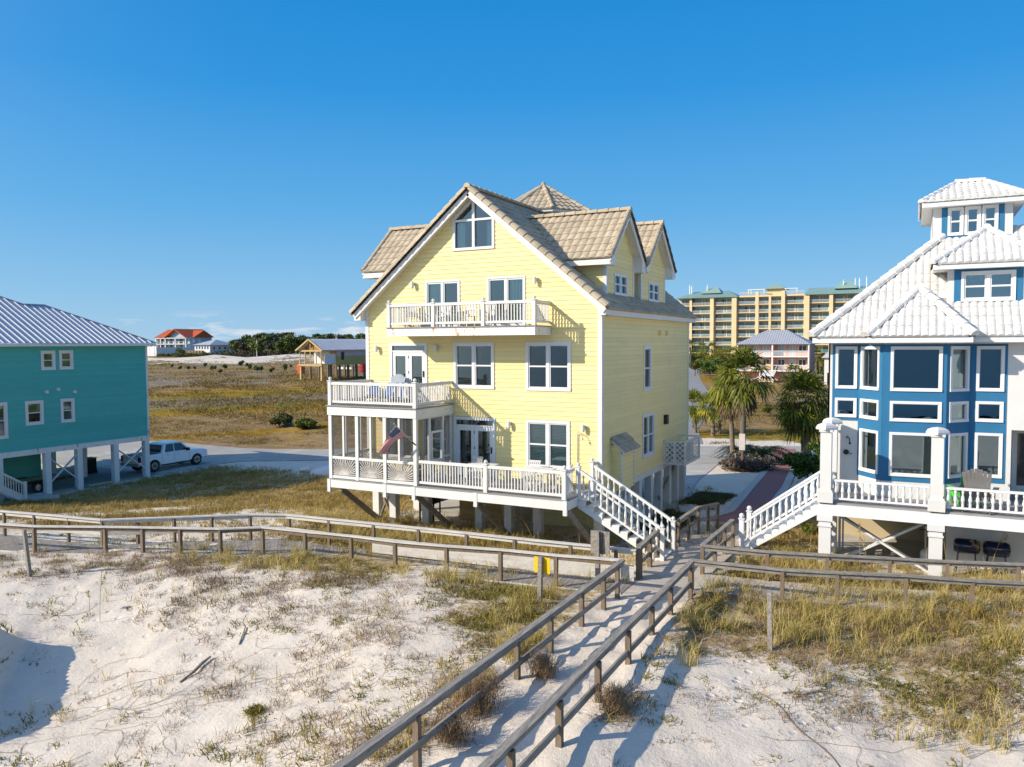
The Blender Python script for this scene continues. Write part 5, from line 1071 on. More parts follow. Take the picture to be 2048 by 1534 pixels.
for z in (zf1, zf2):
    m = MB(); m.box(x0-.02,PV-.25,z-.25,x1+.02,PV+1.6,z); o = m.build('balcony', M['clean_white'], Pk); m = MB(); m.box(x0,PV-.2,z+.92,x1,PV-.14,z+1.0)
    for x in np.arange(x0+.1, x1, .16):
        if z == zf1 and -26.2 < x < -23.5: continue
        m.box(x-.028,PV-.19,z+.05,x+.028,PV-.15,z+.92)
    m.build('railing', M['clean_white'], o)
for x in (x0+.05, (x0+x1)/2, x1-.05): m = MB(); m.box(x-.13,PV-.2,1,x+.13,PV+.06,ze); m.build('post', M['clean_white'], Pk)
m = MB(); m.box((x0+x1)/2-.2,PV+.06,zf1,(x0+x1)/2+.2,PV+1.6,ze-.1); m.build('party_wall', pk, Pk)
for z in (zf1, zf2):
    for i, (a, b) in enumerate(((-30.5,-29.1),(-28.4,-27.3),(-26.6,-25.3),(-23.8,-22.4),(-21.6,-20.5),(-20.0,-18.5))):
        win = i in (0,5) or (z == zf1 and i in (2,3)); m = MB(); zb = z+.8 if win else z+.02; fpk.box(m, a, b, zb, z+2.1, 0, .06); o = m.build('window' if win else 'door', M['clean_white'], Pk)
        m = MB(); mid = (a+b)/2; fpk.box(m, a+.12, mid-.06, zb+.14, z+1.98, .06, .075); fpk.box(m, mid+.06, b-.12, zb+.14, z+1.98, .06, .075); m.build('pane', M['dark_glass'] if win else mat('pale_glass', (.45,.52,.54), rough=.2), o)
m = MB(); stair(m, (-26.0, PV-.25, zf1), (-26.0, PV-3.6, 2.75), 2.3, 'y', 6, .12); m.box(-26.1,PV-5.0,2.55,-23.6,PV-3.6,2.75)
for x in (-26.05,-23.65): m.box(x-.09,PV-5.0,1.2,x+.09,PV-4.85,3.6); m.beam((x,PV-3.6,3.6),(x,PV-.2,4.7),.08,.1); m.box(x-.04,PV-5,3.5,x+.04,PV-3.6,3.6)
m.box(-26.0,PV-5,1.75,-23.7,PV-4.9,1.87); stair(m, (-26.1, PV-4.9, 2.7), (-28.6, PV-4.9, 1.5), 1.2, 'x', 6, .12); m.build('staircase', M['clean_white'], Pk)
m = MB(); m.box(-25.9,PV+.9,3.8,-23.8,PV+1.5,4.9); m.build('bench', M['newwood'], Pk)
# pale house with grey roof seen past the white house
q = atd(1668, 720, 140); Gh = thing('pale_house', 'pale house with steep grey roof showing beside the white house', 'house', (q[0]+5, q[1]+4, 2)); m = MB(); X, Y = q[0]-1.6, q[1]; m.box(X,Y,1,X+14,Y+9,6.3); m.build('wall', M['stucco'], Gh); m = MB(); hiproof(m, X-.5, X+14.5, Y-.5, Y+9.5, 6.3, 4.6, 4.5); m.build('roof', M['metal'], Gh); m = MB(); m.box(X+.5,Y-.05,1,X+13,Y-.01,3.6); m.build('garage_shade_panel', M['black'], Gh)  # black panel on the solid wall stands in for a shaded garage opening
# house under construction
d = 126.0; c0, c1 = at(596,754), None; pL, pR = atd(590,754,d), atd(632,754,d); gz = tz(pL[0]+2, pL[1]+3)
K = lambda px, py, dd=d: atd(px, py, dd)
ux0, vy0 = pL[0]+.3, (pL[1]+pR[1])/2; ux1 = ux0+4.6; vy1 = vy0+13.5; zfl, zev, zrg = K(600,728)[2], K(600,699)[2], K(609,678)[2]
Un = thing('unfinished_house', 'half built house on timber piles with open gable porch and pink house wrap', 'house', (ux0+2.3, vy0+6, gz))
m = MB(); m.box(ux0,vy0+3.6,zfl,ux1,vy1,zev); m.build('wall', M['osb'], Un); m = MB(); m.box(ux1-.02,vy0+3.6,zfl+1.25,ux1+.04,vy1,zev-.02); m.box(ux1-.02,vy0+3.6,zfl-.25,ux1+.02,vy1,zfl+1.25); m.build('house_wrap', M['wrap'], Un)
m = MB(); m.box(ux1-.01,vy0+3.6,zfl-.25,ux1+.045,vy1,zfl+1.24); m.build('sheathing', M['osb'], Un)
for y in (vy0+4.7, vy1-1.4): m = MB(); m.box(ux1+.05,y,zfl+.6,ux1+.08,y+.75,zfl+1.9); m.build('window', M['black'], Un)
xc = (ux0+ux1)/2; m = MB()
for sd in (-1, 1):
    e = xc+sd*(2.3+.45); m.prism([(e,vy0-.4,zev-.1),(xc,vy0-.4,zrg),(xc,vy0-.4,zrg-.1),(e,vy0-.4,zev-.2)], (0,vy1-vy0+.8,0))
ro = m.build('roof', M['metal'], Un); m = MB(); n = 34
for i in range(n): y = vy0-.3+(vy1-vy0+.6)*i/(n-1); m.beam((xc+2.75,y,zev-.08),(xc,y,zrg+.02),.09,.05,up=(1,0,1))
m.build('roof_rib', M['metal_rib'], ro)
m = MB(); m.beam((ux0-.45,vy0-.42,zev-.2),(xc,vy0-.42,zrg-.08),.1,.26,up=(1,0,-1)); m.beam((ux1+.45,vy0-.42,zev-.2),(xc,vy0-.42,zrg-.08),.1,.26,up=(1,0,1)); m.box(ux0,vy0-.1,zev-.35,ux1,vy0+.05,zev-.1)
for x in (ux0+.07, ux0+1.2, xc, ux1-1.1, ux1-.07): m.box(x-.07,vy0-.07,zfl,x+.07,vy0+.07,zev-.3)
m.box(xc-.06,vy0-.05,zev,xc+.06,vy0+.02,zrg-.2); m.box(ux0+1.0,vy0-.05,zev,ux0+1.1,vy0+.02,zev+.9); m.box(ux0-.1,vy0-.15,zfl-.35,ux1+.1,vy0+.0,zfl-.03); m.build('porch_frame', M['newwood'], Un)
m = MB(); m.prism([(ux0+.2,vy0+.35,zev-.1),(ux1-.2,vy0+.35,zev-.1),(xc,vy0+.35,zrg-.35)], (0,.05,0)); m.build('gable_sheathing', mat('warm_osb', (.40,.22,.06), (.33,.18,.05)), Un); m = MB(); m.box(ux0,vy0+3.52,zfl,ux1-1.4,vy0+3.58,zev-.3); m.box(ux1+.06,vy0+.6,zfl,ux1+.1,vy0+3.2,zfl+1.6); m.build('white_wrap', M['clean_white'], Un); m = MB(); m.box(ux0,vy0,zfl-.12,ux1,vy0+3.6,zfl); m.build('floor', M['newwood'], Un)
for i, y in enumerate(np.linspace(vy0+.15, vy1-.3, 7)):
    for x in (ux0+.15, ux1-.15): m = MB(); m.box(x-.15,y-.15,tz(x, y)-.3,x+.15,y+.15,zfl-.1); m.build('pile', M['newwood'] if i == 0 else M['brownwood'], Un)
def drum(px, py, r, h, mt, lb, nm='tarp_bundle'):
    q = at(px, py); t = thing(nm, lb, nm.split('_')[-1], q); m = MB(); m.lathe(tuple(q), [(r*.9,0),(r,h*.1),(r,h*.35),(r*.95,h*.37),(r,h*.4),(r,h*.65),(r*.95,h*.67),(r,h*.7),(r,h*.95),(r*.9,h)], 14); m.build('body', mt, t); m = MB(); m.lathe((q[0],q[1],q[2]+h), [(r*.92,0),(r*.92,.04),(r*.3,.05)], 14); m.build('lid', M['rubber'], t)
drum(602, 748, .75, 1.9, mat('orange_plastic', (.62,.12,.03)), 'orange tank under the half built house porch', 'storage_tank')
drum(727, 744, .8, 2.2, mat('red_plastic', (.42,.02,.03)), 'dark red tank at the inland end of the half built house', 'storage_tank')
# red roofed blue house, its white wall, and the low grey roofed house
dd = 430.0; S_ = dd/FPX; base = atd(312,700,dd); k = lambda px: (px-312)*S_*1.12
Rd = thing('red_roofed_house', 'pale blue house with red roof and stacked porches on the far dune', 'house', (base[0]+8, base[1]+8, base[2])); bx0, by0, bz0 = base; bb = mat('pale_blue_siding', (.36,.47,.55), (.33,.43,.51), scale=.1); bx1 = bx0+24; z1, z2 = bz0+3.3, bz0+6.9
m = MB(); m.box(bx0,by0+2.2,bz0-3,bx1,by0+17,z2); m.prism([(bx0+7.6,by0+1.8,z2),(bx1-1,by0+1.8,z2),(bx0+15.2,by0+1.8,z2+4.0)], (0,.4,0)); m.build('wall', bb, Rd)
m = MB(); m.box(bx0-.2,by0+.8,bz0-3,bx0+.1,by0+2.2,z2); 
for x in (bx0, bx0+3.6, bx0+7.4, bx0+15.2, bx0+23.2): m.box(x-.25,by0,bz0-3,x+.25,by0+.5,z2)
for z in (bz0, z1, z2-.4): m.box(bx0-.2,by0,z-.3,bx1-.4,by0+2.2,z+.1)
for z in (bz0, z1): m.box(bx0,by0,z+1.0,bx1-.8,by0+.1,z+1.12)
m.build('porch', M['clean_white'], Rd)
for z in (bz0, z1):
    for x in (bx0+.6, bx0+4.2, bx0+8.2, bx0+12, bx0+16, bx0+19.6): m = MB(); m.box(x,by0+2.1,z+.2,x+2.6,by0+2.19,z+2.7); m.build('window', M['dark_glass'], Rd)
for y in (by0+4, by0+8): m = MB(); m.box(bx1,y,z1+.6,bx1+.06,y+1.3,z1+2.6); m.build('window', M['clean_white'], Rd)
rr = mat('red_tile_roof', (.46,.095,.028), (.40,.08,.025), scale=.3, rough=.7); m = MB(); m.prism([(bx0-1,by0-.3,z2-.1),(bx0-1,by0+9,z2+4.4),(bx0-1,by0+18,z2-.1)], (9.5,0,0)); m.prism([(bx0+7,by0-.6,z2),(bx0+15.2,by0-.6,z2+4.5),(bx1-.6+.6,by0-.6,z2),(bx1-.6,by0-.6,z2-.2),(bx0+15.2,by0-.6,z2+4.1),(bx0+7.6,by0-.6,z2-.1)], (0,19,0)); m.prism([(bx0+14,by0+4,z2-.1),(bx0+14,by0+11,z2+3.8),(bx0+14,by0+18,z2-.1)], (11,0,0)); m.build('roof', rr, Rd)
w0, w1 = atd(290,714,dd-30), atd(313,712,dd-34); fw = thing('white_wall', 'tall white boundary wall below the red roofed house', 'wall', w0); m = MB(); zt = atd(300,693,dd-30)[2]
m.box(w0[0]-14,w0[1],w0[2]-3,w1[0],w0[1]+.4,zt); m.box(w1[0]-.4,w0[1]+.4,w0[2]-3,w1[0],w0[1]+26,zt-.5); m.build('panel', M['clean_white'], fw); m = MB()
for x in np.arange(w0[0]-13.5, w1[0]+.1, 3.4): m.box(x-.25,w0[1]-.12,w0[2]-3,x+.25,w0[1]+.52,zt+.3)
m.build('post', M['clean_white'], fw)
dd = 385.0; b0, b1 = atd(383,712,dd), atd(425,712,dd); Lw = thing('low_grey_roofed_house', 'low white house with wide grey hip roof on the far dune', 'house', b0); zz = atd(425,690,dd)[2]; xw = b0[0]+ (b1[0]-b0[0])*1.15; yb = b0[1]+2
m = MB(); m.box(b0[0],yb,b0[2]-2,xw,yb+16,zz); m.build('wall', M['clean_white'], Lw); m = MB(); m.box(xw,yb,b0[2]+2.6,xw+.1,yb+16,zz); m.build('upper_siding', M['stucco'], Lw); m = MB(); hiproof(m, b0[0]-.9, xw+.9, yb-.9, yb+17, zz, 2.7, 5.5); m.build('roof', M['metal'], Lw)
for i in range(5): x = b0[0]+1+i*1.9; m = MB(); m.box(x,yb-.06,zz-2.0,x+1.0,yb-.01,zz-.5); m.build('window', M['dark_glass'], Lw)
for i in range(4): y = yb+2+i*3.4; m = MB(); m.box(xw+.11,y,zz-2.1,xw+.16,y+1.0,zz-1.0); m.build('window', M['dark_glass'], Lw)
q = atd(373,711,dd-16); Fc = thing('timber_fence', 'brown timber fence with pale posts before the low grey roofed house', 'fence', q); zt = atd(373,701,dd-16)[2]; m = MB(); m.box(q[0],q[1],q[2]-2.5,q[0]+10.5,q[1]+.12,zt); m.build('panel', M['brownwood'], Fc)
for i in range(6): m = MB(); m.box(q[0]+i*2.05,q[1]-.25,q[2]-2.5,q[0]+i*2.05+.3,q[1]-.01,zt+.1); m.build('post', M['newwood'], Fc)
# utility poles
def pole(px, pyb, pyt, depth, lb):
    b, t = atd(px, pyb, depth), atd(px, pyt, depth); o = thing('utility_pole', lb, 'utility pole', b, 'far utility poles'); m = MB(); m.tube([b-Z3*2, A3(b[0],b[1],t[2])], [.24,.16], 7); m.build('mast', M['palewood'], o); m = MB(); m.box(b[0]-1.1,b[1]-.1,t[2]-.9,b[0]+1.1,b[1]+.1,t[2]-.7); m.build('crossarm', M['brownwood'], o); m = MB(); m.lathe((b[0]+.4,b[1],t[2]-2.6), [(.28,0),(.28,.9)], 8); m.build('transformer', M['metal'], o)
pole(514, 710, 680, 300, 'pale utility pole before the pines over the bare sandy slope'); pole(591, 712, 667, 320, 'tall utility pole rising above the pines left of the half built house'); pole(673, 716, 668, 330, 'utility pole tip showing behind the half built house roof')
# ------------------------------------------------------------------ trees, palms, shrubs
def leaf_cloud(lobes, n, size, rng, flat=.0, shell=.55):
    """lobes (k,4..6): x,y,z,rx,(ry,rz) -> leaf quads spread through the lobes, denser at the skin"""
    L = np.array([list(q)+[q[3]]*(6-len(q)) for q in lobes], float); w = L[:,3]*L[:,4]+L[:,3]*L[:,5]; idx = rng.choice(len(L), n, p=w/w.sum())
    d = rng.normal(size=(n,3)); d /= np.linalg.norm(d, axis=1)[:, None]; r = (shell+(1-shell)*rng.random(n)**.6)*(1+.16*rng.normal(size=n))
    P = L[idx,:3]+d*L[idx,3:6]*r[:, None]
    nrm = d+rng.normal(size=(n,3))*.6; nrm /= np.linalg.norm(nrm, axis=1)[:, None]
    a = np.cross(nrm, rng.normal(size=(n,3))); a /= np.linalg.norm(a, axis=1)[:, None]; b = np.cross(nrm, a); s = size*(.6+.8*rng.random(n))[:, None]
    V = np.stack([P-a*s, P-b*s*.45, P+a*s, P+b*s*.45], 1).reshape(-1,3); return V, np.arange(n*4).reshape(-1,4)
def tree(name, label, cat, base, h, spread, lobes, n, size, mt, group=None, seed=0, trunks=((0,0),), flat=.7, shell=.5):
    rng = np.random.default_rng(seed); base = A3(*base); t = thing(name, label, cat, base, group); LB = []
    for i in range(lobes):
        a = rng.random()*2*PI; rr = spread*.62*math.sqrt(rng.random()); zz = h*((.30 if shell < .2 else .56)+.36*rng.random()) ; s = spread*(.30+.28*rng.random())*(9/max(9, lobes))**.6; LB.append((rr*math.cos(a), rr*math.sin(a), zz, s, s, s*flat))
    V, F = leaf_cloud(LB, n, size, rng, shell=shell); o = np_mesh('crown', V, F, mt, t)
    for (dx, dy) in trunks:
        m = MB(); b = base; pts = [b+A3(dx,dy,-.4), b+A3(dx*1.1+.1,dy,h*.3), b+A3(dx*1.2,dy+.1,h*.6)]; m.tube(pts, [h*.028,h*.02,h*.012], 7)
        for q in LB[::2]: m.tube([b+A3(dx*1.1,dy,h*.38), b+A3(q[0]*.5,q[1]*.5,(h*.4+q[2])/2), b+A3(*q[:3])], [h*.011,h*.008,h*.003], 5, False)
        m.build('trunk', M['trunk'], t)
    return t
def blades(P, h, w, lean, rng, curl=.35):
    """one bent blade per base point: 5 vertices, quad + tip triangle (as degenerate-free quads)"""
    n = len(P); a = rng.random(n)*2*PI; d = np.stack([np.cos(a), np.sin(a), np.zeros(n)], 1); s = np.stack([-np.sin(a), np.cos(a), np.zeros(n)], 1); t = rng.random(n)*2*PI
    s = np.stack([np.cos(t), np.sin(t), np.zeros(n)], 1)
    h = h[:, None]; w = np.broadcast_to(np.asarray(w, float).reshape(-1,1), (n,1)); l = lean[:, None]
    m = P+d*l*h*.35+np.array((0,0,1.))*h*.58; tip = P+d*l*h*(1+curl)+np.array((0,0,1.))*h*(1-.25*l)
    V = np.stack([P-s*w, P+s*w, m+s*w*.8, m-s*w*.8, tip+s*w*.12, tip-s*w*.12], 1).reshape(-1,3); b = np.arange(n)[:, None]*6
    F = np.concatenate([b+np.array([0,1,2,3]), b+np.array([3,2,4,5])], 0); return V, F
# pine wood behind the far dune: every crown its own tree
rows = [(470,716,352),(478,715,330),(494,717,318),(512,718,322),(534,718,315),(552,717,322),(572,717,318),(596,716,322),(608,715,352),(626,715,345),(645,715,350),(668,715,345),(692,715,350),(724,715,345),(480,716,360),(500,718,350),(520,716,372),(538,716,340),(556,714,366),(575,716,345),(566,722,300),(585,722,290),(600,718,330),(618,716,380),(640,716,395),(660,716,360),(680,716,380),(700,716,352),(716,716,372),(732,716,340),(748,716,360),(470,714,390),(10+295,714,440),(283,714,452),(492,712,410),(530,712,420),(548,711,430),(590,711,420),(612,712,418),(650,712,425),(690,712,430),(720,712,425),(575,726,268),(560,729,255),(545,722,285),(528,721,292),(508,721,305),(488,717,330)]
kinds = ('pine_tree','pine_tree','oak_tree')
for i, (px, py, d) in enumerate(rows):
    b = atd(px+RNG.uniform(-4,4), 700, d); z = tz(b[0], b[1]); top = 665+RNG.uniform(0,11)+(14 if d < 310 else 0)+(8 if px < 500 else 0)
    if px < 310: top = 690
    h = max(4.5, CH-(top-690)*d/FPX-z); kd = i % 3
    tree(kinds[kd], ('round green pine in the wood beyond the marsh','tall open crowned pine in the wood beyond the marsh','grey green scrub oak in the wood beyond the marsh')[kd], 'tree', (b[0],b[1],z), h, h*(.46 if kd != 1 else .36), (9,6,9)[kd], 1500, .5, M['pine'] if kd < 2 else M['greypine'], ('round pines of the far wood','tall pines of the far wood','scrub oaks of the far wood')[kd], seed=i, flat=.62)
rng = np.random.default_rng(91); LB = []
for px in np.arange(440, 760, 7): d = rng.uniform(300, 430); b = atd(px, 710, d); z = tz(b[0], b[1]); LB.append((b[0], b[1], z+1.0, rng.uniform(3,6), rng.uniform(2,4), rng.uniform(1.8,3.6)))
V, F = leaf_cloud(LB, 16000, .45, rng, shell=.3); tag(np_mesh('understorey', V, F, M['greypine']), 'dark scrub filling the foot of the far pine wood', 'scrub', kind='stuff')
# flat topped pine standing above the wood
b = atd(573, 712, 380); tree('pine_tree', 'umbrella shaped pine with a dark flat crown above the others', 'tree', (b[0],b[1],tz(b[0],b[1])), 12.6, 4.2, 6, 900, .45, M['greypine'], seed=77, flat=.22)
# dune scrub by the far houses
q = atd(362, 716, 375); rng = np.random.default_rng(5); LB = []
for i in range(26): b = atd(rng.uniform(318,418), 715, rng.uniform(350,385)); LB.append((b[0],b[1],tz(b[0],b[1])+.6,rng.uniform(2,5),rng.uniform(2,4),rng.uniform(.8,1.6)))
V, F = leaf_cloud(LB, 9000, .4, rng, shell=.3); tag(np_mesh('dune_scrub', V, F, M['oshrub']), 'low olive scrub covering the dune under the far houses', 'scrub', kind='stuff')
for px, py, d, r, lb in ((362,703,392,3.4,'dark round bush beside the white boundary wall'),(400,708,372,3.2,'olive bush in front of the brown timber fence'),(412,709,384,2.4,'dark bush between timber fence and low white house')):
    b = atd(px, py+6, d); tree('bush', lb, 'bush', (b[0],b[1],b[2]-1.2), r*1.2, r*.9, 6, 700, .3, M['shrub'] if 'dark' in lb else M['oshrub'], seed=px)
# saplings dotted over the marsh edge
saps = [(427,747,17,'sh'),(441,751,13,'sh'),(449,743,14,'sh'),(484,737,17,'rd'),(498,745,20,'sh'),(514,752,18,'sh'),(523,751,17,'sh'),(545,750,14,'sh'),(569,748,18,'sh'),(580,740,10,'sh'),(597,737,11,'sh'),(344,738,9,'sh'),(360,742,9,'sh'),(377,742,9,'sh'),(389,741,8,'sh'),(410,739,12,'sh')]
words = ('leaning','rounded','narrow','tiny','twin topped','broad','spiky','pale')
for i, (px, py, hp, kd) in enumerate(saps):
    b = at(px, py); d = (b-CAM)@FW; h = hp*d/FPX
    tree('sapling', 'small green pine sapling standing in the brown marsh grass', 'sapling', b, h, h*.42, 4, 420, max(.12, h*.09), M['pine'] if i % 2 else M['shrub'], 'pine saplings along the marsh edge', seed=200+i, flat=1.0)
for px, py, wpx, hpx, mt, lb in ((560,852,27,20,'oshrub','dark olive bush in the marsh, the larger of two'),(611,857,22,15,'yshrub','bright yellow green bush in the marsh near the road')):
    b = at(px, py); d = (b-CAM)@FW; r = wpx*d/FPX; tree('marsh_bush', lb, 'bush', (b[0],b[1],b[2]-.2), hpx*d/FPX*1.2, r, 9, 1900, .22, M[mt], seed=px, flat=.6)
# fan palms
def fan_leaf(mb, p, dirv, droop, L, fan, rng, nseg=15):
    d = A3(*dirv); d /= np.linalg.norm(d); pet = L*.45; q = A3(*p)+d*pet*.55+Z3*0; mid = q-Z3*droop*pet*.15; e = q+d*pet*.45-Z3*droop*pet*.35
    sd = np.cross(d, Z3); sd /= np.linalg.norm(sd)+1e-9; mb.add([A3(*p)-sd*.015, A3(*p)+sd*.015, e+sd*.012, e-sd*.012], [(0,1,2,3)])
    dd = (d*1.0-Z3*(droop*.9)); dd /= np.linalg.norm(dd); sd = np.cross(dd, Z3); sd /= np.linalg.norm(sd)+1e-9; up = np.cross(sd, dd)
    for i in range(nseg):
        a = (i/(nseg-1)-.5)*2*1.75; l = fan*(.62+.38*math.cos(a*.75))*(.85+.3*rng.random()); v = dd*math.cos(a)+sd*math.sin(a); w = l*.055+.012
        n = np.cross(v, up); m1 = e+v*l*.55+up*.06*l*math.cos(i*PI); tip = e+v*l-Z3*l*(.12+.28*rng.random()+droop*.2)
        mb.add([e, m1+n*w, tip, m1-n*w], [(0,1,2,3)])
def palm(name, label, base, crown, leafL, fan, nl, mt, trunk_r, group=None, seed=0, skirt=0, boots=0., tmat='greybark', lo=-.55, nseg=15, lean=None):
    rng = np.random.default_rng(seed); base = A3(*base); c = A3(*crown); t = thing(name, label, 'palm tree', base, group)
    m = MB(); n = 14; pts = []; rad = []
    for i in range(n+1): s = i/n; pts.append(base-Z3*.3+(c-base+Z3*.3)*A3(s**1.5, s**1.5, s)); rad.append(trunk_r*(1.25-.35*min(1, s*3))*(1+.10*(i % 2)))
    m.tube(pts, rad, 11); m.build('trunk', M[tmat], t, True)
    if boots:
        m = MB(); H_ = np.linalg.norm(c-base)
        for i in range(int(60*boots)):
            s = 1-boots*rng.random(); p = base+(c-base)*A3(s**1.5, s**1.5, s); a = rng.random()*2*PI; d = A3(math.cos(a), math.sin(a), 0); m.beam(p+d*trunk_r*.7, p+d*(trunk_r*1.5+.04)+Z3*.22, .08, .03)
        m.build('boots', M['bark'], t)
    m = MB()
    for i in range(nl):
        el = lo+(1.5-lo)*((i+.5)/nl)**.85; a = i*2.39996+rng.random()*.5; d = A3(math.cos(a)*math.cos(el), math.sin(a)*math.cos(el), math.sin(el)); fan_leaf(m, c+Z3*(-.15+.3*rng.random())+d*trunk_r, d, max(0, .55-el*.45)+.25*rng.random(), leafL*(.8+.35*rng.random()), fan*(.8+.35*rng.random()), rng, nseg)
    m.build('crown', mt, t)
    if skirt:
        m = MB()
        for i in range(skirt): a = rng.random()*2*PI; d = A3(math.cos(a)*.45, math.sin(a)*.45, -.9); fan_leaf(m, c-Z3*(.15+.5*rng.random())+A3(math.cos(a),math.sin(a),0)*trunk_r, d, .9, leafL*.55*(.7+.6*rng.random()), fan*.62, rng, 9)
        m.build('dead_skirt', M['deadfrond'], t)
    return t
def palm_px(bx, by, cx, cy, label, name='fan_palm', depth=None, **kw):
    b = at(bx, by) if depth is None else atd(bx, by, depth); d = (b-CAM)@FW; c = atd(cx, cy, d); return palm(name, label, b, c, **kw)
palm_px(1466,922,1458,782,'tall fan palm with twin trunks crowding it and golden dead fronds', leafL=1.9, fan=1.05, nl=30, mt=M['frond'], trunk_r=.17, skirt=46, boots=.45, tmat='bark', seed=1)
palm_px(1484,934,1489,757,'tallest fan palm with spreading crown and grey brown dead skirt', leafL=2.3, fan=1.25, nl=34, mt=M['darkfrond'], trunk_r=.20, skirt=80, boots=.3, seed=2)
palm_px(1613,925,1606,803,'large cabbage palm with dense round crown beside the white house', leafL=2.35, fan=1.15, nl=84, mt=M['darkfrond'], trunk_r=.33, skirt=60, seed=3, lo=-1.1, tmat='greybark')
palm_px(1391,866,1387,812,'small yellow green palm partly hidden behind the yellow house', leafL=1.7, fan=.95, nl=30, mt=M['frond'], trunk_r=.17, boots=.9, tmat='bark', seed=4)
palm_px(1426,872,1424,815,'short palm with shaggy booted trunk by the side road', leafL=1.7, fan=.95, nl=28, mt=M['frond'], trunk_r=.17, boots=.95, tmat='bark', seed=5)
palm_px(1438,868,1441,806,'leaning short palm behind the tallest fan palm', leafL=1.7, fan=.95, nl=26, mt=M['frond'], trunk_r=.16, boots=.95, tmat='bark', seed=6)
far = [(1381,726,1381,694,175),(1405,728,1404,696,205),(1424,728,1424,697,205),(1408,742,1406,716,165),(1453,738,1452,712,172),(1466,736,1466,708,176),(1440,735,1438,713,170),(1636,745,1634,713,165),(1650,752,1648,725,150),(1584,752,1586,748,128)]
flb = ['thin palm at the edge of the yellow house before the resort','slim palm before the resort, left of a matching pair','slim palm before the resort, right of a matching pair','bright bushy palm above the green roadside shrub','palm against the left corner of the pink house','bushy palm touching the pink house porch','round headed palm in the roadside thicket','green palm at the right end of the pink house','palm with brown dead fronds beside the pale grey house','tiny palm poking up before the cabbage palm crown']
for i, (bx, by, cx, cy, d) in enumerate(far): palm_px(bx, by, cx, cy, flb[i], depth=d, leafL=2.1, fan=1.2, nl=24, mt=M['frond'] if i in (3,4,5,6) else M['darkfrond'], trunk_r=.2, seed=20+i, skirt=20 if i == 8 else 0, nseg=9)
for px, py, d, r, hh, mt, lb in ((1420,740,158,2.6,3.4,'shrub','wide green shrub beside the bend of the side road'),(1395,712,178,3.0,4.2,'shrub','dark shrub behind the yellow house edge near the resort'),(1437,722,172,3.0,4.2,'yshrub','yellow green thicket shrub between the roadside palms'),(1390,728,168,1.8,3.4,'oshrub','olive bush at the mouth of the side road'),(1660,742,150,2.0,3.0,'shrub','dark bush under the palm beside the pale house'),(1475,735,165,2.0,3.0,'shrub','rounded shrub at the left end of the pink house')):
    b = atd(px, py, d); tree('roadside_shrub', lb, 'shrub', (b[0],b[1],min(b[2]-.8, tz(b[0],b[1]))), hh, r, 8, 1500, .26, M[mt], seed=px, flat=.75)
for px, py in ((1502,832),(1527,833)):
    b = at(px, py); tree('marsh_bush', 'pale yellow bush in the golden lot, %s' % ('left of two' if px < 1510 else 'right of two'), 'bush', b, 1.1, .9, 5, 500, .14, M['yshrub'], seed=px)
# sago clump, russet shrub and leafy shrub near the brick path
def sago(px, py, label, r, n, seed):
    rng = np.random.default_rng(seed); b = at(px, py); t = thing('sago_palm', label, 'cycad', b); m = MB(); m.lathe(tuple(b-Z3*.2), [(.22,0),(.24,.5),(.16,.75)], 9); m.build('trunk', M['bark'], t); m = MB()
    for i in range(n):
        a = i*2.4; el = .25+.95*rng.random(); L = r*(.75+.4*rng.random()); P = []
        for k in range(9): s = k/8; P.append(b+Z3*(.55+L*(math.sin(el)*s-.75*s*s))+A3(math.cos(a), math.sin(a), 0)*L*s*(math.cos(el)*.5+.55))
        sd = A3(-math.sin(a), math.cos(a), 0)
        for k in range(1, 9):
            w = L*.17*math.sin(PI*(.12+.8*k/9)); p = P[k]; f_ = (P[k]-P[k-1])
            for sg in (-1, 1):
                for o in (0, .5): q = P[k-1]+f_*o; m.add([q, q+f_*.34, q+sd*sg*w+f_*.75-Z3*w*.25], [(0,1,2)])
    m.build('crown', M['sago'], t)
sago(1522,925,'dark green sago palm clump beside the brick path, the bigger one',2.3,60,3); sago(1474,918,'dark sago palm behind the leaning post, left of the bigger one',1.7,44,4)
def brush(px, py, r, h, label, mt, seed, n=260, w=.006, name='dead_shrub'):
    b = at(px, py); t = thing(name, label, 'shrub', b); rng = np.random.default_rng(seed); P = np.zeros((n,3)); q = rng.normal(size=(n,2))*r*.32; P[:, :2] = q; P[:, 2] = zterr(b[0]+q[:,0], b[1]+q[:,1])-b[2]-.03
    V, F = blades(P, rng.uniform(.35,1.1,n)*h, w, rng.uniform(.15,1.0,n)*r/h*.9, rng); np_mesh('twigs', V, F, M[mt], t)
    n2 = n*3; k = rng.integers(0, n, n2); Q = P[k]+np.stack([rng.normal(size=n2)*r*.3, rng.normal(size=n2)*r*.3, rng.uniform(.15,.8,n2)*h], 1); V, F = blades(Q, rng.uniform(.15,.4,n2)*h, w*.8, rng.uniform(.3,1.6,n2), rng); np_mesh('sprays', V, F, M[mt], t); return t
def twig_shrub(px, py, r, h, label, mt, seed, n=900, name='shrub', size=.12, nl=16):
    b = at(px, py); return tree(name, label, 'shrub', b, h, r, nl, n, size, M[mt], seed=seed, flat=.8, shell=.1)
twig_shrub(1478,940,1.7,.85,'grey brown shrub round the foot of the two tall palms','greytwig',9,4200,'russet_shrub',.09)
twig_shrub(1505,940,1.6,.75,'grey brown shrub in front of the sago palm clump','greytwig',10,3600,'russet_shrub',.09)
twig_shrub(1612,968,1.3,2.3,'leafy dark green shrub beside the white stairs','shrub',11,2600,'leafy_shrub',.15)
twig_shrub(1590,945,.9,1.6,'dark green shrub at the edge of the brick path','shrub',12,1600,'leafy_shrub',.12)
twig_shrub(1640,935,.9,2.2,'green shrub under the large cabbage palm','shrub',13,1500,'leafy_shrub',.12)
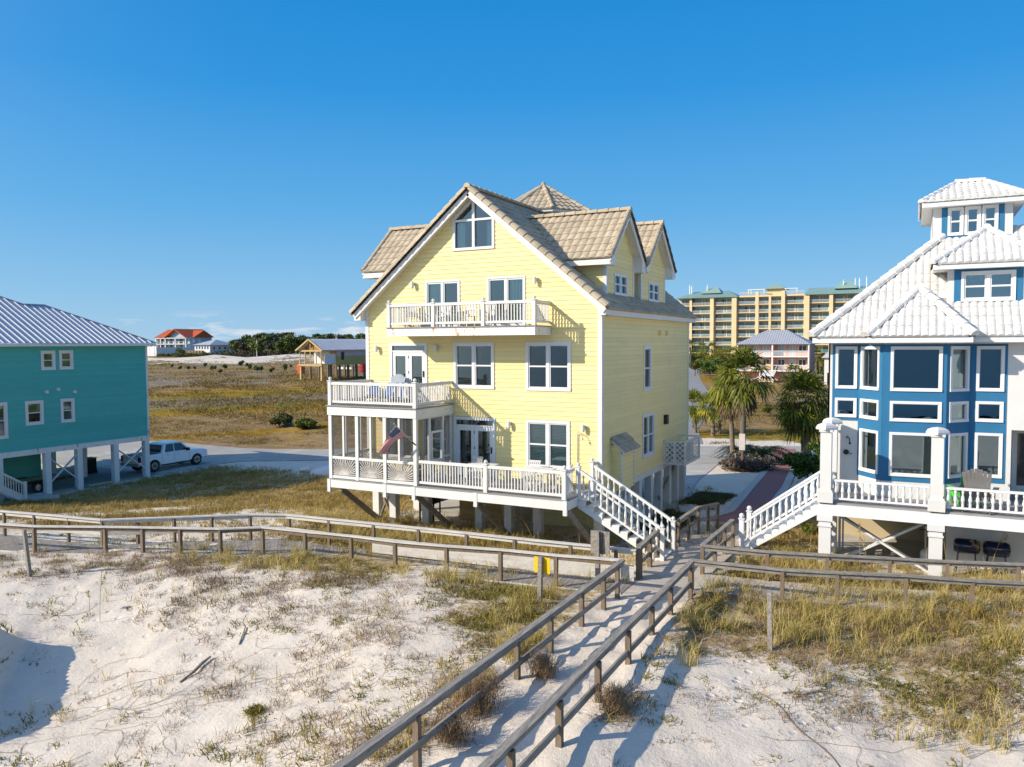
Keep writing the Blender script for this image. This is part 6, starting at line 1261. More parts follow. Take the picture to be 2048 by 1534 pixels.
brush(950,1425,0.575,0.792,'tall brown dead shrub growing through the left rail of the walkway','russet',950)
brush(905,1478,0.48299999999999993,0.462,'dark russet shrub below the lower rail, nearer the beach','russet',905)
brush(1228,1420,0.391,0.5060000000000001,'red brown dead shrub at a post of the right walkway rail','russet',1228)
brush(1085,1348,0.345,0.44000000000000006,'tan dead shrub between the rails of the left walkway side','russet',1085)
twig_shrub(1545,1068,.5,.55,'bright yellow green bush under the white stairs','yshrub',18,900,'small_bush',.07)
twig_shrub(1622,1072,.45,.5,'yellow green bush beside the white pier','yshrub',19,800,'small_bush',.07)
brush(511,1425,.2,.16,'small round green plant alone on the bare sand','green',20,200,.011,'dune_plant')
# ------------------------------------------------------------------ boardwalks
def P3(pl, z): return [onz(px, py, z) for px, py in pl]
def walk(name, label, cat='boardwalk', loc=None): return thing(name, label, cat, loc)
def rail_run(root, pts, mt, hw=.14, hh=.042, name='handrail', turn=False):
    P = [A3(*pts[0])]
    for a, b in zip(pts[:-1], pts[1:]):
        a, b = A3(*a), A3(*b); n = max(1, int(round(np.linalg.norm(b-a)/2.6)))
        for i in range(1, n+1): P.append(a+(b-a)*i/n+A3(random.uniform(-.012,.012), random.uniform(-.012,.012), random.uniform(-.014,.014)))
    for a, b in zip(P[:-1], P[1:]):
        d = (b-a)/np.linalg.norm(b-a); a = a+Z3*random.uniform(-.004,.004); m = MB(); m.beam(a-d*.005, b+d*.005, *((hw, hh) if not turn else (hh, hw))); m.build(name, M[mt], root)
def posts(root, pts, top, mt, w=.095, extra=.35):
    for q in pts: m = MB(); z = tz(q[0], q[1])-extra; m.box(q[0]-w/2, q[1]-w/2, z, q[0]+w/2, q[1]+w/2, q[2]+top if top < 1 else top); m.build('post', M[mt], root)
def boards(left, right, z, mt, root, pitch=.145, name='decking'):
    L, R = np.array(left, float), np.array(right, float)
    def res(pl, n): s = np.r_[0, np.cumsum(np.linalg.norm(np.diff(pl[:, :2], axis=0), axis=1))]; t = np.linspace(0, s[-1], n); return np.stack([np.interp(t, s, pl[:, k]) for k in range(3)], 1), s[-1]
    n = int(max(res(L, 2)[1], res(R, 2)[1])/pitch)+1; a, _ = res(L, n+1); b, _ = res(R, n+1); m = MB()
    for i in range(n):
        d = .004; P = [a[i]+(a[i+1]-a[i])*.02, b[i]+(b[i+1]-b[i])*.02, b[i]+(b[i+1]-b[i])*.97, a[i]+(a[i+1]-a[i])*.97]; dz = (random.random()-.5)*.006
        P = [A3(q[0],q[1],q[2]+dz) for q in P]; m.prism([q-Z3*.04 for q in P], (0,0,.04))
    m.build(name, M[mt], root)
# left boardwalk in front of the teal and yellow houses
zr = lambda u: np.interp(u, [-34,-24,-18,-6], [2.80,2.88,2.96,3.0])
def railpt(px, py):
    z = 2.95
    for _ in range(6): q = onz(px, py, z); z = float(zr(q[0]))
    return q
bk = [railpt(*p) for p in ((-70,1016),(68,1028),(204,1039),(345,1034),(500,1029),(572,1029),(655,1038),(880,1060),(1080,1081),(1272,1100))]
ft_ = [railpt(*p) for p in ((-60,1044),(68,1052),(210,1054),(285,1055),(360,1056),(440,1057),(525,1054),(610,1063),(702,1072),(790,1083),(893,1092),(1001,1100),(1112,1110),(1243,1121))]
LW = walk('boardwalk', 'sun bleached boardwalk with double rails running left in front of the yellow house', loc=(ft_[7][0], ft_[7][1], 1.9))
rail_run(LW, bk, 'palewood', .15, .045); rail_run(LW, ft_, 'palewood', .15, .045)
low = lambda pl, dz: [A3(q[0], q[1], q[2]-dz) for q in pl]
rail_run(LW, low(bk, .09), 'palewood', .10, .038, 'rail', True); rail_run(LW, low(bk, .52), 'palewood', .13, .035, 'rail', True); rail_run(LW, low(ft_, .09), 'brownwood', .10, .038, 'rail', True)
pb = [railpt(*p) for p in ((8,1023),(68,1028),(136,1033),(204,1039),(275,1036),(348,1034),(423,1032),(500,1029),(578,1029),(658,1038),(747,1047),(837,1056),(933,1066),(1029,1076),(1141,1087),(1232,1096))]
posts(LW, low(pb, .06), 0, 'brownwood'); posts(LW, low(ft_[1:-1], .06), 0, 'brownwood', .105)
dk_l = [A3(q[0], q[1]-.02, q[2]-.92) for q in ft_]; dk_r = [A3(q[0], q[1]+.02, q[2]-.92) for q in bk]
boards(dk_l, dk_r, None, 'greywood', LW); 
m = MB()
for a, b in zip(dk_l[:-1], dk_l[1:]): m.beam(a-Z3*.10+A3(0,-.03,0), b-Z3*.10+A3(0,-.03,0), .045, .22)
m.build('skirt_board', M['palewood'], LW)
m = MB(); a, b = onz(745,1092,2.35), onz(1268,1150,2.25); m.beam(a, b, .04, .42); m.build('side_board', M['palewood'], LW)
# walkway from the junction down to the beach
BW = walk('beach_walkway', 'grey railed sandy walkway running from the junction toward the beach', 'walkway', (-6.2, 14, 2.1))
zl = 3.02; Lr = P3(((600,1592),(845,1412),(1060,1256),(1245,1120)), zl); Rr = P3(((880,1622),(1085,1420),(1235,1271),(1383,1124)), 3.0)
rail_run(BW, Lr, 'greywood', .15, .06); rail_run(BW, Rr, 'greywood', .15, .06)
Lm = [A3(q[0]+.02, q[1], q[2]-.55) for q in Lr]; Rm = [A3(q[0]+.03, q[1], q[2]-.55) for q in Rr]
rail_run(BW, low(Lr, .10), 'greywood', .12, .04, 'rail', True); rail_run(BW, low(Rr, .10), 'greywood', .10, .04, 'rail', True); rail_run(BW, Lm, 'greywood', .14, .045, 'rail', True); rail_run(BW, Rm, 'greywood', .14, .045, 'rail', True)
uL, uR = float(np.mean([q[0] for q in Lr])), float(np.mean([q[0] for q in Rr]))
yl = [onz(x, y, 3.0)[1] for x, y in ((680,1534),(830,1420),(1033,1275),(1100,1226),(1160,1180),(1207,1148),(1236,1128))]; yr = [onz(x, y, 3.0)[1] for x, y in ((880,1622),(1018,1486),(1113,1389),(1191,1312),(1252,1252),(1300,1205),(1340,1168),(1379,1128))]
at_x = lambda R, y: float(np.interp(y, [q[1] for q in R], [q[0] for q in R]))
posts(BW, [A3(at_x(Lr, y)-.02, y, 2.92) for y in yl], 0, 'brownwood', .11, .5); posts(BW, [A3(at_x(Rr, y)+.03, y, 2.90) for y in yr], 0, 'brownwood', .11, .5)
# right boardwalk before the white house
RW = walk('boardwalk', 'grey railed boardwalk running right in front of the white house', loc=(-1, 23, 2))
fR = P3(((1381,1120),(1565,1138),(1675,1146),(1812,1152),(1945,1160),(2200,1172)), 2.95); bR = P3(((1403,1091),(1535,1103),(1655,1111),(1780,1117),(1895,1122),(2200,1136)), 2.95)
rail_run(RW, fR, 'greywood_x', .15, .05); rail_run(RW, bR, 'greywood_x', .15, .05); rail_run(RW, low(fR, .09), 'greywood_x', .10, .04, 'rail', True); rail_run(RW, low(bR, .09), 'greywood_x', .10, .04, 'rail', True); rail_run(RW, low(bR, .55), 'greywood_x', .13, .04, 'rail', True)
pf = P3(((1384,1120),(1565,1138),(1675,1146),(1812,1152),(1945,1160),(2080,1166)), 2.95); pb2 = P3(((1405,1091),(1535,1103),(1655,1111),(1780,1117),(1895,1122),(2038,1129)), 2.95)
posts(RW, low(pf, .05), 0, 'brownwood', .10); posts(RW, low(pb2, .05), 0, 'brownwood', .10)
boards([A3(q[0],q[1]-.02,q[2]-.86) for q in fR], [A3(q[0],q[1]+.02,q[2]-.86) for q in bR], None, 'sandywood', RW)
m = MB()
for a, b in zip(fR[:-1], fR[1:]): m.beam(A3(a[0],a[1]-.05,2.02), A3(b[0],b[1]-.05,2.02), .045, .20)
m.build('skirt_board', M['greywood_x'], RW)
# junction and the short walk inland between the two houses
JW = walk('connecting_walk', 'short boardwalk between the two houses leading to the brick path', loc=(-6.4, 25, 2.05))
jl, jr = [A3(-7.35,19.9,2.06),A3(-7.25,24.1,2.06),A3(-7.1,27.2,2.02),A3(-7.3,31.6,1.86)], [A3(-5.35,20.4,2.06),A3(-5.35,24.1,2.06),A3(-5.2,27.2,2.02),A3(-5.75,31.6,1.86)]
boards(jl, jr, None, 'sandywood', JW)
def seg(pts, mt='greywood', mid=True, name='handrail'):
    rail_run(JW, pts, mt, .14, .05); rail_run(JW, low(pts, .1), mt, .10, .04, 'rail', True)
    if mid: rail_run(JW, low(pts, .5), mt, .14, .04, 'rail', True)
a = [onz(1277,1095,3.0), onz(1320,1056,2.98)]; seg(a); posts(JW, low([a[0], a[0]+A3(0,.12,0), (a[0]+a[1])/2, a[1]], .02), 0, 'brownwood', .13)
b = [onz(1357,1040,2.95), onz(1397,1014,2.95), onz(1436,1007,2.9)]; b = [b[0], b[1], b[2]]; seg(b); posts(JW, low([b[0], (b[0]+b[1])/2, b[1], (b[1]+b[2])/2, b[2]], .03), 0, 'brownwood', .10)
c = [onz(1405,1090,2.95), onz(1466,1040,2.95)]; seg(c); posts(JW, low([c[0], c[0]*.62+c[1]*.38, c[0]*.3+c[1]*.7, c[1]], .03), 0, 'brownwood', .11)
# ------------------------------------------------------------------ pickup truck
def truck():
    t = thing('pickup_truck', 'white crew cab pickup truck parked beside the teal house', 'pickup truck', (0,0,0)); paint = mat('white_car_paint', (.86,.86,.86), (.84,.84,.84), scale=.5, rough=.18, spec=.6); W = .98
    def skin(prof, ws, name, mt, par=t):       # side profile swept across the width with tucked-in edges
        m = MB(); n = len(prof); R = []
        for y, s in ws: R.append([(x, y, zc+(z-zc)*s) for (x, z) in prof for zc in (sum(q[1] for q in prof)/n,)])
        for i in range(len(R)-1): m.add(R[i]+R[i+1], [(k, (k+1) % n, n+(k+1) % n, n+k) for k in range(n)])
        m.add(R[0], [tuple(range(n))[::-1]]); m.add(R[-1], [tuple(range(n))]); return m.build(name, mt, par)
    arch = lambda cx, r, z0: [(cx+r*math.cos(a), max(z0, .40+r*math.sin(a))) for a in np.linspace(PI, 0, 9)]
    prof = [(-2.90,.62)]+[(-2.28,.52)]+arch(-1.72,.50,.52)+[(-1.18,.46),(1.42,.46)]+arch(1.98,.50,.52)+[(2.55,.50),(2.92,.56),(2.96,.86),(2.90,1.08),(2.70,1.16),(1.42,1.23),(-1.05,1.27),(-2.90,1.25)]
    body = skin(prof, [(-W,.93),(-W+.05,1),(W-.05,1),(W,.93)], 'body', paint)
    m = MB(); rc = [(-1.02,1.25),(-.78,1.84),(-.55,1.93),(.55,1.94),(.85,1.86),(1.50,1.22)]; Rr = []
    for y, k in ((-.93,0),(-.72,1),(.72,1),(.93,0)): Rr.append([(x, y if k else y*(1 if z < 1.3 else .84), z if k or z < 1.3 else z-.03) for x, z in rc])
    for i in range(3): m.add(Rr[i]+Rr[i+1], [(k, k+1, 7+k, 6+k) for k in range(5)])
    m.add(Rr[0], [tuple(range(6))[::-1]]); m.add(Rr[3], [tuple(range(6))]); m.build('cab', paint, t, False)
    for sg in (-1, 1):
        y0, y1 = sg*.945, sg*.80; yy = lambda z: y0+(y1-y0)*(z-1.25)/.62
        for a, b, c, d in ((-.80,-.60,-.02,-.02),(.06,.06,.66,1.22)):
            m = MB(); zt = 1.84; m.quad((a,yy(1.29),1.29),(d,yy(1.29),1.29),(c,yy(zt),zt),(b,yy(zt),zt)); m.build('side_window', M['dark_glass'], t)
        for x in (-1.72, 1.98):
            m = MB(); m.lathe((x, sg*.84, .44), [(.43,-.14),(.45,-.05),(.45,.05),(.43,.14)], 20, axis=1); o = m.build('wheel', M['rubber'], t); m = MB(); m.lathe((x, sg*.985, .44), [(.26,-.02),(.26,.012),(.20,.002)], 18, axis=1)
            for k in range(6): a = k*PI/3; m.beam((x, sg*.99, .44), (x+.26*math.cos(a), sg*.99, .44+.26*math.sin(a)), .07, .03, up=(0,1,0))
            m.build('rim', M['chrome'], o)
        m = MB(); m.box(-2.93,sg*.80,.82,-2.80,sg*.985,1.20); m.build('tail_light', mat('red_lens', (.35,.01,.01), rough=.2), t); m = MB(); m.box(2.70,sg*.62,.86,2.965,sg*.95,1.06); m.build('headlight', M['chrome'], t)
        m = MB(); m.box(.98,sg*1.0,1.24,1.16,sg*1.22,1.44); m.build('mirror', M['black'], t); m = MB(); m.box(-1.12,sg*.90,.36,1.40,sg*1.0,.44); m.build('running_board', M['black'], t)
        for x in (-.72, .22): m = MB(); m.box(x,sg*.975,1.08,x+.2,sg*1.0,1.13); m.build('door_handle', M['chrome'], t)
        for x in (-1.04, .0, 1.3): m = MB(); m.box(x-.006,sg*.972,.50,x+.006,sg*.986,1.24); m.build('door_gap', M['black'], t)
    m = MB(); m.quad((-1.01,-.72,1.30),(-.83,-.66,1.80),(-.83,.66,1.80),(-1.01,.72,1.30)); m.build('rear_window', M['dark_glass'], t); m = MB(); m.quad((1.42,-.78,1.29),(.92,-.66,1.84),(.92,.66,1.84),(1.42,.78,1.29)); m.build('windscreen', M['dark_glass'], t)
    m = MB(); m.box(-2.82,-.86,1.255,-1.08,.86,1.285); m.build('bed_cover', M['black'], t); m = MB(); m.box(-3.02,-.92,.52,-2.86,.92,.72); m.build('rear_bumper', M['chrome'], t); m = MB(); m.box(2.86,-.95,.46,3.02,.95,.68); m.build('front_bumper', M['chrome'], t)
    return t
tr = truck(); q0, q1 = at(309.5,945), at(393.5,930.5); cxy = q0[:2]+(q1[:2]-q0[:2])*.465; tr.location = (cxy[0]-.95, cxy[1], .03); tr.rotation_euler = (0, 0, PI/2); tr['kind'] = 'thing'
# ------------------------------------------------------------------ flag on the porch post
FB, FT = A3(-15.95, 23.33, 5.43), atd(789.0, 848.5, (onv(788.4,848,22.55)-CAM)@FW); Fg = thing('flag', 'stars and stripes flag on a short pole leaning from the porch corner', 'flag', FB)
m = MB(); m.tube([FB, FT], .016, 8); m.ball(FT+(FT-FB)/np.linalg.norm(FT-FB)*.02, .035, 6); m.build('pole', M['chrome'], Fg); m = MB(); m.tube([FB+A3(0,.05,-.03), FB+(FT-FB)*.12], .028, 8); m.build('bracket', M['black'], Fg)
dpole = (FT-FB); h0, h1 = FT-dpole*.04, FT-dpole*.60; e0, e1 = onv(757.5,904,22.75), onv(770.5,909,22.95)
NU, NV = 40, 26; G = np.zeros((NU+1, NV+1, 3))
for i in range(NU+1):
    s = i/NU
    for j in range(NV+1):
        v = j/NV; p = (h0+(h1-h0)*v)*(1-s)+(e0+(e1-e0)*v)*s; p = p+A3(.02,-.06,.10)*math.sin(PI*s)*(.4+v)+A3(.018,-.05,0)*math.sin(s*7+v*9)*s; G[i, j] = p
m = MB(); m.grid(G); m.mi = []
for i in range(NU):
    for j in range(NV): m.mi.append(2 if i < NU*.4 and j < 14 else ((j//2) % 2))
cl = m.build('cloth', [mat('flag_red', (.60,.006,.012), rough=.8, trans=.12), mat('flag_white', (.74,.72,.70), rough=.8, trans=.12), mat('flag_blue', (.010,.026,.15), rough=.8, trans=.1)], Fg, True)
m = MB()
for a in range(11):
    for b in range(9):
        if (a+b) % 2: continue
        i, j = 16*(a+.8)/12, 14*(b+.8)/10; p = G[int(i), int(j)]; n = A3(.3,-.9,.3)*.012
        for sg in (1, -1): m.lathe(tuple(p+n*sg), [(.012,-.001),(.012,.001)], 5, axis=1)
m.build('stars', M['clean_white'], cl)
# ------------------------------------------------------------------ chairs
def adirondack(label, body, name='adirondack_chair'):
    t = thing(name, label, 'chair', (0,0,0)); m = MB()
    for i in range(6): m.box(-.26,-.30+i*.10,.36-i*.018,.26,-.22+i*.10,.385-i*.018)
    m.build('seat', body, t); m = MB()
    for i in range(7):
        x = -.24+i*.08; top = .98+.16*math.cos((i-3)*.52); m.beam((x*.85,.24,.30),(x*1.15,.24+.30*top/1.0,.30+top*.72), .082, .02, up=(0,1,-.4))
    m.beam((-.28,.36,.62),(.28,.36,.62),.03,.06); m.build('backrest', body, t)
    for sg in (-1, 1):
        m = MB(); m.box(sg*.36-.06,-.36,.54,sg*.36+.06,.34,.565); m.build('armrest', body, t); m = MB(); m.box(sg*.32-.02,-.34,0,sg*.32+.02,-.25,.54); m.build('leg', body, t); m = MB(); m.beam((sg*.29,-.28,.34),(sg*.29,.50,.03),.03,.11); m.build('leg', body, t)
    return t
gp = mat('grey_resin', (.215,.205,.198), (.19,.18,.175), scale=3, rough=.7); gr = mat('lime_resin', (.13,.55,.11), (.11,.5,.09), scale=3, rough=.6)
c1 = adirondack('grey slatted adirondack chair on the veranda of the white house', gp); c1.location = (float(onv(1957,985,27.15)[0]), 27.15, WD); c1.rotation_euler = (0,0,PI-.15); c1.scale = (1.2,)*3
c2 = adirondack('bright green adirondack chair behind the grey one on the veranda', gr); c2.location = (float(onv(1930,975,28.0)[0]), 27.95, WD); c2.rotation_euler = (0,0,PI+.3); c2.scale = (.98,)*3
c3 = adirondack('pale blue grey adirondack chair on the roof deck of the screened porch', mat('bluegrey_resin', (.42,.47,.50), rough=.7)); c3.location = (-18.2, 25.2, 6.71); c3.rotation_euler = (0,0,.2)
def sling(label, cloth):
    t = thing('sling_chair', label, 'chair', (0,0,0)); m = MB(); m.tube([(-.27,-.3,.02),(-.27,.25,.5),(-.27,.45,1.0)], .014, 6); m.tube([(.27,-.3,.02),(.27,.25,.5),(.27,.45,1.0)], .014, 6); m.tube([(-.27,.35,.02),(-.27,-.3,.42)], .014, 6); m.tube([(.27,.35,.02),(.27,-.3,.42)], .014, 6); m.tube([(-.27,.45,1.0),(.27,.45,1.0)], .014, 6); m.build('frame', M['chrome'], t)
    m = MB(); pr = [(-.3,.42),(-.05,.33),(.15,.34),(.28,.55),(.44,1.0)]; m.grid([[(x, y, z) for y, z in pr] for x in np.linspace(-.25,.25,9)]); m.mi = [(i//2) % 2 for i in range(8) for _ in range(4)]; m.build('sling', cloth, t); return t
b1, b2, b3 = mat('blue_canvas', (.012,.10,.32), rough=.8), mat('pale_canvas', (.72,.66,.60), rough=.8), mat('navy_canvas', (.01,.05,.2), rough=.8)
for x, y, rz, cs, lb in ((-18.35,23.95,.1,[b3,b1],'blue striped sling beach chair on the porch roof deck, leftmost of three'),(-17.75,24.0,-.2,[b1,b1],'plain blue sling beach chair on the porch roof deck'),(-17.15,24.1,.3,[b1,b2],'blue and cream striped sling chair beside the french doors')):
    s = sling(lb, cs); s.scale = (.85,)*3; s.location = (x, y, 6.71); s.rotation_euler = (0,0,rz)
def slat_chair(label, mt, name='slat_chair', h=.98, group=None):
    t = thing(name, label, 'chair', (0,0,0), group); m = MB()
    for i in range(5): m.box(-.24,-.24+i*.10,.42,.24,-.16+i*.10,.445)
    m.build('seat', mt, t); m = MB()
    for i in range(6): m.beam((-.21+i*.084,.24,.46),(-.21+i*.084,.33,h-.06),.05,.016,up=(0,1,0))
    m.box(-.25,.31,h-.08,.25,.35,h); m.build('backrest', mt, t)
    for sx in (-.22,.22):
        for sy in (-.22,.22): m = MB(); m.box(sx-.022,sy-.022,0,sx+.022,sy+.022,.42 if sy > 0 else .64); m.build('leg', mt, t)
    for sx in (-.25,.25): m = MB(); m.box(sx-.035,-.26,.64,sx+.035,.26,.665); m.build('armrest', mt, t)
    return t
def table(label, mt, w, d, h=.73, name='table'):
    t = thing(name, label, 'table', (0,0,0)); m = MB()
    for i in range(int(d/.1)): m.box(-w/2,-d/2+i*.1,h-.03,w/2,-d/2+i*.1+.088,h)
    m.build('tabletop', mt, t)
    for sx in (-1,1):
        for sy in (-1,1): m = MB(); m.box(sx*(w/2-.08)-.03,sy*(d/2-.08)-.03,0,sx*(w/2-.08)+.03,sy*(d/2-.08)+.03,h-.03); m.build('leg', mt, t)
    return t
wc = slat_chair('white slatted chair on the small balcony, left end', M['white']); wc.location = (-17.45,25.45,9.66); wc.rotation_euler = (0,0,.4)
ch = [(-15.9,25.3,9.66,.1,'white slatted chair on the balcony between the two sliding doors'),(-14.9,25.35,9.66,-.3,'white slatted chair on the balcony in front of the bare wall'),(-14.0,25.3,9.66,.2,'white slatted chair on the balcony by the right sliding door'),
 (-14.6,25.25,3.9,0,'white slatted chair on the lower deck by the french doors'),(-13.7,24.2,3.9,PI,'white slatted chair with its back to the lower deck railing, left'),(-12.2,25.3,3.9,.1,'white slatted chair on the lower deck left of the blinds window'),(-11.6,24.2,3.9,PI-.2,'white slatted chair with its back to the lower deck railing, right'),(-10.9,25.1,3.9,-1.4,'white slatted chair at the stair end of the lower deck'),
 (-16.55,25.4,6.71,-.5,'white slatted chair in the inland corner of the porch roof deck'),(-18.3,24.6,3.9,.9,'white slatted chair inside the screened porch, left of the table'),(-16.7,24.7,3.9,-1.2,'white slatted chair inside the screened porch, right of the table'),(-17.5,25.4,3.9,0,'white slatted chair inside the screened porch, behind the table')]
for x, y, z, r, lb in ch: dup(wc, (x, y, z), r, lb, scale=.9)
tb = table('white slatted table on the lower deck before the french doors', M['white'], 1.1, .8); tb.location = (-14.0,24.75,3.9); t2 = dup(tb, (-11.7,24.75,3.9), 0, 'white slatted table on the lower deck below the blinds window'); dup(tb, (-17.5,24.6,3.9), 0, 'white table inside the screened porch'); s = dup(tb, (-15.4,25.4,9.66), 0, 'small white table on the balcony', scale=.62)
# ------------------------------------------------------------------ grills and tanks
def cart_grill():
    q = at(852,1046); q = A3(-17.55,26.75,tz(-17.55,26.75)+.08); t = thing('gas_grill', 'black gas grill on legs under the lower deck of the yellow house', 'grill', q); m = MB(); x, y, z = q; m.box(x-.35,y-.27,z+.75,x+.35,y+.27,z+.95); m.build('firebox', M['black'], t)
    m = MB(); n = 8; m.prism([(x-.36,y-.27,z+.96)]+[(x-.36,y-.27*math.cos(PI*k/n),z+.96+.27*math.sin(PI*k/n)) for k in range(1,n)]+[(x-.36,y+.27,z+.96)], (.72,0,0)); m.build('lid', M['rubber'], t); m = MB(); m.box(x-.8,y-.24,z+.90,x-.36,y+.24,z+.94); m.build('side_shelf', M['black'], t); m = MB(); m.box(x+.36,y-.24,z+.90,x+.74,y+.24,z+.94); m.build('side_shelf', M['black'], t)
    for sx in (-.33,.33):
        for sy in (-.24,.24): m = MB(); m.box(x+sx-.025,y+sy-.025,z,x+sx+.025,y+sy+.025,z+.75); m.build('leg', M['black'], t)
    m = MB()
    for k in range(4): m.lathe((x-.27+k*.17,y-.285,z+.86), [(.03,-.02),(.03,.02)], 8, axis=1)
    m.build('knob', M['chrome'], t); p = thing('gas_cylinder', 'pale gas cylinder beneath the black grill', 'gas cylinder', (x,y,z)); m = MB(); m.lathe((x,y,z), [(.13,0),(.155,.06),(.155,.33),(.08,.42)], 14); m.build('tank', M['white'], p); m = MB(); m.tube([(x,y,z+.42),(x,y,z+.50)], .04, 8); m.build('valve', M['chrome'], p)
cart_grill()
def kettle(px, py, lb):
    u, v = px, py; z = 1.83; t = thing('barbecue', lb, 'barbecue', (u,v,z)); nv = mat('navy_enamel', (.012,.018,.055), rough=.25, spec=.5); m = MB(); m.lathe((u,v,z+.78), [(.12,-.36),(.20,-.33),(.235,-.25),(.235,.25),(.20,.33),(.12,.36)], 16, axis=0); m.build('bowl', nv, t); m = MB(); m.box(u-.36,v-.245,z+.775,u+.36,v+.245,z+.795); m.build('rim', M['black'], t)
    for a in (-.28,.28):
        for b in (-.2,.2): m = MB(); m.tube([(u+a*.8,v+b*.6,z+.62),(u+a,v+b,z)], .016, 6); m.build('leg', M['black'], t)
    m = MB(); m.tube([(u-.12,v-.25,z+.84),(u+.12,v-.25,z+.84)], .012, 6); m.build('handle', M['chrome'], t)
kettle(1.55,28.1,'navy barrel barbecue on legs under the veranda, left of two'); kettle(2.35,28.1,'navy barrel barbecue on legs under the veranda, right of two')
u, v, z = .42, 28.6, 1.83; ph = thing('patio_heater', 'white gas bottle with black fittings under the white house veranda', 'patio heater', (u,v,z)); m = MB(); m.lathe((u,v,z), [(.13,0),(.155,.05),(.155,.34),(.09,.43)], 14); m.build('bottle', M['clean_white'], ph); m = MB(); m.tube([(u,v,z+.43),(u,v,z+1.25)], .03, 8); m.build('pole', M['chrome'], ph); m = MB(); m.lathe((u,v,z+1.22), [(.10,0),(.16,.05),(.05,.12)], 10); m.box(u-.2,v-.03,z+1.05,u+.12,v+.03,z+1.08); m.build('burner', M['black'], ph)
# ------------------------------------------------------------------ under the teal house
tq = A3(-48.6, 29.3, .05); tl = thing('utility_trailer', 'flat utility trailer with timber bed under the teal house', 'trailer', tq); x, y, z = tq; m = MB()
for i in range(8): m.box(x-.8+i*.2,y-1.9,z+.66,x-.8+i*.2+.19,y+1.6,z+.70)
m.build('bed', M['newwood'], tl); m = MB()
for a in (-.82,.80): m.box(x+a,y-1.92,z+.55,x+a+.05,y+1.62,z+.72)
m.beam((x-.8,y+1.6,z+.58),(x,y+3.0,z+.5),.06,.08); m.beam((x+.8,y+1.6,z+.58),(x,y+3.0,z+.5),.06,.08); m.build('frame', M['black'], tl)
for sg in (-1,1): m = MB(); m.lathe((x+sg*.95,y-.2,z+.33), [(.33,-.09),(.34,0),(.33,.09)], 18, axis=0); o = m.build('wheel', M['rubber'], tl); m = MB(); m.lathe((x+sg*1.045,y-.2,z+.33), [(.19,-.01),(.19,.012),(.08,.02)], 14, axis=0); m.build('rim', M['chrome'], o); m = MB(); m.box(x+sg*.84-.02,y-.65,z+.72,x+sg*1.08,y+.25,z+.76); m.build('mudguard', M['black'], tl)
bq = A3(-51.6, 35.2, .05); bn = thing('refuse_bin', 'dark wheeled refuse bin standing between the teal house piles', 'bin', bq); x, y, z = bq; m = MB(); m.prism([(x-.28,y-.32,z+.05),(x+.28,y-.32,z+.05),(x+.34,y-.38,z+1.05),(x-.34,y-.38,z+1.05)], (0,.70,0)); m.build('body', M['rubber'], bn); m = MB(); m.box(x-.37,y-.42,z+1.06,x+.37,y+.36,z+1.11); m.build('lid', M['brownwood'], bn); m = MB(); m.lathe((x+.3,y+.3,z+.11), [(.11,-.03),(.11,.03)], 12, axis=0); m.build('wheel', M['black'], bn)
pq = A3(-46.9, 32.6, .06); pt = thing('plank', 'pale plank lying on the slab between two teal house piles', 'plank', pq); m = MB(); m.box(-47.0,31.9,.06,-46.75,33.6,.13); m.build('board', M['newwood'], pt)
# ------------------------------------------------------------------ upturned boat hull beside the porch
q = at(655, 948); hl = thing('boat', 'small white overturned boat hull lying in the grass beside the porch', 'boat', q); dx = A3(.80,.6,0); sx_ = A3(-.6,.8,0); m = MB(); R = []
for i in range(13):
    s = i/12; w = .62*math.sin(PI*min(1, .06+s*.75))**.8*(1 if s < .8 else 1); hgt = .10+.62*math.sin(PI*(.10+.55*s)); c = q+dx*(s-.4)*2.9
    R.append([c+sx_*w*math.cos(a)+Z3*hgt*max(0, math.sin(a)) for a in np.linspace(0, PI, 11)])
m.grid(np.array(R)); m.add(R[0], [tuple(range(11))]); m.add(R[-1], [tuple(range(11))[::-1]]); m.build('hull', mat('gelcoat', (.66,.70,.72), (.58,.62,.65), scale=1, rough=.25, spec=.5), hl, True)
m = MB(); m.tube([q-dx*1.9+Z3*.35, q-dx*1.2+Z3*.42], [.05,.22], 9); m.build('outdrive', M['white'], hl); m = MB(); m.tube([q+dx*.9-Z3*.1+sx_*-.5, q+dx*1.5-sx_*.9+Z3*.05], .035, 6); m.build('oar', M['palewood'], hl)
q = at(692, 741); sk = thing('skiff', 'slim white skiff lying before the half built house', 'boat', q); m = MB(); m.prism([(q[0]-2.0,q[1]-.5,q[2]+.25),(q[0]+2.0,q[1]-.5,q[2]+.3),(q[0]+2.0,q[1]-.5,q[2]+.62),(q[0]-2.3,q[1]-.5,q[2]+.72)], (0,1.1,0)); m.build('hull', M['clean_white'], sk); m = MB(); m.box(q[0]+1.7,q[1]-.2,q[2]+.2,q[0]+2.1,q[1]+.2,q[2]+.9); m.build('outboard', M['metal'], sk)
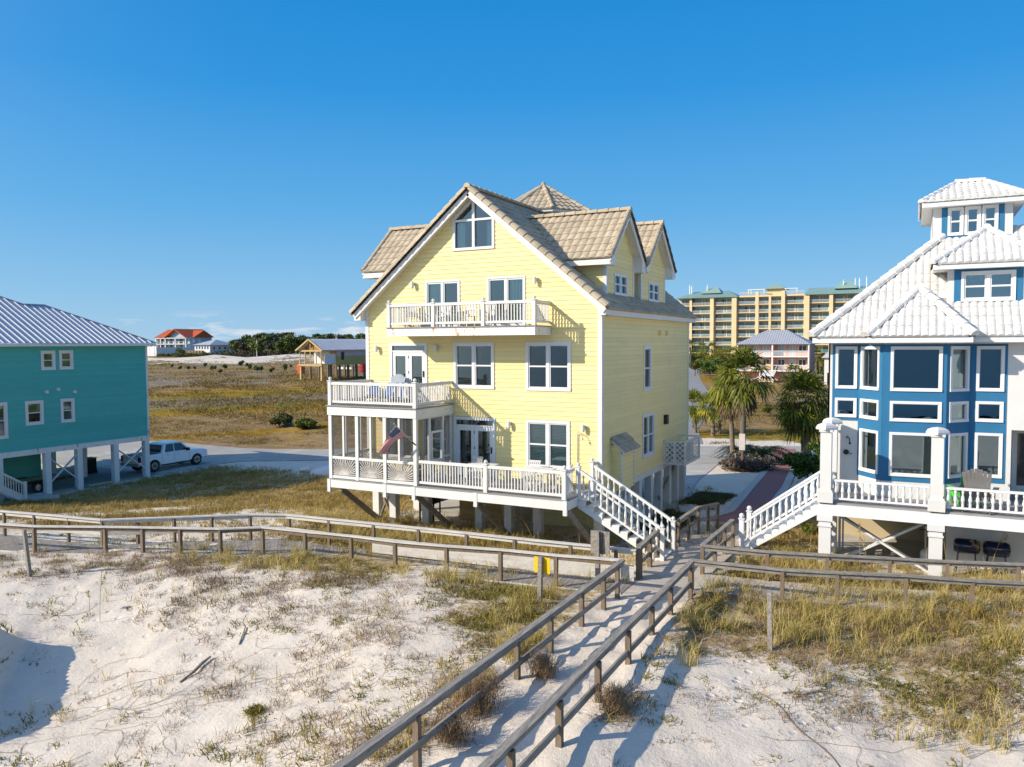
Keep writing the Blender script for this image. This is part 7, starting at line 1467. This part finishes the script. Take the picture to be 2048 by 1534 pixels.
# ------------------------------------------------------------------ stakes, signs and debris
def stake(px, py, top, lb, w=.09, lean=0): 
    q = at(px, py); d = (q-CAM)@FW; t = atd(px+lean, top, d); o = thing('stake', lb, 'post', q); m = MB(); m.beam(q-Z3*.3, A3(t[0],t[1],t[2]), w, w, up=(0,1,0)); m.build('shaft', M['greywood'], o); return q, t, o
stake(62,1153,1060,'lone leaning grey stake in the sand before the left boardwalk',.09,-14); stake(1541,1300,1184,'lone brown square stake in the grass before the right boardwalk',.10,-2)
q, t, o = stake(1079,1208,1114,'weathered stake carrying the yellow sign',.11,2); ys = thing('yellow_sign', 'blank yellow sign seen from behind on its grey stake', 'sign', (q[0],q[1],t[2]-.5)); m = MB(); m.box(t[0]-.21,t[1]+.05,t[2]-.44,t[0]+.25,t[1]+.065,t[2]-.02); m.build('panel', mat('yellow_sign_paint', (.85,.52,.01), (.8,.48,.01), rough=.5), ys); m = MB(); m.box(t[0]-.02,t[1]+.045,t[2]-.4,t[0]+.02,t[1]+.05,t[2]-.36); m.build('bolt', M['chrome'], ys)
q, t, o = stake(1196,1172,1063,'grey square post holding the blank board beside the boardwalk',.12,-1); gs = thing('grey_signboard', 'blank grey board fixed to the post where the boardwalks meet', 'sign', (q[0],q[1],t[2]-.5)); m = MB(); m.box(t[0]-.24,t[1]+.07,t[2]-.66,t[0]+.34,t[1]+.11,t[2]+.0); m.build('panel', M['greywood'], gs); m = MB(); m.box(t[0]+.06,t[1]+.03,t[2]-.66,t[0]+.13,t[1]+.07,t[2]-.02); m.build('batten', M['brownwood'], gs)
q = at(1484,935); d = (q-CAM)@FW-2.0; a, b = atd(1478,900,d), atd(1490,867,d); sg_ = thing('road_sign', 'pale pinkish sign panel on a wooden post between the tall palms', 'sign', at(1481,925)); m = MB(); m.box(a[0],a[1],a[2],a[0]+.36,a[1]+.04,b[2]); m.build('panel', mat('faded_sign', (.62,.55,.50), rough=.7), sg_); m = MB(); m.box(a[0]+.12,a[1]+.045,tz(a[0],a[1])-.3,a[0]+.22,a[1]+.14,b[2]); m.build('post', M['brownwood'], sg_)
stake(1474,938,906,'leaning pinkish post in the russet shrub beside the path',.10,-3)
rng = np.random.default_rng(8); a, b = at(360,1366), at(421,1318); m = MB(); m.tube([a+Z3*.02, a*.6+b*.4+A3(.05,0,.05), a*.3+b*.7+Z3*.06, b+Z3*.06], [.02,.035,.04,.025], 7); o = m.build('driftwood', M['greywood']); tag(o, 'grey driftwood branch lying on the open sand', 'driftwood')
for pts, lb in ((((478,1290),(487,1268),(491,1256)),'small upright twig poking out of the sand'),((((1565,1388)),(1585,1386),(1600,1391)),'short grey stick lying on the sand before the right dune'),(((1607,1391),(1625,1386),(1643,1384)),'curved grey stick lying right of a shorter one')):
    P = [at(*p)+Z3*(.02+.01*i) for i, p in enumerate(pts)]; m = MB(); m.tube(P, .018, 6); tag(m.build('stick', M['greywood']), lb, 'stick')
P = [at(1520+ (1675-1520)*s+6*math.sin(s*9), 1388+(1534-1388)*s**1.15)+Z3*.015 for s in np.linspace(0,1.05,26)]; m = MB(); m.tube(P, .009, 6); tag(m.build('rope', M['vine']), 'dark twisted rope trailing across the right foreground sand', 'rope')
q = at(1131,1153); bg = thing('rag', 'crumpled pale rag caught at the foot of the boardwalk', 'rag', q); V, F = leaf_cloud([(0,0,.15,.22,.1,.16)], 60, .12, np.random.default_rng(4), shell=.6); np_mesh('cloth', V, F, M['clean_white'], bg)
# ------------------------------------------------------------------ grasses and ground cover
def scatter(density, box, n, rng, mask=None):
    u = rng.uniform(box[0], box[1], n); v = rng.uniform(box[2], box[3], n); z = zterr(u, v); p = density(u, v, z); k = rng.random(n) < p; return np.stack([u, v, z], 1)[k]
OPEN = [(250,1330,230,150,1.),(1640,1480,260,60,.9),(330,1260,160,70,.8)]
def clump(density, u, v, sc, lo, hi): return density*sstep(lo, hi, fbm(u*sc+11, v*sc+4, 3))
def offwalk(u, v): return np.where((u > -7.45) & (u < -5.05) & (v < 32) & (v > 3), .0, 1.)*np.where((u > -19) & (u < -7.3) & (np.abs(v-(20.4)) < .9), .12, 1.)
rng = np.random.default_rng(21)
def tufts(cent, per, rad, hmin, hmax, w, lmin, lmax):
    n = len(cent); c = np.repeat(cent, per, 0); q = rng.normal(size=(n*per,2))*rad; P = c.copy(); P[:, :2] += q; P[:, 2] -= .02
    hs = np.repeat(rng.uniform(hmin, hmax, n), per)*rng.uniform(.55, 1.15, n*per); return blades(P, hs, w, rng.uniform(lmin, lmax, n*per), rng)
def join(parts):
    V = []; F = []; o = 0
    for a, b in parts: V.append(a); F.append(b+o); o += len(a)
    return np.concatenate(V), np.concatenate(F)
BOX = (-30, 6, 5, 27.5)
st = scatter(lambda u, v, z: clump(blobs(u, v, z, STRAW), u, v, .9, .36, .58)*offwalk(u, v), BOX, 22000, rng)
sp = scatter(lambda u, v, z: (1-.85*np.clip(blobs(u, v, z, OPEN), 0, 1))*.16*offwalk(u, v)*sstep(.45, .7, fbm(u*.5, v*.5, 3)), BOX, 12000, rng)
V, F = join([tufts(st, 15, .07, .22, .62, .0065, .15, .75), tufts(sp, 9, .05, .15, .45, .005, .1, .7)])
o = np_mesh('straw_grass', V, F, M['straw']); tag(o, 'straw yellow dune grass in tufts around the boardwalks', 'grass', kind='stuff')
gr_ = scatter(lambda u, v, z: np.maximum(clump(blobs(u, v, z, GREEN), u, v, 1.2, .34, .54), (1-.85*np.clip(blobs(u, v, z, OPEN), 0, 1))*0.10*sstep(.46,.62,fbm(u*.9+5, v*.9, 3)))*offwalk(u, v), BOX, 42000, rng)
V, F = tufts(gr_, 13, .10, .06, .20, .012, .5, 1.3); o = np_mesh('ground_cover', V, F, M['green']); tag(o, 'olive green creeping ground cover on the sand', 'ground cover', kind='stuff')
ru = scatter(lambda u, v, z: clump(blobs(u, v, z, RUST), u, v, 1.3, .34, .56)*offwalk(u, v), BOX, 80000, rng)
dz = scatter(lambda u, v, z: (1-.85*np.clip(blobs(u, v, z, OPEN), 0, 1))*.16*offwalk(u, v)*sstep(.40,.66,fbm(u*.7+1, v*.7+8, 3)), BOX, 40000, rng)
V, F = join([tufts(ru, 11, .10, .06, .24, .006, .4, 1.4), tufts(dz, 8, .07, .04, .16, .006, .5, 1.5)]); o = np_mesh('dead_scrub', V, F, M['russet']); tag(o, 'brown and russet dead dune scrub scattered over the sand', 'scrub', kind='stuff')
# lawn of wild grass between boardwalk and houses
yd = scatter(lambda u, v, z: yard_density(u, v)*(.35+.65*sstep(.35,.6,fbm(u*.6, v*.6, 3))), (-48, 12, 20, 44), 46000, rng)
V, F = tufts(yd, 9, .11, .10, .34, .011, .2, 1.0); o = np_mesh('yard_grass', V, F, M['yard']); tag(o, 'wild tan and green grass around the houses', 'grass', kind='stuff')
side = scatter(lambda u, v, z: sstep(.42,.6,fbm(u*.5+2, v*.4, 3))*np.clip((-7.8-u)/.4,0,1)*1.3, (-9.6, -7.6, 28, 39.5), 5000, rng)
V, F = tufts(side, 10, .10, .08, .26, .010, .2, 1.0); o = np_mesh('side_grass', V, F, M['oshrub']); tag(o, 'dark green grass in the shade beside the yellow house', 'grass', kind='stuff')
# marsh: low clumps that roughen the surface out to the far dune
def marsh_d(u, v, z):
    d = -.457*u+.888*v; road = ((v-.12*(u+20)) > 51) if False else (v > np.interp(u, [a for a, _ in far_e], [b for _, b in far_e])+1.6)
    sr = (np.abs(u-np.interp(v, [61,72,90,118,160,230], [-19.6,-21.3,-24,-29.7,-42.5,-61.5])) > 5.2)
    return road*sr*(d < 185)*sstep(.30,.55,fbm(u*.16, v*.3, 3))
mr = np.concatenate([scatter(marsh_d, (-100, 10, 47, 110), 30000, rng), scatter(marsh_d, (-190, -20, 85, 190), 20000, rng)])
parts = []
dm = -.457*mr[:,0]+.888*mr[:,1]; near = mr[dm < 85]; farm = mr[dm >= 85]
parts.append(tufts(near, 8, .30, .10, .34, .022, .3, 1.2)); parts.append(tufts(farm, 5, .55, .12, .38, .05, .3, 1.2)); V, F = join(parts)
def marsh_mat():
    m = M['yard'].copy(); m.name = 'marsh_grass'; nt = m.node_tree
    for n in nt.nodes:
        if n.type == 'TEX_NOISE': n.inputs['Scale'].default_value = .07
        if n.type == 'VALTORGB':
            for e, c in zip(n.color_ramp.elements, [(.11,.08,.02),(.21,.145,.035),(.31,.21,.06),(.40,.30,.13)]): e.color = (*c, 1)
    return m
o = np_mesh('marsh_grass', V, F, marsh_mat()); tag(o, 'brown gold and olive marsh grass behind the houses', 'grass', kind='stuff')
rng = np.random.default_rng(12); LB = []
for i in range(170):
    a = rng.uniform(-.72, -.50); d = rng.uniform(172, 250); v = d/(.888-.457*a); u = a*v; r = rng.uniform(.5, 1.6); LB.append((u, v, tz(u, v)+.1, r, r*1.3, r*.45))
V, F = leaf_cloud(LB, 9000, .22, rng, shell=.2); tag(np_mesh('dune_scrub', V, F, M['oshrub']), 'olive scrub patches on the far bare sand slope', 'scrub', kind='stuff')
# runners: long dry vines creeping over the sand
rng = np.random.default_rng(33); m = MB()
for k in range(56):
    px, py = rng.uniform(20, 1000), rng.uniform(1170, 1530)
    if k > 46: px, py = rng.uniform(1400, 2040), rng.uniform(1290, 1520)
    q = at(px, py); a = rng.uniform(0, 2*PI) if k % 3 else .7+rng.normal()*.3; P = [q]; L = rng.uniform(.4, 2.6) if k % 4 else rng.uniform(2, 5)
    if -7.6 < q[0] < -5.0: continue
    n = int(L/.14)+2
    for i in range(n): a += rng.normal()*.22; u, v = P[-1][0]+.14*math.cos(a), P[-1][1]+.14*math.sin(a); P.append(A3(u, v, tz(u, v)+.008+.012*rng.random()))
    m.tube(P, rng.uniform(.002,.0042), 4, False)
    for p in P[::3]:
        if rng.random() < .6: b = rng.random()*6.28; l = rng.uniform(.04,.13); m.tube([p, p+A3(math.cos(b)*l, math.sin(b)*l, l*.6)], .0026, 3, False)
tag(m.build('beach_vine', M['vine']), 'thin dry runners and twigs creeping over the white sand', 'vine', kind='stuff')
# individual sea oats with drooping seed heads
def sea_oats(px, py, top, lb, bend, seed):
    rng = np.random.default_rng(seed); q = at(px, py); d = (q-CAM)@FW; t = atd(px+bend, top, d); o = thing('sea_oat', lb, 'sea oat', q); P = [q+(t-q)*A3(s**1.8, s**1.8, s) for s in np.linspace(0,1,9)]; dn = (t-q); dn[2] = 0; dn /= np.linalg.norm(dn)+1e-6; P.append(t+dn*.10-Z3*.03)
    m = MB(); m.tube(P, [.008]*9+[.004], 5, False); m.build('stem', M['oat'], o); m = MB()
    for i in range(46):
        s = rng.random(); p = P[6]+(P[9]-P[6])*s+A3(*rng.normal(size=3))*.012; v = A3(*rng.normal(size=3))*.03+dn*.05-Z3*.045; n = np.cross(v, A3(*rng.normal(size=3))); n *= .011/(np.linalg.norm(n)+1e-9); m.add([p, p+v*.5+n, p+v, p+v*.5-n], [(0,1,2,3)])
    m.build('seed_head', M['oat'], o)
so = [(1068,1098,1018,-38,'sea oat bending left in front of the plank storage wall'),(1075,1096,995,8,'tall sea oat standing upright before the plank storage wall'),(1048,1092,1030,-12,'short sea oat left of two taller ones under the deck'),(1160,1106,1030,-8,'feathery tan sea oat before the dark undercroft piles'),(1204,1100,1034,-30,'sea oat leaning left with a long pale seed head below the deck'),(1283,1112,1025,-34,'sea oat arching left beside the white stairs'),(1262,1115,1040,-10,'upright sea oat right under the stair stringer'),
 (1893,1150,1068,-8,'bushy sea oat in front of the dark barbecue recess'),(1981,1152,1066,28,'sea oat arching right before the barbecue recess, the most golden'),(1972,1152,1078,-20,'sea oat stem leaning left beside the golden one'),(1719,1140,1046,1,'thin straight sea oat before the white cross brace'),(1733,1140,1070,-6,'lower thin sea oat before the white cross brace'),(1618,1120,1042,10,'single sea oat left of the white pier'),(1850,1140,1078,8,'slender sea oat beside the central white pier'),
 (200,1245,1140,4,'tall dry sea oat alone on the open white sand'),(180,1230,1180,-3,'short dry sea oat left of the lone tall one')]
for i, (px, py, tp, bd, lb) in enumerate(so): sea_oats(px, py, tp, lb, bd, i)
# ------------------------------------------------------------------ light, sky, camera
sc = bpy.context.scene
SD = np.array((.612,.632,-.478)); SD /= np.linalg.norm(SD)          # direction the sunlight travels
EL = math.asin(-SD[2]); sx, sy = -SD[0], -SD[1]
sun = bpy.data.lights.new('sun', 'SUN'); sun.energy = 4.25; sun.angle = math.radians(.53); sun.color = (1, .90, .755)
so_ = bpy.data.objects.new('sun', sun); COL.objects.link(so_); so_.location = (-40,-40,60); so_.rotation_euler = Vector(SD).to_track_quat('-Z', 'Y').to_euler()
w = bpy.data.worlds.new('World'); sc.world = w; w.use_nodes = True; nt = w.node_tree; N, L = nt.nodes, nt.links; bg = N['Background']
sk = N.new('ShaderNodeTexSky'); sk.sky_type = 'NISHITA'; sk.sun_disc = False; sk.sun_elevation = EL; sk.sun_rotation = math.atan2(sx, sy); sk.altitude = 0; sk.air_density = 1.0; sk.dust_density = .1; sk.ozone_density = 3.0
hs = N.new('ShaderNodeHueSaturation'); hs.inputs['Saturation'].default_value = 1.18; L.new(sk.outputs[0], hs.inputs['Color'])
tc = N.new('ShaderNodeTexCoord'); sp_ = N.new('ShaderNodeSeparateXYZ'); L.new(tc.outputs['Generated'], sp_.inputs[0])
gr = N.new('ShaderNodeValToRGB'); e_ = gr.color_ramp.elements
for _ in range(4): e_.new(.5)
for i_, (p_, c_) in enumerate(((0,(.38,.62,.85)),(.06,(.27,.56,.86)),(.16,(.125,.45,.85)),(.30,(.03,.325,.79)),(.46,(.006,.25,.70)),(.9,(.004,.14,.5)))): e_[i_].position = p_; e_[i_].color = (*c_, 1)
L.new(sp_.outputs['Z'], gr.inputs['Fac'])
vm = N.new('ShaderNodeVectorMath'); vm.operation = 'SCALE'; vm.inputs['Scale'].default_value = 7.1; L.new(gr.outputs['Color'], vm.inputs[0])
sm = N.new('ShaderNodeMix'); sm.data_type = 'RGBA'; sm.inputs['Factor'].default_value = .93; L.new(hs.outputs[0], sm.inputs['A']); L.new(vm.outputs[0], sm.inputs['B']); 
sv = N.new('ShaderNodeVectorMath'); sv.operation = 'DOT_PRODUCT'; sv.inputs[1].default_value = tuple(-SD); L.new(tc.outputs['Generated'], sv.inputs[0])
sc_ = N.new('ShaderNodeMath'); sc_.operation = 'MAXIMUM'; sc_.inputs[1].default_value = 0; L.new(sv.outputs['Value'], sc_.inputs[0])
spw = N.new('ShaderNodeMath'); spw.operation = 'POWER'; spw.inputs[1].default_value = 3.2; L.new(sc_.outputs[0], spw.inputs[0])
au = N.new('ShaderNodeVectorMath'); au.operation = 'SCALE'; au.inputs[0].default_value = (6.5,6.2,5.6); L.new(spw.outputs[0], au.inputs['Scale'])     # white glow added around the sun, behind the camera, to whiten shadow fill
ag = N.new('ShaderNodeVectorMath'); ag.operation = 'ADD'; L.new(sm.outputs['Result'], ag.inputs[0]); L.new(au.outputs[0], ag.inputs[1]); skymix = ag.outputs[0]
mp = N.new('ShaderNodeMapping'); mp.inputs['Scale'].default_value = (9, 9, 46); L.new(tc.outputs['Generated'], mp.inputs['Vector'])
cn = N.new('ShaderNodeTexNoise'); cn.inputs['Scale'].default_value = 1.7; cn.inputs['Detail'].default_value = 7; cn.inputs['Roughness'].default_value = .55; L.new(mp.outputs[0], cn.inputs['Vector'])
cr = N.new('ShaderNodeMapRange'); cr.inputs['From Min'].default_value = .53; cr.inputs['From Max'].default_value = .68; L.new(cn.outputs['Fac'], cr.inputs['Value'])
b1_ = N.new('ShaderNodeMapRange'); b1_.inputs['From Min'].default_value = .004; b1_.inputs['From Max'].default_value = .014; L.new(sp_.outputs['Z'], b1_.inputs['Value'])
b2_ = N.new('ShaderNodeMapRange'); b2_.inputs['From Min'].default_value = .024; b2_.inputs['From Max'].default_value = .042; b2_.inputs['To Min'].default_value = 1; b2_.inputs['To Max'].default_value = 0; L.new(sp_.outputs['Z'], b2_.inputs['Value'])
mA = N.new('ShaderNodeMath'); mA.operation = 'MULTIPLY'; L.new(b1_.outputs[0], mA.inputs[0]); L.new(b2_.outputs[0], mA.inputs[1])
mB = N.new('ShaderNodeMath'); mB.operation = 'MULTIPLY'; L.new(mA.outputs[0], mB.inputs[0]); L.new(cr.outputs[0], mB.inputs[1])
mC = N.new('ShaderNodeMath'); mC.operation = 'MULTIPLY'; mC.inputs[1].default_value = .8; L.new(mB.outputs[0], mC.inputs[0])
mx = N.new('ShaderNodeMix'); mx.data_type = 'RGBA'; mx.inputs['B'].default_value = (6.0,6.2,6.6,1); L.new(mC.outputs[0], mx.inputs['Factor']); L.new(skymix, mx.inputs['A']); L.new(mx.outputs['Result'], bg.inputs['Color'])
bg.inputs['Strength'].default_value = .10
cam = bpy.data.cameras.new('camera'); cam.sensor_fit = 'HORIZONTAL'; cam.sensor_width = 36; cam.lens = 36*FPX/2048; cam.clip_start = .1; cam.clip_end = 9000
co = bpy.data.objects.new('camera', cam); COL.objects.link(co)
from mathutils import Matrix
co.matrix_world = Matrix([[RI[0],UP[0],-FW[0],0],[RI[1],UP[1],-FW[1],0],[RI[2],UP[2],-FW[2],CH],[0,0,0,1]]); sc.camera = co
vs = sc.view_settings; vs.view_transform = 'Standard'; vs.look = 'None'; vs.exposure = .42; vs.gamma = 1; vs.use_curve_mapping = False
cy = sc.cycles if hasattr(sc, 'cycles') else None
if cy: cy.max_bounces = 7; cy.diffuse_bounces = 3; cy.glossy_bounces = 3; cy.transparent_max_bounces = 16; cy.caustics_reflective = False; cy.caustics_refractive = False; cy.use_denoising = True
